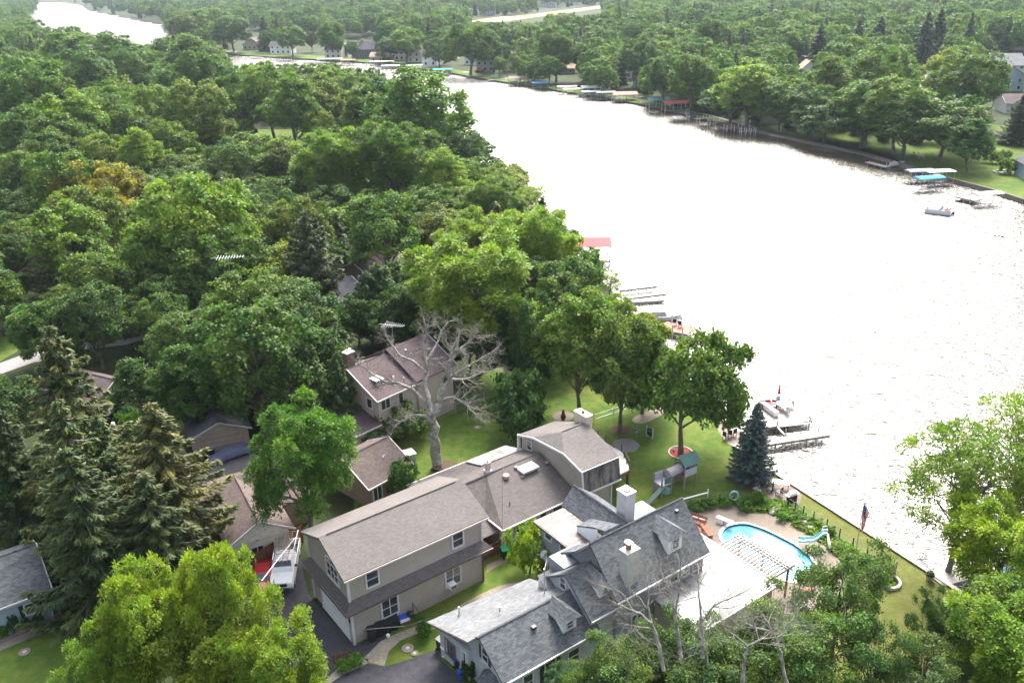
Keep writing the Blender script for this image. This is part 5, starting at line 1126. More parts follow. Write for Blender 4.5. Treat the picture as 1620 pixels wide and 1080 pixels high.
# brown-roofed two storey house: ridge towards the camera-right gable plus a left wing
t, L_, D = house('brown_roof_house', 'two storey beige house with a dark brown roof behind the dead tree', (604, 702), (672, 668), 9.0, 5.6, 8.0, 'x', siding('stone_beige_siding', (.42, .35, .29), .18), BRSH2, .45,
    wins=[(1.0, 4.6, 1.2, 1.1, 2, 1), (3.2, 4.5, .55, 1.3, 1, 1), (1.2, 1.9, 1.0, .5, 1, 1), (3.6, 1.4, 1.2, 1.2, 2, 1), (1.5, 4.6, .8, 1.1, 1, 1, 'l')], chim=(1.2, 6.2, 1.0, 9.0, M('brown_brick', (.16, .1, .095), .9, .2, 8)))
hb = t
MB().slab([(5.2, -.6, 5.9), (5.2, 4.5, 8.5), (11.5, 4.5, 8.5), (11.5, -.6, 5.9)], .16).slab([(5.2, 4.5, 8.49), (11.5, 4.5, 8.49), (11.5, 9.6, 5.7), (5.2, 9.6, 5.7)], .16).build('roof', BRSH2, hb)
w = MB(); w.face([(5.6, -.2, 0), (11.1, -.2, 0), (11.1, -.2, 5.95), (5.6, -.2, 5.95)]); w.face([(11.1, -.2, 0), (11.1, 9.2, 0), (11.1, 9.2, 5.7), (11.1, 4.5, 8.3), (11.1, -.2, 5.95)]); w.build('wall', siding('stone_beige_siding', (.42, .35, .29)), hb)
edge_trim(hb, 'fascia', [(11.53, -.6, 5.8), (11.53, 4.5, 8.42), (11.53, 9.6, 5.6)], .08, .16)
MB().box((1.5, 1.9, 6.95), (1.1, 1.4, .12), 0, 0, 0).build('skylight', M('skylight_glass', (.6, .65, .7), .15, .05), hb)
fl = MB()
for dx in (-.25, .25): fl.lathe([(.1, 9.0), (.1, 9.35), (.14, 9.4)], (1.2+dx, 6.2, 0), 6)
fl.build('flue', M('cream_cap', (.62, .57, .48)), hb)
MB().tube([(6.5, 2.5, 7.0), (6.5, 2.5, 8.6)], .11, 8).build('vent_pipe', METAL, hb); MB().tube([(3.2, 1.0, 6.3), (3.2, 1.0, 6.9)], .08, 6).build('vent_pipe', WHITEP, hb); MB().tube([(4.0, .2, 5.9), (4.0, .2, 6.7)], .06, 6).build('vent_pipe', METAL, hb)
MB().slab([(-3.8, -.3, 2.6), (0, -.3, 2.6), (0, 4, 3.8), (-3.8, 4, 3.8)], .14).build('wing_roof', BRSH2, hb)
w = MB(); w.prism([(-3.4, .1), (-.02, .1), (-.02, 8), (-3.4, 8)], 0, 2.55); w.build('wing_wall', siding('stone_beige_siding', (.42, .35, .29)), hb); edge_trim(hb, 'fascia', [(-3.85, -.35, 2.55), (0, -.35, 2.55)], .08, .14)
# detached garage
house('detached_garage', 'detached garage with a tan door behind the covered car', (309, 728), (397, 708), 7.5, 2.65, 4.1, 'y', TANW, DKSH, .4, cat='garage', garage=(.8, 5.3, 2.1, M('tan_door', (.37, .29, .24), .6, .08)))
# low house with the porch
t, L_, D = house('ranch_house', 'low dark-roofed house with a porch behind the spruces', (160, 664), (216, 634), 9, 2.5, 4.2, 'y', BROWNW, BRSH2, .5, wins=[(1, 1.4, .8, 1.3, 1, 1), (2.4, 1.4, .8, 1.3, 1, 1)])
MB().slab([(-5, -3.6, 2.3), (L_+.4, -3.6, 2.3), (L_+.4, -.2, 2.9), (-5, -.2, 2.9)], .14).build('porch_roof', BRSH2, t); edge_trim(t, 'fascia', [(L_+.45, -3.6, 2.25), (L_+.45, -.2, 2.85)], .08, .14)
for x in (0, 1.8, L_): MB().box((x, -3.2, 1.1), (.12, .12, 2.3)).build('porch_post', TRIM, t)
house('tan_roof_house', 'house with a tan hip roof at the left edge', (-70, 520), (38, 488), 11, 3.2, 5.6, 'x', BROWNW, TANSH, .5, hip=.8)
# brown house left of the pickup
t, L_, D = house('brown_house', 'low house with a brown cross-gabled roof left of the pickup', (372, 905), (462, 875), 7.9, 2.9, 4.7, 'y', CREAM, BRSH, .5, wins=[(2.2, 1.4, 1.0, 1.0, 2, 1)])
MB().slab([(-3.6, 3.6, 2.9), (L_*.5, 3.6, 2.9), (L_*.5, 8.0, 4.7), (-3.6, 8.0, 4.7)], .16).slab([(-3.6, 8.0, 4.69), (8.6, 8.0, 4.69), (8.6, 9.8, 4.0), (-3.6, 9.8, 4.0)], .16).slab([(L_*.5, 3.6, 2.9), (8.6, 3.6, 2.9), (8.6, 8.0, 4.7), (L_*.5, 8.0, 4.7)], .16).build('roof', BRSH, t)
w = MB(); w.prism([(-3.2, 4.0), (8.2, 4.0), (8.2, 9.5), (-3.2, 9.5)], 0, 2.8); w.build('wall', BROWNW, t)
MB().slab([(0, -.06, 2.62), (L_, -.06, 2.62), (L_/2, -.06, 4.5)], .04, dirv=(0, 1, 0)).build('gable_panel', M('cream_trim', (.62, .6, .54), .6), t)
MB().box((-1.2, 6.6, 4.25), (.35, .3, .25)).build('roof_vent', DARKTRIM, t); MB().box((-2.2, 8.9, 4.5), (.7, .3, .12)).build('roof_vent', TRIM, t)
# cottage by the dead tree
t, L_, D = house('brown_cottage', 'brown cottage with a plum-brown roof in front of the dead tree', (588, 806), (648, 772), 6.6, 2.7, 4.6, 'x', BROWNW, BRSH, .45, wins=[(.9, 1.5, 1.0, 1.5, 2, 1)])
MB().tube([(3.2, 1.6, 3.6), (3.2, 1.6, 4.0), (3.4, 1.6, 4.05)], .06, 5).build('vent_pipe', WHITEP, t)
# blue house at the left edge
t, L_, D = house('blue_house', 'pale blue house with a blue-grey shingle roof at the lower left edge', (-30, 1020), (84, 975), 7.4, 2.9, 4.9, 'x', BLUEW, GREYSH, .45, wins=[(3.9, 1.6, .75, .95, 1, 2)])
for x in (3.25, 4.55): MB().box((x, -.05, 1.6), (.32, .05, 1.15)).build('shutter', SHUT, t)
MB().box((L_+.02, -.03, 1.4), (.14, .12, 2.7)).build('downspout', TRIM, t); MB().box((2.8, 5.6, 4.25), (.6, .2, .12)).build('roof_vent', DARKTRIM, t)
# roofs glimpsed in the woods
house('grey_roof_house', 'small grey roof glimpsed between the pines left of the brown-roofed house', (540, 505), (580, 492), 8, 3, 4.8, 'x', BROWNW, DKSH, .4)
house('brown_house', 'house under the trees with a flat brown roof and pale deck', (590, 462), (650, 440), 8, 2.6, 4.4, 'x', BROWNW, BRSH2, .4, wins=[(3, 1.5, 1, 1, 1, 1)])
house('hip_roof_house', 'house in the woods with a grey hip roof showing over the crowns', (300, 224), (358, 219), 12, 5, 8.5, 'x', GREYW, GREYSH2, .5, hip=.9)
house('grey_house', 'grey roof corner glimpsed behind the trees near the water', (560, 292), (594, 286), 10, 4, 7, 'x', GREYW, GREYSH2, .4)
house('lake_house', 'small house half hidden by trees near the upper bend', (200, 152), (232, 149), 12, 4, 7.5, 'x', BROWNW, BRSH2, .4)

# ---------------------------------------------------------------- houses across the river
def fh(label, px, py, wpx, dep, eave, ridge, axis, wall, roof, ang=None, **k):
    a = U(px-wpx/2, py); d = depth(a); L_ = wpx/FPX*d; an = ang if ang is not None else -.15
    b = a+Vector((L_*math.cos(an), L_*math.sin(an), 0)); n = max(1, int(L_//3)); fl = eave > 4
    ws = [(L_*(i+.5)/n, z, 1.1, 1.3, 1, 1) for i in range(n) for z in ((1.5, 4.3) if fl else (1.5,))]
    return house('river_house', label, (a.x, a.y, 0), (b.x, b.y, 0), dep, eave, ridge, axis, wall, roof, .5, wins=ws, **k)
fh('cream gabled cottage with a red-brown roof on the far lawn', 400, 79, 30, 12, 3.2, 8, 'y', CREAM, BRSH)
fh('white two storey house behind the far lawn trees', 445, 86, 34, 10, 5, 8, 'x', WHITEW, DKSH)
fh('pale stone house behind the round tree across the narrow', 528, 93, 26, 11, 5, 8.5, 'x', CREAM, BRSH2)
fh('white house with a bay at the far shore beside the dark gabled one', 540, 91, 24, 10, 5, 8, 'y', WHITEW, GREYSH2)
fh('dark gabled house across the river with a stone chimney', 575, 93, 34, 12, 5.5, 9.5, 'x', M('dark_clapboard', (.12, .12, .15), .8), DKSH, chim=(5, 6, 1.2, 11))
fh('tan cottage with an orange-tan roof by the far shore', 597, 99, 22, 9, 3.2, 5.5, 'x', TANW, TANSH)
fh('small red-brown cottage at the far shore', 612, 99, 14, 8, 3, 5, 'x', BRWOOD, BRSH)
fh('white and grey house with arched windows across the river', 636, 96, 24, 10, 5, 8.5, 'y', WHITEW, DKSH)
fh('cream two storey house with a brown roof across the river', 660, 99, 30, 12, 5.5, 9, 'x', CREAM, BRSH, chim=(6, 6, 1.1, 10.5))
fh('white shore house with a grey porch roof beside the canopies', 680, 105, 24, 9, 5, 7.5, 'x', WHITEW, GREYSH)
fh('pale house showing through the dark trees on the far side', 712, 95, 22, 10, 4, 7, 'x', CREAM, BRSH2)
fh('white two storey house with a charcoal roof behind the pale trunks', 752, 103, 34, 11, 5.5, 8.5, 'x', WHITEW, DKSH)
fh('grey cottage with a white sun porch and dark roof at the far shore', 768, 114, 28, 10, 5.5, 9, 'y', LGREYW, DKSH)
fh('cream gable showing beside the tall olive tree', 806, 113, 20, 10, 5.5, 9.5, 'y', CREAM, BRSH2)
fh('small shed-roofed house between the trees above the bank', 897, 118, 22, 9, 3, 5, 'x', BROWNW, TANSH)
fh('tan house with a white chimney above the salmon canopy', 968, 118, 34, 12, 5, 8.5, 'x', TANW, BRSH, chim=(3, 8, 1.4, 11, M('white_brick', (.7, .68, .66), .9)))
fh('stone gabled house left of the small blue spruce', 1001, 126, 26, 10, 6, 10, 'y', CREAM, BRSH)
fh('low grey-roofed house behind the small blue spruce', 1014, 140, 26, 11, 3, 6, 'x', LGREYW, GREYSH2)
fh('pale peaked roof behind the utility poles', 1278, 128, 30, 11, 4, 8.5, 'y', WHITEW, TANSH)
fh('hazy pale blue house with white gables at the right edge', 1592, 145, 46, 12, 6, 10, 'y', BLUEW, BRSH)
fh('large light grey roof behind the pale blue house', 1594, 122, 44, 18, 5, 9.5, 'x', WHITEW, GREYSH2)
fh('low brown-roofed house at the right edge above the park lawn', 1610, 180, 40, 12, 3.5, 6, 'x', WHITEW, BRSH2)
fh('pale grey gabled house cut by the right edge beside the park lawn', 1652, 290, 44, 10, 3.5, 6, 'y', BLUEW, DKSH)
fh('white house at the far left between blue-green trees', 222, 22, 16, 12, 6, 10, 'y', WHITEW, GREYSH2)
fh('pale pink house at the far left shore', 238, 25, 18, 12, 6, 9, 'x', WHITEW, TANSH)
# the suburb beyond the woods
sub = [(747, 22), (763, 17), (775, 22), (790, 14), (808, 16), (828, 12), (856, 9), (872, 10), (912, 3), (935, 5), (690, 9), (715, 12), (655, 14), (640, 6), (735, 4), (800, 4), (528, 18), (505, 12), (470, 10), (555, 8), (590, 10), (445, 14), (410, 12), (370, 8), (340, 14), (620, 18), (575, 3), (1610, 28), (1240, 12), (1000, 4)]
DS = ['white', 'cream', 'pale grey', 'pale pink', 'light tan']; DR = ['grey roof', 'tan roof', 'brown roof']
for i, (x, y) in enumerate(sub):
    lab = 'distant %s suburban house with a %s, %s' % (DS[i % 5], DR[i % 3], ('behind the ripe field' if 740 <= x <= 945 else 'left of the ripe field' if x < 740 else 'right of the ripe field'))
    fh(lab+(', nearer row' if y > 11 else ', farther row'), x, y+3, 14+(i*7) % 6, 11, 5.5, 9, 'xy'[i % 2], [WHITEW, CREAM, LGREYW, M('pink_siding', (.6, .5, .48)), TANW][i % 5], [GREYSH2, TANSH, BRSH][i % 3], ang=(i*37 % 50-25)/60, group='suburban houses beyond the woods')

# ---------------------------------------------------------------- docks, lifts and boats
def dock(label, a, b, wd, z=.05, posts=4, mat=DECKW, rail=0, name='dock', post_up=.0, group=None):
    A_, B_ = U(a[0], a[1], z), U(b[0], b[1], z); d = B_-A_; L_ = math.hypot(d.x, d.y)
    t = thing(name, label, 'dock', (A_.x, A_.y, 0), math.atan2(d.y, d.x), group)
    MB().box((L_/2, 0, z-.06), (L_, wd, .12)).build('deck', mat, t)
    for s in (-1, 1): MB().box((L_/2, s*(wd/2+.02), z-.16), (L_-.02, .08, .2)).build('edge_beam', M('dock_beam', (.2, .17, .15), .9), t)
    for i in range(posts):
        for s in (-1, 1): MB().tube([(L_*(i+.5)/posts, s*(wd/2+.09), -1.9), (L_*(i+.5)/posts, s*(wd/2+.09), z+.12+post_up)], .06 if not post_up else .11, 5).build('post', POLEM if not post_up else M('pale_post', (.6, .55, .52)), t)
    return t
def hull(mb, L_, W_2, H_, z=0, m=0, point=.9):
    xs = np.linspace(-L_/2, L_/2, 9); k0 = len(mb.v)
    for x in xs:
        f = (x+L_/2)/L_; wv = W_2*(1 if f < .45 else max(.04, math.cos((f-.45)/.55*math.pi/2)**.6)); up = H_*(1+.25*f*f)
        mb.v += [(x, -wv, z+up), (x, -wv*.8, z+up*.35), (x, 0, z+.3*H_*f*f*f), (x, wv*.8, z+up*.35), (x, wv, z+up)]
    for i in range(8):
        for j in range(4):
            a = k0+i*5+j; mb.f.append((a, a+1, a+6, a+5)); mb.m.append(m)
        a = k0+i*5; mb.f.append((a, a+5, a+9, a+4)); mb.m.append(m+1)
    mb.f.append((k0, k0+4, k0+3, k0+2, k0+1)); mb.m.append(m)
HULLW = M('white_gelcoat', (.6, .6, .61), .25, .04); INNER = M('boat_interior', (.35, .33, .32), .7, .2)
def boat(label, px, py, ang, L_=6, W_2=1.1, z=None, hullm=HULLW, cover=None, group=None, name='motor_boat', top=False):
    p = U(px, py, WZ if z is None else z); t = thing(name, label, 'boat', (p.x, p.y, (WZ-.15) if z is None else z), ang, group)
    mb = MB(); hull(mb, L_, W_2, .9); mb.build('hull', [hullm, INNER if cover is None else cover], t)
    if cover is None:
        MB().slab([(L_*.12, -W_2*.7, .95), (L_*.12, W_2*.7, .95), (L_*.02, W_2*.65, 1.45), (L_*.02, -W_2*.65, 1.45)], .04).build('windshield', GLASS, t)
        for s in (-.45, .45): MB().box((-L_*.08, s, 1.0), (.5, .5, .5)).build('seat', M('boat_seat', (.5, .47, .45)), t)
    else: MB().slab([(-L_*.48, -W_2, .92), (L_*.4, -W_2*.6, 1.0), (L_*.4, W_2*.6, 1.0), (-L_*.48, W_2, .92)], .1).slab([(-L_*.3, -W_2*.7, .95), (L_*.1, -W_2*.6, .95), (L_*.05, 0, 1.55), (-L_*.25, 0, 1.5)], .05).slab([(-L_*.3, W_2*.7, .95), (L_*.1, W_2*.6, .95), (L_*.05, 0, 1.55), (-L_*.25, 0, 1.5)], .05).build('cover', cover, t)
    mt_ = MB().box((-L_*.5-.25, 0, .9), (.4, .35, .5)).box((-L_*.5-.25, 0, .3), (.18, .12, .9)); mt_.build('outboard_motor', BLACK, t)
    if top:
        MB().box((0, 0, 2.35), (2.4, W_2*1.8, .08)).build('canvas_top', M('grey_canvas', (.5, .5, .52)), t)
        for sx in (-1.1, 1.1):
            for sy in (-1, 1): MB().tube([(sx, sy*W_2*.85, .95), (sx, sy*W_2*.85, 2.35)], .03, 4).build('top_pole', METAL, t)
    return t
def lift(label, px, py, ang, L_, W_, colr, roofz=2.6, arched=False, name='boat_lift', group=None, boat_in=False, posts=3, flat=False):
    p = U(px, py, roofz-.3); t = thing(name, label, 'boat lift', (p.x, p.y, 0), ang, group); mt = M(colr[0], colr[1], .9, .08, spec=.1)
    mb = MB(); h = .35 if not flat else .06
    n = 6
    for i in range(n):
        a0, a1 = math.pi*i/n, math.pi*(i+1)/n
        f = lambda a: (-W_/2*math.cos(a), roofz-.3+h*math.sin(a))
        (y0, z0), (y1, z1) = f(a0), f(a1); mb.slab([(-L_/2, y0, z0), (L_/2, y0, z0), (L_/2, y1, z1), (-L_/2, y1, z1)], .05)
    if not flat: mb.face([(-L_/2, -W_/2, roofz-.3)]+[(-L_/2, -W_/2*math.cos(math.pi*i/n), roofz-.3+h*math.sin(math.pi*i/n)) for i in range(1, n)]+[(-L_/2, W_/2, roofz-.3)]); mb.face([(L_/2, -W_/2, roofz-.3)]+[(L_/2, -W_/2*math.cos(math.pi*i/n), roofz-.3+h*math.sin(math.pi*i/n)) for i in range(1, n)]+[(L_/2, W_/2, roofz-.3)])
    mb.build('canopy', mt, t)
    for i in range(posts):
        for s in (-1, 1): MB().tube([(-L_/2+.4+(L_-.8)*i/(posts-1), s*(W_/2-.15), -2), (-L_/2+.4+(L_-.8)*i/(posts-1), s*(W_/2-.15), roofz-.3)], .05, 5).build('post', METAL, t)
    for s in (-1, 1): MB().box((0, s*(W_/2-.3), -.3), (L_-.4, .12, .12)).build('cradle_beam', METAL, t)
    if boat_in: boat('white boat cradled under the '+label.replace('pontoon lift with a ', '').replace('boat lift with a ', ''), px, py+3, ang, L_*.85, W_*.33, z=-.1)
    return t
def gableroof_dock(label, px, py, ang, L_, W_, mat, roofz=2.7, group=None):
    p = U(px, py, roofz); t = thing('covered_boat_slip', label, 'boathouse', (p.x, p.y, 0), ang, group)
    MB().slab([(-L_/2, -W_/2, roofz-.3), (L_/2, -W_/2, roofz-.3), (L_/2, 0, roofz+.5), (-L_/2, 0, roofz+.5)], .1).slab([(-L_/2, 0, roofz+.49), (L_/2, 0, roofz+.49), (L_/2, W_/2, roofz-.3), (-L_/2, W_/2, roofz-.3)], .1).build('roof', mat, t)
    for i in range(4):
        for s in (-1, 1): MB().box((-L_/2+.3+(L_-.6)*i/3, s*(W_/2-.3), .3), (.16, .16, roofz*2-1.4)).build('post', TRIM, t)
    MB().box((0, -W_/2+.5, 0), (L_, .9, .12)).build('walkway', DECKW, t); MB().box((0, 0, .6), (L_-.5, .1, .1)).build('beam', POLEM, t); return t
shA = math.radians(-38)
# near dock group
dk1 = dock('pale dock with a wide end platform holding a table and red umbrella', (1156, 680), (1281, 661), 1.25, .08, 6)
pA, pB, pC, pD = [U(x, y, .09) for x, y in ((1206, 669), (1281, 660), (1249, 633), (1196, 641))]
mb = MB().prism([(q.x-dk1.location.x, q.y-dk1.location.y) for q in (pA, pB, pC, pD)], -.04, .1)
pf = mb.build('platform', DECKW, dk1); pf.rotation_euler[2] = -dk1.rotation_euler[2]
pp = MB()
for q in (pB, pC, pD): MB().tube([(q.x-dk1.location.x, q.y-dk1.location.y, -2), (q.x-dk1.location.x, q.y-dk1.location.y, .3)], .07, 5).build('corner_post', POLEM, pf)
dock('lower pale dock running out parallel to the platform dock', (1160, 707), (1308, 684), 1.15, .08, 6)
def at_pf(u, v, z=.1):
    q = pD+(pC-pD)*u; q2 = pA+(pB-pA)*u; r_ = q2+(q-q2)*v; return Vector((r_.x, r_.y, z))
t = thing('patio_table', 'round patio table on the dock platform', 'table', at_pf(.6, .6)); MB().lathe([(.75, .7), (.78, .72), (.75, .75)], n=16).build('table_top', M('tan_table', (.5, .46, .42)), t)
for k in range(4): MB().tube([(.45*math.cos(k*1.57+.78), .45*math.sin(k*1.57+.78), 0), (.35*math.cos(k*1.57+.78), .35*math.sin(k*1.57+.78), .7)], .025, 4).build('leg', DARKTRIM, t)
def chair(label, p, rz, mat=METAL, group=None, name='patio_chair', low=False):
    t = thing(name, label, 'chair', p, rz, group); h = .3 if low else .44
    MB().box((0, 0, h), (.5, .5, .05)).build('seat', mat, t); MB().box((0, .26, h+.3), (.5, .05, .6), 0, 0, 0).build('backrest', mat, t)
    for sx in (-.22, .22):
        for sy in (-.22, .22): MB().box((sx, sy, h/2), (.05, .05, h)).build('leg', mat, t)
        MB().box((sx*1.15, 0, h+.2), (.05, .5, .04)).build('armrest', mat, t)
    return t
for k, (dx, dy, lb) in enumerate(((-1.05, .1, 'left of'), (.2, -1.1, 'in front of'), (1.05, .15, 'right of'), (-.1, 1.1, 'behind'))):
    p = at_pf(.6, .6)+Vector((dx, dy, 0)); chair('grey metal chair %s the round dock table' % lb, p, math.atan2(-dy, -dx)-math.pi/2-math.pi, METAL, 'chairs round the dock table')
p = at_pf(.62, .93); t = thing('patio_umbrella', 'closed red umbrella on the dock platform', 'umbrella', p); MB().lathe([(.28, 0), (.28, .1), (.05, .14)], n=10).build('base', DARKTRIM, t); MB().tube([(0, 0, .1), (0, 0, 2.7)], .025, 6).build('pole', METAL, t); MB().lathe([(.1, 1.2), (.2, 1.35), (.14, 1.9), (.1, 2.4), (.02, 2.75)], n=8).build('canopy', M('red_canvas', (.45, .02, .03), .8), t)
p = at_pf(.3, .8); t = thing('outdoor_sofa', 'dark sofa with red cushions on the dock platform', 'sofa', p, .0)
MB().box((0, 0, .2), (1.9, .9, .4)).build('base', M('dark_wicker', (.08, .05, .05)), t); MB().box((0, .42, .5), (1.9, .15, .5)).build('backrest', M('dark_wicker', (.08, .05, .05)), t)
for x in (-.6, 0, .6): MB().box((x, -.05, .47), (.56, .75, .14)).build('cushion', M('red_cushion', (.62, .06, .09), .8), t)
a_, b_ = U(1202, 635, .5), U(1229, 655, .5); mid = (a_+b_)/2; t = thing('storage_bench', 'long white bench along the near side of the dock platform', 'bench', (mid.x, mid.y, .1), math.atan2(b_.y-a_.y, b_.x-a_.x))
for x in (-.9, .9): MB().box((x*(b_-a_).length/3.6, 0, .35), ((b_-a_).length*.49, .55, .5)).build('box_section', WHITEP, t); MB().box((x*(b_-a_).length/3.6, 0, .62), ((b_-a_).length*.5, .62, .05)).build('lid', M('grey_lid', (.45, .46, .48)), t)
a_ = U(1262, 678, 0); t = thing('boat_lift', 'empty boat lift frame between the two pale docks', 'boat lift', (a_.x, a_.y, 0), math.radians(10))
for y in (-.9, .9): MB().box((0, y, 0), (4.2, .14, .14)).build('rail', WHITEP, t)
for x in (-2, 2):
    MB().box((x, 0, -.1), (.12, 2.2, .12)).build('cross_beam', METAL, t)
    for y in (-1, 1): MB().tube([(x, y, -1.9), (x, y, .7)], .07, 5).build('post', POLEM, t)
# further docks on the near bank
dock('empty weathered dock beyond the yard trees, upper arm', (978, 458), (1038, 451), 1.1, .2, 5)
dock('empty weathered dock beyond the yard trees, lower arm', (985, 471), (1052, 463), 1.1, .2, 5)
dock('low dock timbers in the water below the empty docks', (990, 478), (1050, 474), .6, -.3, 4)
dock('brown sun deck with two chairs', (1048, 514), (1094, 523), 3.2, .2, 3, REDDECK, name='sun_deck', post_up=1.0)
for k, (x, y) in enumerate(((1068, 514), (1076, 517))): chair(('left' if k == 0 else 'right')+' of the two dark chairs on the brown sun deck', U(x, y, .2), 2.6, BLACK, 'chairs on the sun deck')
boat('covered grey boat beside the brown sun deck', 1048, 506, -.1, 5.5, 1.1, cover=M('grey_cover', (.13, .14, .15), .8))
gableroof_dock('red boathouse roof on white posts seen above the bank trees', 931, 380, -.05, 8.0, 6.0, M('red_metal_roof', (.52, .12, .12), .9, .06, spec=.08), 3.2)
lift('boat lift with a teal canopy behind the thin bank tree', 812, 298, .2, 6, 3, ('teal_canvas', (.05, .3, .25)))
# bottom right dock and boat
dock('pale dock at the lower right half hidden by leaves', (1478, 915), (1560, 893), 2.0, .12, 3)
boat('white and blue motor boat under the trees at the lower right', 1590, 925, .5, 6, 1.1, cover=M('blue_cover', (.1, .2, .32), .6), top=False)
p = U(1470, 917, 0); t = thing('planter', 'grey planter on the seawall at the foot of the lower right dock', 'planter', p); MB().lathe([(.25, 0), (.35, .5), (.3, .5)], n=10).build('pot', METAL, t); MB().blob((0, 0, .65), (.4, .4, .3), jit=.2, rng=RNG).build('plant', LEAF, t)
# the moving pontoon
p = U(1484, 338, WZ); t = thing('pontoon_boat', 'white pontoon boat with passengers cruising near the far shore', 'boat', (p.x, p.y, WZ), math.radians(145))
t.scale = (.82, .82, .82)
for s in (-.95, .95): MB().tube([(-3.2, s, .15), (2.7, s, .15), (3.4, s, .35)], [.3, .3, .08], 8).build('pontoon', METAL, t)
MB().box((0, 0, .5), (6.2, 2.5, .12)).build('deck', HULLW, t)
for s in (-1.2, 1.2): MB().box((.2, s, .85), (5.6, .05, .6)).build('side_panel', HULLW, t)
MB().box((3.0, 0, .85), (.05, 2.4, .6)).build('front_panel', HULLW, t)
MB().box((-1.0, .6, .85), (.7, .6, .6)).build('console', INNER, t); MB().box((1.5, -.85, .75), (2.2, .6, .4)).build('bench_seat', M('boat_seat', (.5, .47, .45)), t); MB().box((-2.6, 0, .75), (.6, 2.2, .4)).build('bench_seat', M('boat_seat', (.5, .47, .45)), t)
MB().box((-3.5, 0, .6), (.5, .4, .8)).build('outboard_motor', BLACK, t); MB().slab([(-2.2, -1.2, 1.3), (-2.2, 1.2, 1.3), (-2.9, 1.2, 2.2), (-2.9, -1.2, 2.2)], .06).build('canvas_top', M('grey_canvas', (.5, .5, .52)), t)
def person(label, p, shirt, rz, parent=None):
    """seated passenger: one skinned body"""
    t = thing('person', label, 'person', p, rz)
    V = [(0, 0, .1), (0, .02, .35), (0, .03, .55), (0, .03, .66), (0, .02, .76), (.1, -.2, .12), (.11, -.42, .08), (.11, -.42, -.3), (-.1, -.2, .12), (-.11, -.42, .08), (-.11, -.42, -.3), (.18, .02, .52), (.24, -.08, .3), (.16, -.28, .26), (-.18, .02, .52), (-.24, -.08, .3), (-.16, -.28, .26)]
    E_2 = [(0, 1), (1, 2), (2, 3), (3, 4), (0, 5), (5, 6), (6, 7), (0, 8), (8, 9), (9, 10), (2, 11), (11, 12), (12, 13), (2, 14), (14, 15), (15, 16)]
    R_ = [.15, .15, .14, .06, .11, .09, .07, .045, .09, .07, .045, .06, .045, .035, .06, .045, .035]
    me = bpy.data.meshes.new('body'); me.from_pydata(V, E_2, []); me.materials.append(M(shirt[0], shirt[1], .8)); o = link('body', me, t); o.modifiers.new('s', 'SKIN')
    for i, q in enumerate(R_): me.skin_vertices[0].data[i].radius = (q, q)
    me.skin_vertices[0].data[0].use_root = True
    s = o.modifiers.new('d', 'SUBSURF'); s.levels = s.render_levels = 1
    MB().blob((0, .03, .83), (.1, .12, .09), 8, 5).build('hair', M('brown_hair', (.05, .03, .02)), t)
for k, (dx, dy, c, lb) in enumerate(((-1.7, .5, ('red_shirt', (.5, .08, .07)), 'passenger in a red shirt at the stern of the pontoon boat'), (-2.2, -.3, ('coral_shirt', (.55, .2, .15)), 'passenger in a coral shirt beside the one in red on the pontoon boat'), (-.6, .1, ('dark_shirt', (.06, .06, .1)), 'driver in a dark shirt on the pontoon boat'))):
    an = math.radians(145); person(lb, (p.x+dx*math.cos(an)-dy*math.sin(an), p.y+dx*math.sin(an)+dy*math.cos(an), WZ+.85), c, an+math.pi/2)
# far shore, right to left
TEAL = ('teal_canopy', (.12, .3, .34)); BLUEC = ('blue_canopy', (.08, .38, .72)); WHC = ('white_canopy', (.5, .5, .52)); REDC = M('coral_metal_roof', (.52, .17, .15), .9, .06, spec=.08); GRC = ('grey_canopy', (.3, .34, .42)); CRC = ('cream_canopy', (.6, .56, .5)); TUR = ('turquoise_canopy', (.1, .5, .6))
lift('boat lift with a plain white cover beside the far lawn', 1562, 306, .18, 6.5, 2.9, WHC, 2.0, boat_in=False)
dock('pale platform dock beside the white covered lift', (1516, 309), (1548, 316), 3.0, .1, 3)
lift('boat lift with a bright blue canopy at the far lawn corner', 1470, 281, .18, 6.6, 3, BLUEC, 2.4, boat_in=True)
lift('boat lift with a flat white roof behind the blue one', 1486, 270, .1, 7, 3.4, WHC, 2.8, flat=True)
lift('boat lift with a long grey canopy left of the blue one', 1455, 270, .1, 6.5, 3, GRC, 2.2)
dock('short grey dock with rope and posts below the large oaks', (1372, 256), (1404, 264), 1.6, .0, 3)
boat('small light boat tied at the short grey dock', 1418, 262, .3, 5, 1.0)
dock('short plank dock at the bare far bank', (1218, 213), (1238, 217), 1.2, 0, 2, name='dock')
dock('white posted dock furthest right of the wooden group', (1168, 208), (1198, 207), 1.5, .1, 4, post_up=.9, mat=DECKW)
dock('reddish dock with a bench, second of the wooden group', (1142, 203), (1188, 200), 2.0, .1, 4, mat=REDDECK, post_up=.9)
dock('thin white dock, third of the wooden group', (1117, 195), (1144, 193), 1.2, .1, 3, post_up=.9)
dock('pale L-shaped dock, leftmost of the wooden group', (1100, 188), (1130, 186), 2.0, .1, 3, post_up=.7)
dock('long dock walkway along the far bank behind the wooden group', (1098, 176), (1196, 202), 1.4, .15, 8)
gableroof_dock('covered slip with a coral red roof, right one of two', 1069, 161, .05, 9.5, 6, REDC)
boat('white boat with a blue cover moored right of the coral roof', 1078, 177, .1, 6, 1.2, cover=M('blue_cover2', (.05, .12, .45), .6))
boat('low white boat moored under the coral roof', 1052, 170, .2, 6, 1.2)
gableroof_dock('covered slip with a teal roof between the two coral ones', 1041, 156, .1, 8.5, 5.5, M('teal_metal_roof', (.14, .32, .34), .9, .06, spec=.08))
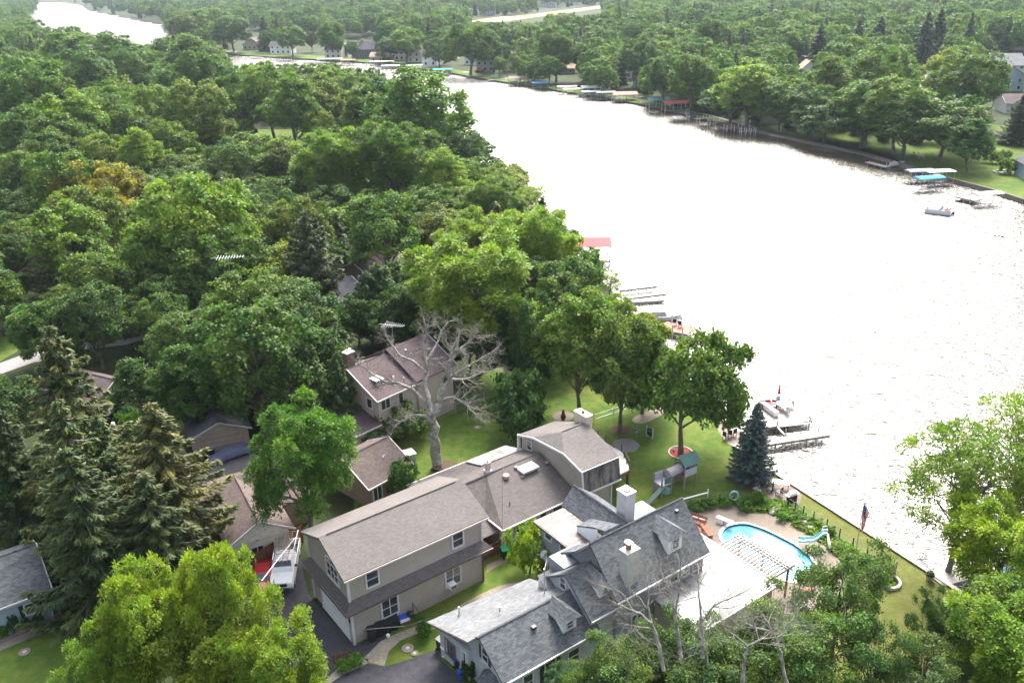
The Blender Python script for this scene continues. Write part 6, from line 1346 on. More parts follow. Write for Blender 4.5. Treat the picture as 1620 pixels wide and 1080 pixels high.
gableroof_dock('covered slip with a salmon roof, left one of two', 988, 147, .08, 10, 6.5, M('salmon_roof', (.6, .25, .2), .9, .06, spec=.08))
boat('two toned boat moored right of the salmon roof', 1008, 157, .2, 6, 1.2)
lift('boat lift with a pale grey arched canopy left of the salmon roof', 958, 146, .08, 8, 3.6, WHC)
lift('boat lift with a light arched canopy, second left of the salmon roof', 935, 145, .08, 8, 3.6, ('pale_grey_canopy', (.55, .57, .62)))
boat('open white boat with dark trim below the arched canopies', 934, 153, .1, 7, 1.3)
gableroof_dock('dark boathouse with a white roof edge by the far lawn', 936, 137, .05, 9, 5, M('dark_boathouse_roof', (.5, .5, .52)), 3.2)
lift('boat lift with a cream canopy by the dry lawn, nearer one', 906, 141, .1, 8.5, 3, CRC); lift('boat lift with a cream canopy by the dry lawn, farther one', 897, 137, .1, 8.5, 3, ('white_cream_canopy', (.68, .64, .58)))
lift('boat lift with a sky blue cover beside the brown boathouse roof', 855, 131, .12, 8, 3, BLUEC, 2.2, boat_in=True)
gableroof_dock('brown roofed boat slip left of the blue cover', 824, 122, .12, 12, 6, M('brown_metal_roof', (.28, .2, .19), .9, .06, spec=.08), 3.0)
boat('white boat with a grey canvas top under the brown roofed slip', 818, 132, .1, 7, 1.3, top=True)
dock('long thin dock left of the brown roofed slip', (772, 127), (805, 124), 2, .1, 4); boat('white cruiser tied at the long thin dock', 779, 122, .2, 7, 1.4)
dock('dock with a white boat below the pale trunks', (736, 121), (762, 119), 1.8, .1, 3); boat('white boat below the pale trunks on the far shore', 732, 117, .1, 6.5, 1.3)
t = boat('red kayak hull lying on the far lawn by the grey cottage', 759, 114, .1, 4.5, .5, z=.1, hullm=M('red_hull', (.6, .03, .04)), cover=M('red_hull', (.6, .03, .04)), name='kayak')
lift('boat lift with a turquoise canopy at the far bend', 700, 110, .1, 10, 4, TUR, boat_in=True)
lift('boat lift with a dark canopy left of the turquoise one', 676, 106, .1, 9, 4, ('dark_canopy', (.12, .12, .14))); lift('boat lift with a cream flat top at the far bend', 655, 103, .1, 9, 5, CRC, flat=True)
lift('pontoon lift with a white canopy below the cream roof', 618, 104, .05, 10, 4, WHC, 3.0, boat_in=True); lift('long boat lift with a cream roof beside the small lawn', 604, 97, .03, 14, 5, CRC, 3.4, flat=True)
lift('boat lift with a salmon canopy by the small far lawn', 551, 95, .0, 9, 4, ('salmon_canopy', (.55, .25, .18))); lift('long boat lift with a pale green roof across the narrow', 522, 93, .0, 15, 6, ('pale_green_canopy', (.45, .5, .45)), 3.2, flat=True)
dock('dock along the far shore of the narrow, right part', (480, 98), (520, 99), 2.5, .1, 4); dock('dock with railings along the far shore of the narrow, middle', (440, 95), (462, 95), 2.5, .1, 4, post_up=.9); dock('dock at the small lawn across the narrow, left part', (395, 90), (415, 91), 2.5, .1, 3)
boat('white cruiser at the left end of the narrow', 356, 84, .1, 9, 1.6, top=True); boat('white boat beside the cruiser at the narrow', 372, 85, .0, 7, 1.3)
for k, (x, y) in enumerate(((240, 62), (248, 66), (252, 55))): lift('boat lift with a pale canopy by the peninsula, '+('front', 'right', 'rear')[k], x, y, .0, 14, 5, [WHC, GRC, CRC][k], 3.4)
for k, (x, y) in enumerate(((145, 19), (160, 22), (178, 26), (195, 30), (210, 33), (228, 37), (244, 40))): lift('distant boat lift on the upper bend, %s' % ('first from the left', 'second from the left', 'third from the left', 'in the middle', 'third from the right', 'second from the right', 'first from the right')[k], x, y, .1, 16, 6, [WHC, GRC, CRC][k % 3], 4, group='boat lifts on the upper bend')
for k, (x, y, c) in enumerate(((46, 62, WHC), (58, 50, GRC), (52, 45, WHC), (44, 72, CRC))): lift('boat lift beside the left bank of the upper bend, %s' % ('white, second from the front', 'grey, at the back right', 'white, at the very back', 'cream, at the front')[k], x, y, .0, 13, 6, c, 3.2)
for k, (x, y, x2, y2, lb) in enumerate(((868, 139, 884, 138, 'right of the sky blue cover'), (915, 149, 950, 151, 'below the arched canopies'), (962, 155, 985, 154, 'in front of the salmon roof'), (1012, 163, 1030, 162, 'left of the teal roof'), (1084, 180, 1100, 179, 'right of the coral roof'), (690, 117, 712, 116, 'right of the turquoise canopy'), (640, 109, 662, 109, 'below the cream flat top'), (576, 101, 598, 102, 'left of the long cream roof'))):
    dock('short pale dock %s on the far shore' % lb, (x, y), (x2, y2), 1.6, .1, 3, post_up=.5)
for k, (x, y, lb) in enumerate(((846, 131, 'left of the sky blue cover'), (889, 143, 'by the cream canopies'), (968, 157, 'in front of the salmon roof'), (1026, 166, 'left of the teal roof'), (1096, 184, 'right of the coral roof'), (748, 123, 'below the pale trunks'), (796, 127, 'at the end of the long thin dock'), (648, 112, 'below the cream flat top'))):
    boat('small white boat moored %s on the far shore' % lb, x, y, .15+k*.4 % 1, 5.5, 1.1, cover=None if k % 2 else M('grey_cover', (.13, .14, .15)))
# utility poles on the far bank
for k, (x, y, h) in enumerate(((1132, 108, 11), (1168, 110, 8), (1210, 120, 8), (1565, 195, 9), (571, 92, 11))):
    p = U(x, y); t = thing('utility_pole', ('tall wooden utility pole left of the olive topped trees', 'utility pole with a crossarm right of the tall one', 'utility pole third along the line', 'utility pole with crossarm above the park lawn', 'utility pole in front of the dark gabled house')[k], 'pole', p)
    MB().tube([(0, 0, 0), (0, 0, h)], [.17, .12], 6).build('pole', POLEM, t); MB().box((0, 0, h-.6), (2.2, .12, .14)).build('crossarm', POLEM, t)
MB().tube([U(1132, 108)+Vector((0, 0, 10.8)), U(1150, 109)+Vector((0, 0, 8.6)), U(1168, 110)+Vector((0, 0, 7.6)), U(1190, 116)+Vector((0, 0, 6.9)), U(1210, 120)+Vector((0, 0, 7.6))], .04, 4).build('power_line', BLACK, None, label='power line strung between the utility poles across the river', category='cable')
p = U(1505+80, 273); t = thing('fire_pit', 'stone ringed fire pit on the far lawn', 'fire pit', p)
for k in range(14):
    a = k*2*math.pi/14; MB().box((1.5*math.cos(a)*1.3, 1.5*math.sin(a), .15), (.6, .4, .35), a+.5).build('stone', M('field_stone', (.35, .32, .28), .9, .25, 6), t)
MB().lathe([(.8, .02), (.6, .1)], n=10).build('ash_bed', BLACK, t)
# ---------------------------------------------------------------- vehicles
CARR = M('red_paint', (.42, .012, .02), .25, .05, coat=.6); CARW = M('white_paint', (.74, .74, .76), .25, .04, coat=.5); TYRE = M('tyre', (.02, .02, .02), .85, .2); CHROME = M('chrome', (.6, .6, .62), .15, .05, metal=1.0)
LAMP = M('headlamp', (.75, .76, .78), .1, .03); TAIL = M('tail_lamp', (.4, .02, .02), .2)
def wheel(t, x, y, r=.4):
    s = 1 if y > 0 else -1
    w = MB().tube([(0, -s*.12, 0), (0, s*.12, 0)], r, 16).build('wheel', TYRE, t, loc=(x, y, r)); MB().tube([(0, s*.1, 0), (0, s*.135, 0)], r*.58, 10).build('rim', METAL, w)
def loft(secs, z_fn=None):
    """secs: list of (x, half width bottom, half width top, z bottom, z top); a closed body along x"""
    mb = MB(); k = 0
    for x, wb, wt, zb, zt in secs: mb.v += [(x, -wb, zb), (x, -wb*1.02, zb+(zt-zb)*.55), (x, -wt, zt), (x, wt, zt), (x, wb*1.02, zb+(zt-zb)*.55), (x, wb, zb)]
    n = len(secs)
    for i in range(n-1):
        for j in range(6):
            a = i*6+j; b = i*6+(j+1) % 6; mb.f.append((a, b, b+6, a+6)); mb.m.append(0)
    mb.f.append((5, 4, 3, 2, 1, 0)); mb.m.append(0); b = (n-1)*6; mb.f.append(tuple(b+j for j in range(6))); mb.m.append(0); return mb
fr, re_ = U(446, 941), U(460, 868); dv = fr-re_; mid = (fr+re_)/2
tk = thing('pickup_truck', 'white pickup with ladders on its roof rack beside the garage wing', 'pickup truck', (mid.x, mid.y, 0), math.atan2(dv.y, dv.x))
loft([(3.0, .9, .82, .45, .85), (2.95, .97, .9, .42, 1.05), (1.5, 1.0, .96, .4, 1.2), (1.45, 1.0, .97, .4, 1.22), (-.75, 1.0, .97, .4, 1.22), (-.8, 1.0, .97, .4, .5)]).build('body', CARW, tk, smooth=False)
loft([(1.55, .9, .88, 1.2, 1.24), (.85, .92, .74, 1.2, 1.88), (-.5, .92, .76, 1.2, 1.92), (-.82, .92, .86, 1.2, 1.3)]).build('cab', CARW, tk)
MB().slab([(1.5, -.8, 1.27), (1.5, .8, 1.27), (.92, .68, 1.84), (.92, -.68, 1.84)], .03).build('windshield', GLASS, tk)
for s in (-1, 1):
    for x0, x1 in ((.8, .2), (.12, -.55)): MB().slab([(x0, s*.925, 1.27), (x1, s*.925, 1.27), (x1, s*.80, 1.8), (x0-.06, s*.80, 1.8)], .02, dirv=(0, -s, 0)).build('side_window', GLASS, tk)
    MB().box((-1.95, s*.96, .86), (2.3, .08, .72)).build('bed_side', CARW, tk); MB().box((1.0, s*1.1, 1.32), (.12, .22, .2)).build('mirror', BLACK, tk)
    MB().box((2.98, s*.72, .86), (.1, .38, .24)).build('headlight', LAMP, tk); MB().box((-3.08, s*.88, .95), (.08, .16, .4)).build('tail_light', TAIL, tk)
    wheel(tk, 1.95, s*.88); wheel(tk, -2.0, s*.88)
MB().box((3.02, 0, .86), (.07, 1.0, .26)).build('grille', BLACK, tk); MB().box((3.08, 0, .52), (.16, 1.9, .24)).build('front_bumper', CHROME, tk); MB().box((-1.95, 0, .62), (2.3, 1.84, .08)).build('bed_floor', BLACK, tk); MB().box((-3.08, 0, .86), (.07, 1.9, .7)).build('tailgate', CARW, tk)
rk = MB()
for s in (-1, 1):
    rk.tube([(-3.0, s*.92, 2.1), (1.1, s*.8, 2.12)], .035, 5)
    for x in (-2.9, -.95): rk.tube([(x, s*.95, 1.2), (x, s*.9, 2.1)], .035, 5)
for x in (-2.9, -1.9, -.9, .3): rk.tube([(x, -.88, 2.1), (x, .88, 2.1)], .03, 5)
rk.build('ladder_rack', METAL, tk)
def ladder(label, L_, w_, n, loc, rot, mt):
    t = thing('ladder', label, 'ladder', loc, 0); t.rotation_euler = rot
    for s in (-1, 1): MB().box((0, s*w_/2, 0), (L_, .035, .09)).build('side_rail', mt, t)
    for k in range(n): MB().box((-L_/2+L_*(k+.5)/n, 0, 0), (.04, w_-.03, .04)).build('rung', METAL, t)
    return t
zr = tk.rotation_euler[2]; c_, s_ = math.cos(zr), math.sin(zr)
def ontk(x, y, z): return (mid.x+x*c_-y*s_, mid.y+x*s_+y*c_, z)
ladder('silver extension ladder lying on the left of the pickup rack', 4.6, .42, 14, ontk(-.8, -.35, 2.2), (0, 0, zr), METAL); ladder('orange-railed ladder lying on the right of the pickup rack', 4.2, .4, 13, ontk(-.5, .3, 2.22), (0, 0, zr), M('orange_rail', (.45, .2, .17)))
fr, re_ = U(415, 948), U(420, 898); dv = fr-re_; mid = (fr+re_)/2
rc_ = thing('parked_car', 'red car half hidden by the locust beside the pickup', 'car', (mid.x, mid.y, 0), math.atan2(dv.y, dv.x))
loft([(2.15, .7, .65, .35, .65), (2.0, .85, .78, .3, .8), (1.0, .88, .82, .28, .95), (-1.6, .88, .84, .28, 1.0), (-2.1, .82, .78, .32, .9)]).build('body', CARR, rc_); loft([(1.0, .78, .76, .93, .97), (.35, .78, .6, .93, 1.42), (-1.0, .78, .62, .95, 1.42), (-1.6, .78, .74, .95, 1.0)]).build('cabin', CARR, rc_)
MB().slab([(.98, -.68, 1.0), (.98, .68, 1.0), (.4, .56, 1.41), (.4, -.56, 1.41)], .03).build('windshield', GLASS, rc_); MB().slab([(-1.58, -.68, 1.03), (-1.58, .68, 1.03), (-1.05, .57, 1.42), (-1.05, -.57, 1.42)], .03).build('rear_window', GLASS, rc_)
for s in (-1, 1):
    wheel(rc_, 1.3, s*.78, .31); wheel(rc_, -1.3, s*.78, .31); MB().box((2.1, s*.6, .66), (.1, .3, .14)).build('headlight', LAMP, rc_); MB().slab([(.8, s*.79, 1.0), (-1.3, s*.79, 1.0), (-1.0, s*.65, 1.36), (.4, s*.65, 1.36)], .02, dirv=(0, -s, 0)).build('side_window', GLASS, rc_)
a_, b_ = U(334, 738), U(390, 719); dv = a_-b_; mid = (a_+b_)/2+Vector((0, .6, 0))
cc_ = thing('covered_car', 'car under a blue-grey fabric cover in front of the detached garage', 'car', (mid.x, mid.y, 0), math.atan2(dv.y, dv.x))
o = loft([(2.35, .6, .5, .12, .5), (2.2, .85, .7, .1, .72), (1.1, .92, .78, .1, .92), (.4, .92, .62, .1, 1.32), (-.8, .92, .62, .1, 1.36), (-1.6, .92, .72, .1, 1.08), (-2.2, .85, .68, .1, .95), (-2.35, .7, .55, .15, .6)]).build('car_cover', M('blue_grey_cover', (.14, .16, .25), .75, .15, 2, .4), cc_, smooth=True)
s = o.modifiers.new('s', 'SUBSURF'); s.levels = s.render_levels = 2
for x in (1.45, -1.4): wheel(cc_, x, -.8, .3)
# ---------------------------------------------------------------- bins and small things round the houses
def bin_(label, px, py, lid=BLACK, body=BLACK, s=1.0, rz=.3, group=None):
    p = U(px, py); t = thing('wheelie_bin', label, 'bin', p, rz, group)
    mb = MB(); mb.v = [(-.25*s, -.28*s, 0), (.25*s, -.28*s, 0), (.25*s, .25*s, 0), (-.25*s, .25*s, 0), (-.31*s, -.36*s, 1.0*s), (.31*s, -.36*s, 1.0*s), (.31*s, .33*s, 1.05*s), (-.31*s, .33*s, 1.05*s)]
    mb.f = [(0, 3, 2, 1), (4, 5, 6, 7), (0, 1, 5, 4), (1, 2, 6, 5), (2, 3, 7, 6), (3, 0, 4, 7)]; mb.m = [0]*6; mb.build('body', body, t)
    MB().slab([(-.34*s, -.4*s, 1.04*s), (.34*s, -.4*s, 1.04*s), (.34*s, .36*s, 1.13*s), (-.34*s, .36*s, 1.13*s)], .07*s).build('lid', lid, t); MB().tube([(-.28*s, .36*s, .95*s), (.28*s, .36*s, .95*s)], .03*s, 5).build('handle', body, t)
    for x in (-.27, .27): MB().tube([(x*s-.04, .28*s, .12*s), (x*s+.04, .28*s, .12*s)], .12*s, 8).build('wheel', TYRE, t)
    return t
for k, (x, y) in enumerate(((589, 1011), (601, 1004), (613, 998), (624, 993))): bin_('black bin under the lower garage wing window, %s in the row' % ('first from the left', 'second from the left', 'third from the left', 'last')[k], x, y, group='black bins along the garage wing')
bin_('black bin with a blue lid by the grey house bay window', 727, 1056, BLUEPL, rz=.9); bin_('black bin under the low grey eave', 699, 1027, rz=.9); bin_('small blue recycling bin beside the round dark bush', 728, 1071, BLUEPL, BLUEPL, .6); bin_('black bin with a green crate on top at the porch', 799, 882, M('green_plastic', (.02, .3, .1), .5)); bin_('round black bin at the porch corner', 809, 879)
bin_('black bin in front of the tan garage door', 327, 724); bin_('blue-lidded bin in front of the tan garage door', 337, 721, BLUEPL); bin_('small black box bin at the garage corner', 316, 726, s=.75)
p = U(704, 1036); t = thing('garden_urn', 'white pedestal urn on the drive by the low grey eave', 'urn', p); MB().lathe([(.25, 0), (.2, .1), (.1, .3), (.1, .5), (.28, .75), (.32, .9), (.26, .92)], n=12).build('urn', WHITEP, t)
p = U(614, 1008); t = thing('garden_ornament', 'small pale stone ornament beside the black bins', 'ornament', p); MB().blob((0, 0, .22), (.16, .14, .22), jit=.15, rng=RNG).build('stone', WHITEP, t)
p = U(640, 985); t = thing('storage_tote', 'blue-lidded clear tote on the heap by the wall', 'crate', p, .5); MB().box((0, 0, .5), (.8, .5, .35)).build('tub', WHITEP, t); MB().box((0, 0, .7), (.84, .54, .06)).build('lid', BLUEPL, t); MB().box((0, 0, .16), (.8, .6, .32)).build('stand', BRWOOD, t)
p = U(650, 983); t = thing('kettle_grill', 'black kettle grill beside the garage wing wall', 'grill', p); MB().blob((0, 0, .8), (.32, .32, .26), 10, 6).build('kettle', BLACK, t)
for k in range(3): MB().tube([(.1*math.cos(k*2.1), .1*math.sin(k*2.1), .7), (.34*math.cos(k*2.1), .34*math.sin(k*2.1), 0)], .02, 4).build('leg', BLACK, t)
for k, (x, y, lb) in enumerate(((39, 1031, 'on the lower left lawn'), (645, 1025, 'larger one by the gravel path'), (656, 1033, 'smaller one by the gravel path'), (755, 676, 'on the lawn right of the dead tree'))):
    p = U(x, y, .02); t = thing('access_cover', 'round concrete access cover, '+lb, 'cover', p); r_ = (.45, .48, .3, .42)[k]; MB().lathe([(r_, 0), (r_, .05), (r_*.9, .07)], n=18).build('lid', CONC, t); MB().lathe([(r_*.35, .07), (r_*.33, .085)], n=12).build('centre_plate', METAL, t)
for k, (x, y, w_) in enumerate(((6, 1008, 18), (24, 1001, 16), (44, 994, 16), (63, 988, 15))): T2(x, y, y-(26 if k == 1 else 17), w_, 'shrub', (.6, .85, .8), 'clipped dark shrub at the blue house wall, %s from the left' % ('first', 'second', 'third', 'fourth')[k], 'shrubs along the blue house')
for x, y, lb in ((545, 1060, 'left'), (563, 1052, 'right')): T2(x, y, y-16, 24, 'shrub', (1.1, 1.5, .9), '%s hosta clump in the gravel strip by the picket fence' % lb)
T2(742, 1074, 1046, 26, 'shrub', (.5, .5, .5), 'round dark bush under the bay window'); T2(672, 1006, 978, 26, 'shrub', (.9, 1.2, .8), 'leafy bush at the tip of the low grey roof'); T2(330, 700, 640, 40, 'shrub', DK, 'dark bush behind the detached garage')
T2(838, 1000, 985, 20, 'shrub', MID, 'small bush by the gravel yard hidden under the low roof')
def fence(name, label, pts, h, pmat, step=2.0, rails=(), slat=None, pw=.07, cat='fence', extra=0):
    P = [U(x, y) for x, y in pts]; o = P[0]; t = thing(name, label, cat, (o.x, o.y, 0)); P = [q-o for q in P]
    for a, b in zip(P[:-1], P[1:]):
        d = b-a; L_ = d.length; n = max(1, round(L_/step)); an = math.atan2(d.y, d.x)
        for i in range(n+(1 if b == P[-1] else 0)): q = a+d*i/n; MB().box((q.x, q.y, (h+extra)/2), (pw, pw, h+extra), an).build('post', pmat, t)
        m_ = (a+b)/2
        for z, rm, rw in rails: MB().box((m_.x, m_.y, z), (L_, .03, rw), an).build('rail', rm, t)
        if slat:
            ns = int(L_/slat[0])
            for i in range(ns): q = a+d*(i+.5)/ns; MB().box((q.x, q.y, h/2), (slat[0]*slat[2], .025, h*.96), an).build('board', slat[1], t)
    return t
CEDAR = M('cedar_board', (.2, .075, .04), .85, .25)
fence('wooden_fence', 'tall red-brown board fence behind the pickup', [(388, 914), (436, 884), (452, 868), (480, 858)], 1.9, CEDAR, 2.4, [(1.6, CEDAR, .1)], (.3, CEDAR, .93))
fence('picket_fence', 'short brown picket fence by the driveway at the bottom', [(528, 1048), (556, 1041)], .8, CEDAR, 1.4, [(.6, CEDAR, .07)], (.15, CEDAR, .6))
IRON = M('black_iron', (.015, .015, .015), .5)
t = fence('pool_fence', 'black pool fence with tall posts along the riverside lawn', [(1210, 768), (1222, 778), (1246, 803), (1257, 811), (1270, 817), (1286, 826), (1307, 838), (1327, 853), (1348, 868), (1370, 884), (1392, 900), (1409, 912)], 1.25, IRON, 2.2, [(1.1, IRON, .02), (.15, IRON, .02), (.62, IRON, .012)], pw=.08)
fence('pool_fence', 'black fence bounding the pool bed on the playset side', [(1080, 812), (1138, 797), (1187, 793), (1210, 768)], 1.2, IRON, 2.5, [(1.1, IRON, .02), (.6, IRON, .012)])
fence('gate_panel', 'weathered wood gate panel at the corner of the pool fence', [(1400, 918), (1416, 906)], 1.3, POLEM, 2, [], (.14, POLEM, .8), cat='gate')
CH = M('chain_link', (.4, .41, .42), .5, metal=.5)
fence('chain_link_fence', 'chain link fence across the lawn behind the dead tree', [(672, 676), (702, 662), (740, 646), (791, 624)], 1.2, CH, 2.4, [(1.18, CH, .04), (.6, CH, .01), (.9, CH, .01), (.3, CH, .01)], pw=.05)
fence('chain_link_fence', 'chain link fence from the chimney to the river', [(940, 670), (1000, 650), (1058, 633), (1072, 622)], 1.2, CH, 2.8, [(1.18, CH, .04), (.6, CH, .01)], pw=.05)
fence('iron_fence', 'short black fence panel against the garage wing wall', [(654, 972), (668, 992)], 1.3, IRON, 1.5, [(1.2, IRON, .04), (.1, IRON, .04)])
p = U(1074, 803); q = U(1119, 791); t = thing('white_pipe', 'white pipe rail at the edge of the pool bed', 'rail', p); MB().tube([(0, 0, .9), (q.x-p.x, q.y-p.y, .9)], .07, 6).build('pipe', WHITEP, t); MB().tube([(q.x-p.x, q.y-p.y, 0), (q.x-p.x, q.y-p.y, 1.3)], .05, 6).build('post', WHITEP, t); MB().tube([(0, 0, 0), (0, 0, .9)], .05, 6).build('post', WHITEP, t)
p = U(1160, 797); t = thing('hose_coil', 'blue-grey hose coil hung on the pool fence', 'hose', p); MB().tube([(.42*math.cos(a), 0, .95+.5*math.sin(a)) for a in np.linspace(0, 6.283, 17)], .1, 6).build('coil', M('blue_hose', (.25, .36, .42), .6), t); MB().box((0, .05, .5), (.06, .06, 1.0)).build('hanger', IRON, t)
p = U(561, 703); t = thing('wooden_crate', 'small wooden box shed beside the brown cottage', 'shed', p, .4); MB().box((0, 0, .6), (2.2, 1.2, 1.2)).build('box', M('plywood', (.33, .19, .1)), t); MB().box((0, 0, 1.24), (2.3, 1.3, .08)).build('lid', M('plywood_lid', (.38, .24, .14)), t)
p = U(643, 728); t = thing('hot_tub', 'grey plastic tub behind the brown cottage', 'tub', p, .5); MB().box((0, 0, .45), (1.7, 1.2, .9)).build('tub', M('tub_grey', (.3, .34, .38)), t); MB().box((0, 0, .9), (1.9, 1.4, .1)).build('rim', METAL, t)
p = U(838, 938); t = thing('lumber_pile', 'pile of weathered lumber behind the low grey roof', 'lumber', p, .55)
for k in range(7): MB().box((.1*(k % 3), -.5+.16*k, .1+.1*(k % 2)), (3.6, .13, .08), .04*(k-3)).build('plank', BRWOOD if k % 2 else POLEM, t)
# satellite dish and antennas
p = U(866, 921); t = thing('satellite_dish', 'white satellite dish on a bent mast beside the grey house', 'dish', p); MB().tube([(0, 0, 0), (0, 0, 2.2), (-.15, .1, 2.7)], .04, 5).build('mast', WHITEP, t)
MB().lathe([(.02, 0), (.25, .03), (.42, .12)], n=14).build('dish', WHITEP, t, loc=(-.25, .1, 2.8)).rotation_euler = (.7, .5, 0); MB().tube([(-.25, .1, 2.8), (-.9, -.3, 3.2)], .025, 4).build('feed_arm', WHITEP, t)
def antenna(label, loc, rz, L_=3.2, h=2.4):
    t = thing('tv_antenna', label, 'antenna', loc, rz); MB().tube([(0, 0, -h), (0, 0, .05)], .03, 5).build('mast', METAL, t); MB().tube([(-L_/2, 0, 0), (L_/2, 0, 0)], .03, 5).build('boom', WHITEP, t)
    for k in range(10): x = -L_*.3+L_*.75*k/9; w = 1.0-.06*k; MB().tube([(x, -w, .02), (x, w, .02)], .018, 4).build('element', WHITEP, t)
q = U(620, 514, 9.6); antenna('television antenna over the ridge of the brown-roofed house', (q.x, q.y, 9.6), -.25)
q = U(360, 407, 15.5); antenna('lone television antenna poking out of the left wood', (q.x, q.y, 15.5), .15, 4.2, 15.4)
# ---------------------------------------------------------------- playset, sign, sitting places
o = U(1083, 766); e = U(1046, 780); an = math.atan2(e.y-o.y, e.x-o.x); dl = (e-o).length
ps = thing('playset', 'wooden climbing playset with a green roof, tube bridge and slide', 'playset', o, an)
PW = M('playset_wood', (.24, .21, .21), .85, .2); PL = M('playset_panel', (.42, .42, .46), .8, .1); GR = M('green_metal', (.07, .15, .125), .6, .1); DG = M('dark_green_plastic', (.03, .07, .06), .5)
for x in (-.75, .75):
    for y in (-.75, .75): MB().box((x, y, 1.5), (.12, .12, 3.0)).build('post', PW, ps)
MB().box((0, 0, 1.5), (1.6, 1.6, .08)).build('platform', PW, ps); MB().slab([(-1.05, -1.05, 2.85), (1.05, -1.05, 2.85), (1.05, 0, 3.7), (-1.05, 0, 3.7)], .06).slab([(-1.05, 0, 3.69), (1.05, 0, 3.69), (1.05, 1.05, 2.85), (-1.05, 1.05, 2.85)], .06).build('roof', GR, ps)
for y in (-.8, .8): MB().box((0, y, 1.95), (1.5, .04, .8)).build('side_panel', PL, ps)
MB().box((-.8, 0, 1.95), (.04, 1.5, .8)).build('side_panel', PL, ps); MB().box((0, -.82, .6), (1.4, .04, 1.0)).build('lower_panel', PW, ps)
MB().tube([(.75, 0, 2.2), (dl-.7, .0, 2.0)], .5, 12).build('tube_bridge', M('grey_tube', (.33, .3, .32), .6, .1), ps)
for x in (dl-.7, dl+.5):
    for y in (-.6, .6): MB().box((x, y, 1.1), (.12, .12, 2.2)).build('post', PW, ps)
MB().box((dl-.1, 0, 1.3), (1.3, 1.3, .08)).build('platform', PL, ps); MB().box((dl-.1, -.65, 1.75), (1.2, .04, .8)).build('side_panel', PL, ps); MB().box((dl+.55, -.2, .6), (.05, .9, 1.2)).build('lower_panel', PW, ps); MB().box((dl-.2, .64, 1.75), (.8, .04, .7)).build('corner_panel', GR, ps)
MB().slab([(dl+.3, .4, 1.35), (dl+.3, .95, 1.35), (dl+2.9, 1.35, .15), (dl+2.9, .8, .15)], .08).build('slide', DG, ps)
for sx in (1.2, dl-1.3):
    MB().tube([(sx, -1.5, 0), (sx+.2, 0, 2.0)], .05, 5).build('brace', GR, ps)
MB().tube([(1.3, -.9, 1.9), (dl-1, -.9, 1.9)], .05, 5).build('swing_beam', PW, ps)
for sx in (1.6, 2.4): MB().tube([(sx, -.9, 1.9), (sx, -.9, .5)], .015, 4).tube([(sx+.4, -.9, 1.9), (sx+.4, -.9, .5)], .015, 4).box((sx+.2, -.9, .48), (.42, .2, .04)).build('swing', DG, ps)
p = U(1051, 778); t = thing('turtle_sandbox', 'green lidded sandbox beside the foot of the playset', 'sandbox', p); MB().lathe([(.6, 0), (.66, .18), (.6, .25), (.35, .42), (.05, .48)], n=14).build('lid', M('pale_green_plastic', (.14, .3, .25), .5), t); MB().blob((.62, .25, .2), (.16, .13, .12)).build('head', M('pale_green_plastic', (.14, .3, .25)), t)
a_, b_ = U(1023, 689), U(1032, 694); t = thing('yard_sign', 'dark sign board between two white posts on the lawn', 'sign', a_, math.atan2(b_.y-a_.y, b_.x-a_.x)); ln = (b_-a_).length
for x in (0, ln): MB().box((x, 0, .6), (.11, .11, 1.25)).lathe([(.07, 1.2), (.02, 1.36)], (x, 0, 0), 6).build('post', TRIM, t)
MB().box((ln/2, 0, .65), (ln-.12, .05, .85)).build('board', M('dark_board', (.03, .035, .05), .4), t); MB().box((ln/2, -.03, .8), (ln*.45, .02, .1)).build('lettering', M('sign_grey', (.3, .3, .32)), t)
p = U(1007, 690); t = thing('lawn_pole', 'thin pole with a small blue top left of the yard sign', 'pole', p); MB().tube([(0, 0, 0), (0, 0, 1.5)], .02, 5).build('pole', METAL, t); MB().box((0, 0, .5), (.3, .2, .14)).build('feeder', M('blue_feeder', (.2, .3, .5)), t)
p = U(891, 664); t = thing('patio_heater', 'dark red chiminea on the round patio', 'fire pot', p); MB().lathe([(.15, 0), (.3, .25), (.34, .5), (.2, .8), (.12, 1.3), (.1, 1.35)], n=10).build('pot', M('dark_clay', (.12, .04, .03)), t)
for k, (x, y, rz) in enumerate(((1148, 694, 2.2), (1154, 691, 2.9), (1160, 689, 3.6))): chair('%s dark chair on the shore patio left of the docks' % ('left', 'middle', 'right')[k], U(x, y), rz, IRON, 'chairs on the shore patio')
for k, (x, y) in enumerate(((1135, 668), (1155, 671))): p = U(x, y); t = thing('planter', '%s flower pot at the edge of the shore patio' % ('left', 'right')[k], 'planter', p); MB().lathe([(.18, 0), (.27, .35), (.24, .36)], n=10).build('pot', M('brown_pot', (.15, .09, .07)), t); MB().blob((0, 0, .5), (.33, .33, .25), jit=.25, rng=RNG).build('plant', LEAF, t)
for k, (x, y, rz) in enumerate(((1217, 778, 1.2), (1219, 770, .9), (1232, 783, 3.9))): chair('%s dark chair on the brick patio behind the pool fence' % ('left', 'rear', 'right')[k], U(x, y), rz, IRON, 'chairs on the brick patio')
p = U(1234, 772); t = thing('patio_table', 'pale long table on the brick patio', 'table', p, -.3); MB().box((0, 0, .72), (1.7, .8, .06)).build('table_top', WHITEP, t)
for x in (-.75, .75):
    for y in (-.33, .33): MB().box((x, y, .35), (.05, .05, .7)).build('leg', METAL, t)
p = U(1252, 793); t = thing('gas_grill', 'white and black grill cart on the brick patio', 'grill', p, .4); MB().box((0, 0, .4), (.9, .5, .7)).build('cabinet', BLACK, t); MB().box((0, 0, .85), (1.4, .5, .06)).build('shelf', WHITEP, t); MB().tube([(-.4, 0, .95), (.4, 0, .95)], .26, 10).build('hood', WHITEP, t)
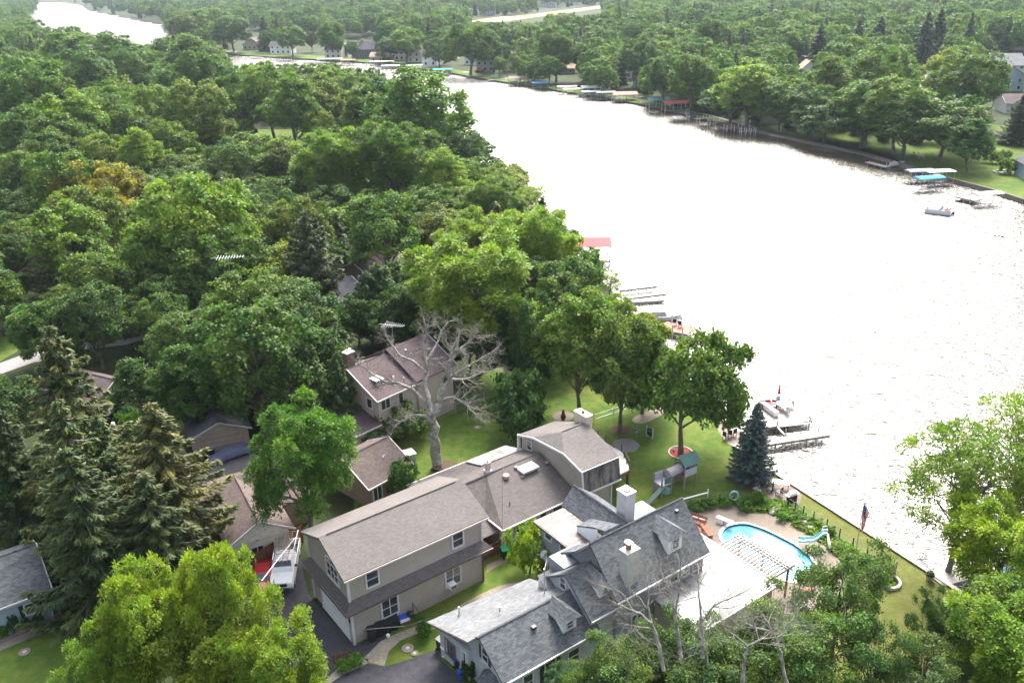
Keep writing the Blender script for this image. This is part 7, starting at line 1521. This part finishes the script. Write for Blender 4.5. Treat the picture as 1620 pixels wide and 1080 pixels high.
# pool furniture
G0 = gh.matrix_world if False else None
def GL(u, v, z=0):
    a = math.radians(35.5); return Vector((-1.1+u*math.cos(a)-v*math.sin(a), 44.9+u*math.sin(a)+v*math.cos(a), z))
pg = thing('pergola', 'pale slatted pergola between the white flat roof and the pool', 'pergola', GL(23.5, 0), math.radians(35.5))
WP = M('weathered_white_wood', (.52, .47, .44), .8, .12)
for k in range(17): MB().box((1.35, 1.25-5.5*k/16, 2.98), (2.9, .07, .16)).build('rafter', WP if k < 16 else BRWOOD, pg)
for k in range(3): MB().box((1.85+.3*k, -1.5, 3.09), (.045, 5.6, .05)).build('lattice_strip', WP, pg)
for x in (2.05, 2.35): MB().box((x, -1.5, 2.82), (.07, 5.7, .16)).build('beam', WP, pg)
for v in (.9, -1.6, -4.1): MB().box((2.2, v, 1.4), (.14, .14, 2.8)).build('post', WP if v > -4 else IRON, pg)
p = U(1136, 825); q = U(1156, 833); t = thing('diving_board', 'white diving board at the far end of the pool', 'diving board', p, math.atan2(q.y-p.y, q.x-p.x)); L_ = (q-p).length; MB().box((L_/2, 0, .55), (L_+.3, .45, .07)).build('board', WHITEP, t); MB().box((.3, 0, .27), (.5, .5, .5)).build('base', WHITEP, t); MB().box((L_*.55, 0, .27), (.1, .5, .5)).build('stand', METAL, t)
p = U(1304, 868); q = U(1262, 862); t = thing('pool_slide', 'curved turquoise pool slide with a white ladder', 'slide', p, math.atan2(q.y-p.y, q.x-p.x)); L_ = (q-p).length
prof = [(0, 1.75), (.35, 1.72), (.7, 1.3), (1.1, .95), (1.7, .8), (L_*.75, .7), (L_, .55)]
mb = MB(); yo = lambda x: .28*math.sin(x/L_*3.2)
for (x0, z0), (x1, z1) in zip(prof[:-1], prof[1:]):
    a0, a1 = yo(x0), yo(x1); mb.slab([(x0, a0-.26, z0), (x1, a1-.26, z1), (x1, a1+.26, z1), (x0, a0+.26, z0)], .05)
    for s in (-.26, .26): mb.slab([(x0, a0+s, z0), (x1, a1+s, z1), (x1, a1+s*1.15, z1+.2), (x0, a0+s*1.15, z0+.2)], .04)
mb.build('chute', M('turquoise_fibreglass', (.26, .48, .5), .3, .06), t)
for s in (-.25, .25): MB().tube([(-.5, s, 0), (-.05, s, 1.75), (.0, s, 2.3), (.35, s, 2.2), (.4, s, 1.8)], .03, 5).build('hand_rail', WHITEP, t)
for k in range(4): MB().box((-.42+.1*k, 0, .35+.38*k), (.16, .5, .04)).build('step', WHITEP, t)
for x, z in ((1.4, .85), (2.6, .7)): MB().tube([(x, yo(x), 0), (x, yo(x), z)], .03, 5).build('leg', WHITEP, t)
for k, (x, y) in enumerate(((1256, 922), (1265, 924))): p = U(x, y); t = thing('pool_rail', '%s handrail at the near end of the pool' % ('left', 'right')[k], 'handrail', p, 1.2); MB().tube([(0, 0, 0), (0, 0, .8), (.25, 0, .9), (.5, 0, .6), (.55, 0, -.3)], .025, 5).build('rail', CHROME, t)
dkp = [U(x, y, .18) for x, y in ((1084, 824), (1100, 818), (1119, 828), (1128, 856), (1112, 850), (1094, 836))]; o = dkp[0]
t = thing('redwood_deck', 'small red cedar deck at the corner of the pool', 'deck', (o.x, o.y, 0)); MB().prism([(q.x-o.x, q.y-o.y) for q in dkp][::-1], .0, .18).build('deck', REDDECK, t)
for (a, b, lb) in (((1092, 824), (1117, 832), 'far red cedar bench with rolled cushions'), ((1112, 836), (1125, 853), 'near red cedar bench along the deck edge')):
    A_, B_ = U(a[0], a[1], .18), U(b[0], b[1], .18); t = thing('garden_bench', lb, 'bench', A_, math.atan2(B_.y-A_.y, B_.x-A_.x)); L_ = (B_-A_).length
    for y in (-.18, 0, .18): MB().box((L_/2, y, .42), (L_, .15, .05)).build('seat_board', CEDAR if 'far' in lb else REDWOOD, t)
    for x in (.15, L_-.15): MB().box((x, 0, .2), (.08, .4, .4)).build('leg', CEDAR, t)
    if 'far' in lb:
        for z in (.62, .8): MB().box((L_/2, .24, z), (L_, .04, .13)).build('back_board', CEDAR, t)
        for x in (L_*.28, L_*.72): MB().tube([(x-L_*.17, .05, .55), (x+L_*.17, .05, .55)], .13, 8).build('bolster', M('beige_cushion', (.5, .38, .32)), t)
p = U(1276, 938); t = thing('garden_bench', 'orange-brown bench at the lower right corner of the pool deck', 'bench', p, .5); MB().box((0, 0, .4), (1.6, .5, .08)).build('seat', REDWOOD, t)
for x in (-.65, .65): MB().box((x, 0, .2), (.08, .4, .4)).build('leg', REDWOOD, t)
# flag
p = U(1353, 876); t = thing('flagpole', 'thin flagpole on the riverside lawn', 'flagpole', p); MB().tube([(0, 0, 0), (0, 0, 5.6)], [.05, .03], 6).build('pole', METAL, t); MB().blob((0, 0, 5.66), (.07, .07, .07)).build('finial', CHROME, t)
t = thing('flag', 'limp flag with red and white stripes and a blue star field', 'flag', (p.x, p.y, 0)); FR = M('flag_red', (.65, .04, .06), .8); FW = M('flag_white', (.85, .84, .84), .8); FB = M('flag_blue', (.05, .07, .28), .8)
def fold(i, j): s = i/13; z = 5.4-j*.42-s*.9*(1-j*.03); return (.06+.48*s*(1-.06*j), .09*math.sin(i*1.3+j*.8), z)
mb = MB()
for i in range(13):
    for j in range(6): mb.face([fold(i, j), fold(i+1, j), fold(i+1, j+1), fold(i, j+1)], 2 if (j < 3 and i < 6) else (i % 2))
mb.build('cloth', [FR, FW, FB], t, smooth=False)
mb = MB()
for i in range(1, 6, 2):
    for j in range(3): q = fold(i, j+.5); mb.box((q[0], q[1]-.02, q[2]), (.05, .02, .05)).box((q[0], q[1]+.02, q[2]), (.05, .02, .05))
mb.build('stars', FW, t)
# wires
for lb, pts in (('pale cable slung from the garage wing corner over the pickup', [U(469, 848, 6.2), U(440, 884, 6.0), U(414, 918, 6.6)]), ('dark cable sagging from the low grey roof past the bins', [U(680, 978, 3), U(640, 990, 2.6), U(580, 995, 3.2)]), ('pale cable in front of the detached garage wood', [U(265, 655, 8), U(256, 678, 7), U(247, 700, 6.2)])):
    P = [pts[0].lerp(pts[1], k/4) for k in range(4)]+[pts[1].lerp(pts[2], k/4) for k in range(5)]; MB().tube(P, .015 if 'wood' in lb else .03, 5).build('cable', WHITEP if 'pale' in lb else IRON, None, label=lb, category='cable')
p = U(196, 745); t = thing('lamp_post', 'white lamp post among the spruces', 'lamp post', p); MB().tube([(0, 0, 0), (0, 0, 5.5)], .07, 6).build('pole', WHITEP, t); MB().blob((0, 0, 5.7), (.22, .22, .25)).build('lamp', WHITEP, t)
# planting round the pool
BED = [(1100, 806, 26, 12, (.8, 1.1, .8), 'leafy bush at the left end of the pool bed'), (1122, 802, 24, 12, (.8, 1.0, .8), 'leafy bush second in the pool bed'), (1146, 799, 24, 12, (.9, 1.2, .8), 'leafy bush left of the hose coil'), (1176, 806, 22, 15, (.55, .85, .8), 'round clipped boxwood at the pool deck edge'), (1187, 797, 20, 16, (1.4, 1.3, 1.3), 'variegated pale shrub behind the boxwood'), (1197, 797, 20, 20, (.5, .8, .7), 'small dark conical evergreen by the pool fence'),
       (1213, 800, 20, 9, (1.0, 1.4, .7), 'low yellow-green plant right of the evergreen'), (1224, 806, 20, 8, (1.5, 1.6, 1.6), 'silvery mound by the brick patio corner'), (1236, 823, 16, 12, (.9, 1.3, .8), 'grassy clump at the pool deck edge'), (1262, 824, 24, 10, (1.3, 1.5, .8), 'yellow-green mound above the pool slide'), (1290, 830, 24, 9, (1.5, 1.6, .8), 'low golden mound along the fence'), (1312, 846, 20, 13, (.8, 1.1, .8), 'upright bush beside the slide ladder'),
       (1322, 868, 26, 9, (1.6, 1.5, .9), 'dry yellowish clump right of the slide'), (1345, 872, 24, 8, (1.3, 1.7, .8), 'low green border mound by the flagpole'), (1376, 890, 22, 9, (1.0, 1.3, .8), 'low green mound near the end of the fence'), (1398, 922, 30, 10, (1.2, 1.5, .8), 'green plants inside the curved wall end')]
for x, y, w_, hp, tn, lb in BED: T2(x, y, y-hp, w_, 'shrub', tn, lb)
bedpoly = upts([(1080, 806), (1180, 786), (1245, 795), (1262, 803), (1300, 838), (1345, 867), (1408, 910), (1405, 925), (1360, 925), (1334, 888), (1306, 862), (1285, 847), (1262, 835), (1240, 819), (1215, 809), (1180, 808), (1160, 793), (1105, 796)])
def cover(name, label, poly, n, hmax, size, mat, seed):
    rng = np.random.default_rng(seed); xs = [q[0] for q in poly]; ys = [q[1] for q in poly]; P, CL = [], []
    while len(P) < n:
        x, y = rng.uniform(min(xs), max(xs)), rng.uniform(min(ys), max(ys))
        if pip(x, y, poly):
            k = rng.integers(5, 14); cl = rng.random(); hh = hmax*rng.uniform(.3, 1)
            for _ in range(k): P.append((x+rng.normal()*.16, y+rng.normal()*.16, rng.uniform(.02, hh))); CL.append((cl, rng.random(), 0))
    P = np.array(P); V, Q = leaf_quads(rng, P, rng.normal(size=P.shape)*.7+np.array([0, 0, 1.]), size, 1.8); return link(name, mesh_np(name, V, Q, [mat], None, np.array(CL)), None, kind='stuff', label=label, category='plants')
o = cover('ground_cover', 'low mixed plants covering the bed between pool deck and fence', bedpoly, 9000, .4, .17, LEAF, 5); o.color = (1.5, 1.5, 1.2, 1)
t = thing('curved_wall', 'curved pale stone edging at the end of the pool bed', 'wall', U(1412, 914)); o = U(1412, 914)
ST = M('edging_stone', (.5, .44, .38), .9, .15, 6)
for k in range(12):
    a = -1.9+k*.28; c = U(1404, 921)-o; MB().box((c.x+.95*math.cos(a), c.y+.95*math.sin(a), .14), (.3, .22, .28), a+1.57).build('stone', ST, t)
t = thing('step_stones', 'flat pale stepping stones beside the blue spruce', 'stones', U(1198, 770)); o = U(1198, 770)
for k, (x, y) in enumerate(((1199, 761), (1196, 765), (1199, 769), (1196, 773), (1200, 776))): q = U(x, y)-o; MB().box((q.x, q.y, .04), (.5, .4, .08), k*.7).build('stone', WHITEP if k % 2 else ST, t)
t = thing('boulders', 'large boulders among the pool bed plants', 'rocks', U(1286, 845)); o = U(1286, 845)
for k, (x, y, r_) in enumerate(((1262, 820, .4), (1270, 829, .5), (1281, 836, .4), (1222, 812, .4), (1228, 808, .5), (1336, 880, .35), (1300, 848, .3))): q = U(x, y)-o; MB().blob((q.x, q.y, r_*.3), (r_, r_*.8, r_*.6), 7, 5, .15, RNG).build('boulder', M('field_stone', (.35, .32, .28), .9, .25, 6), t)
t = thing('brick_edging', 'pale brick edging round the red mulch ring', 'edging', U(1077, 716))
for k in range(28): a = k*6.283/28; MB().box((1.28*math.cos(a), 1.28*math.sin(a), .05), (.26, .12, .1), a+1.57).build('brick', ST, t)
t = thing('yard_gnome', 'small white figure in the red mulch ring', 'ornament', U(1066, 712)); MB().lathe([(.12, 0), (.14, .2), (.07, .38), (.1, .46), (.02, .6)], n=8).build('figure', WHITEP, t)
# red canoe racks and items on far lawn
for k, (x, y) in enumerate(((1445, 246), (1452, 247))): chair(('orange' if k == 0 else 'white')+' lawn chair under the oaks on the far lawn', U(x, y), 2.8, M('orange_chair', (.6, .18, .08)) if k == 0 else WHITEP)
p = U(1457, 251); t = thing('picnic_table', 'small grey table beside the lawn chairs across the river', 'table', p); MB().box((0, 0, .7), (1.6, .8, .06)).build('table_top', METAL, t)
for x in (-.6, .6): MB().box((x, 0, .35), (.1, .6, .7)).build('leg', METAL, t)
for k, (x, y) in enumerate(((1574, 374), (1580, 373), (1586, 375))): p = U(x, y, WZ); t = thing('duck', 'dark duck swimming at the right edge, %s of three' % ('left', 'middle', 'right')[k], 'duck', (p.x, p.y, WZ), k*1.1, 'ducks on the river'); MB().blob((0, 0, .08), (.28, .14, .12), 8, 5).build('body', M('duck_brown', (.06, .045, .035)), t); MB().tube([(.2, 0, .1), (.25, 0, .28), (.38, 0, .28)], [.05, .05, .02], 6).build('head', M('duck_brown', (.06, .045, .035)), t)
# ---------------------------------------------------------------- haze: even air round the camera and everything built
hm = bpy.data.materials.new('haze_air'); hm.use_nodes = True; hm.node_tree.nodes.clear()
ho = hm.node_tree.nodes.new('ShaderNodeOutputMaterial'); pv = hm.node_tree.nodes.new('ShaderNodeVolumePrincipled')
pv.inputs['Color'].default_value = (.72, .86, 1, 1); pv.inputs['Density'].default_value = .000065; pv.inputs['Anisotropy'].default_value = .3
hm.node_tree.links.new(pv.outputs[0], ho.inputs['Volume'])
MB().box((0, 4700, 24.5), (18600, 9800, 55)).build('haze', hm, kind='stuff')

# labels: two that would read the same are told apart by which stands nearer
by = {}
for o_ in bpy.data.objects:
    if o_.parent is None and 'category' in o_.keys() and 'label' in o_.keys(): by.setdefault(o_['label'], []).append(o_)
for lb_, os_ in by.items():
    if len(os_) in (2, 3) and len(lb_.split()) <= 14:
        os_.sort(key=lambda q: q.location.y)
        for q, sfx in zip(os_, (', nearer one', ', farther one') if len(os_) == 2 else (', nearest one', ', middle one', ', farthest one')): q['label'] = lb_+sfx
for o_ in bpy.data.objects:
    if 'label' in o_.keys() and len(o_['label'].split()) > 16: o_['label'] = o_['label'].replace(' crowned', '').replace(' heavy', '').replace('very dark', 'dark').replace(' still', '').replace('filling the wood', 'in the wood').replace(' showing over the crowns', '')
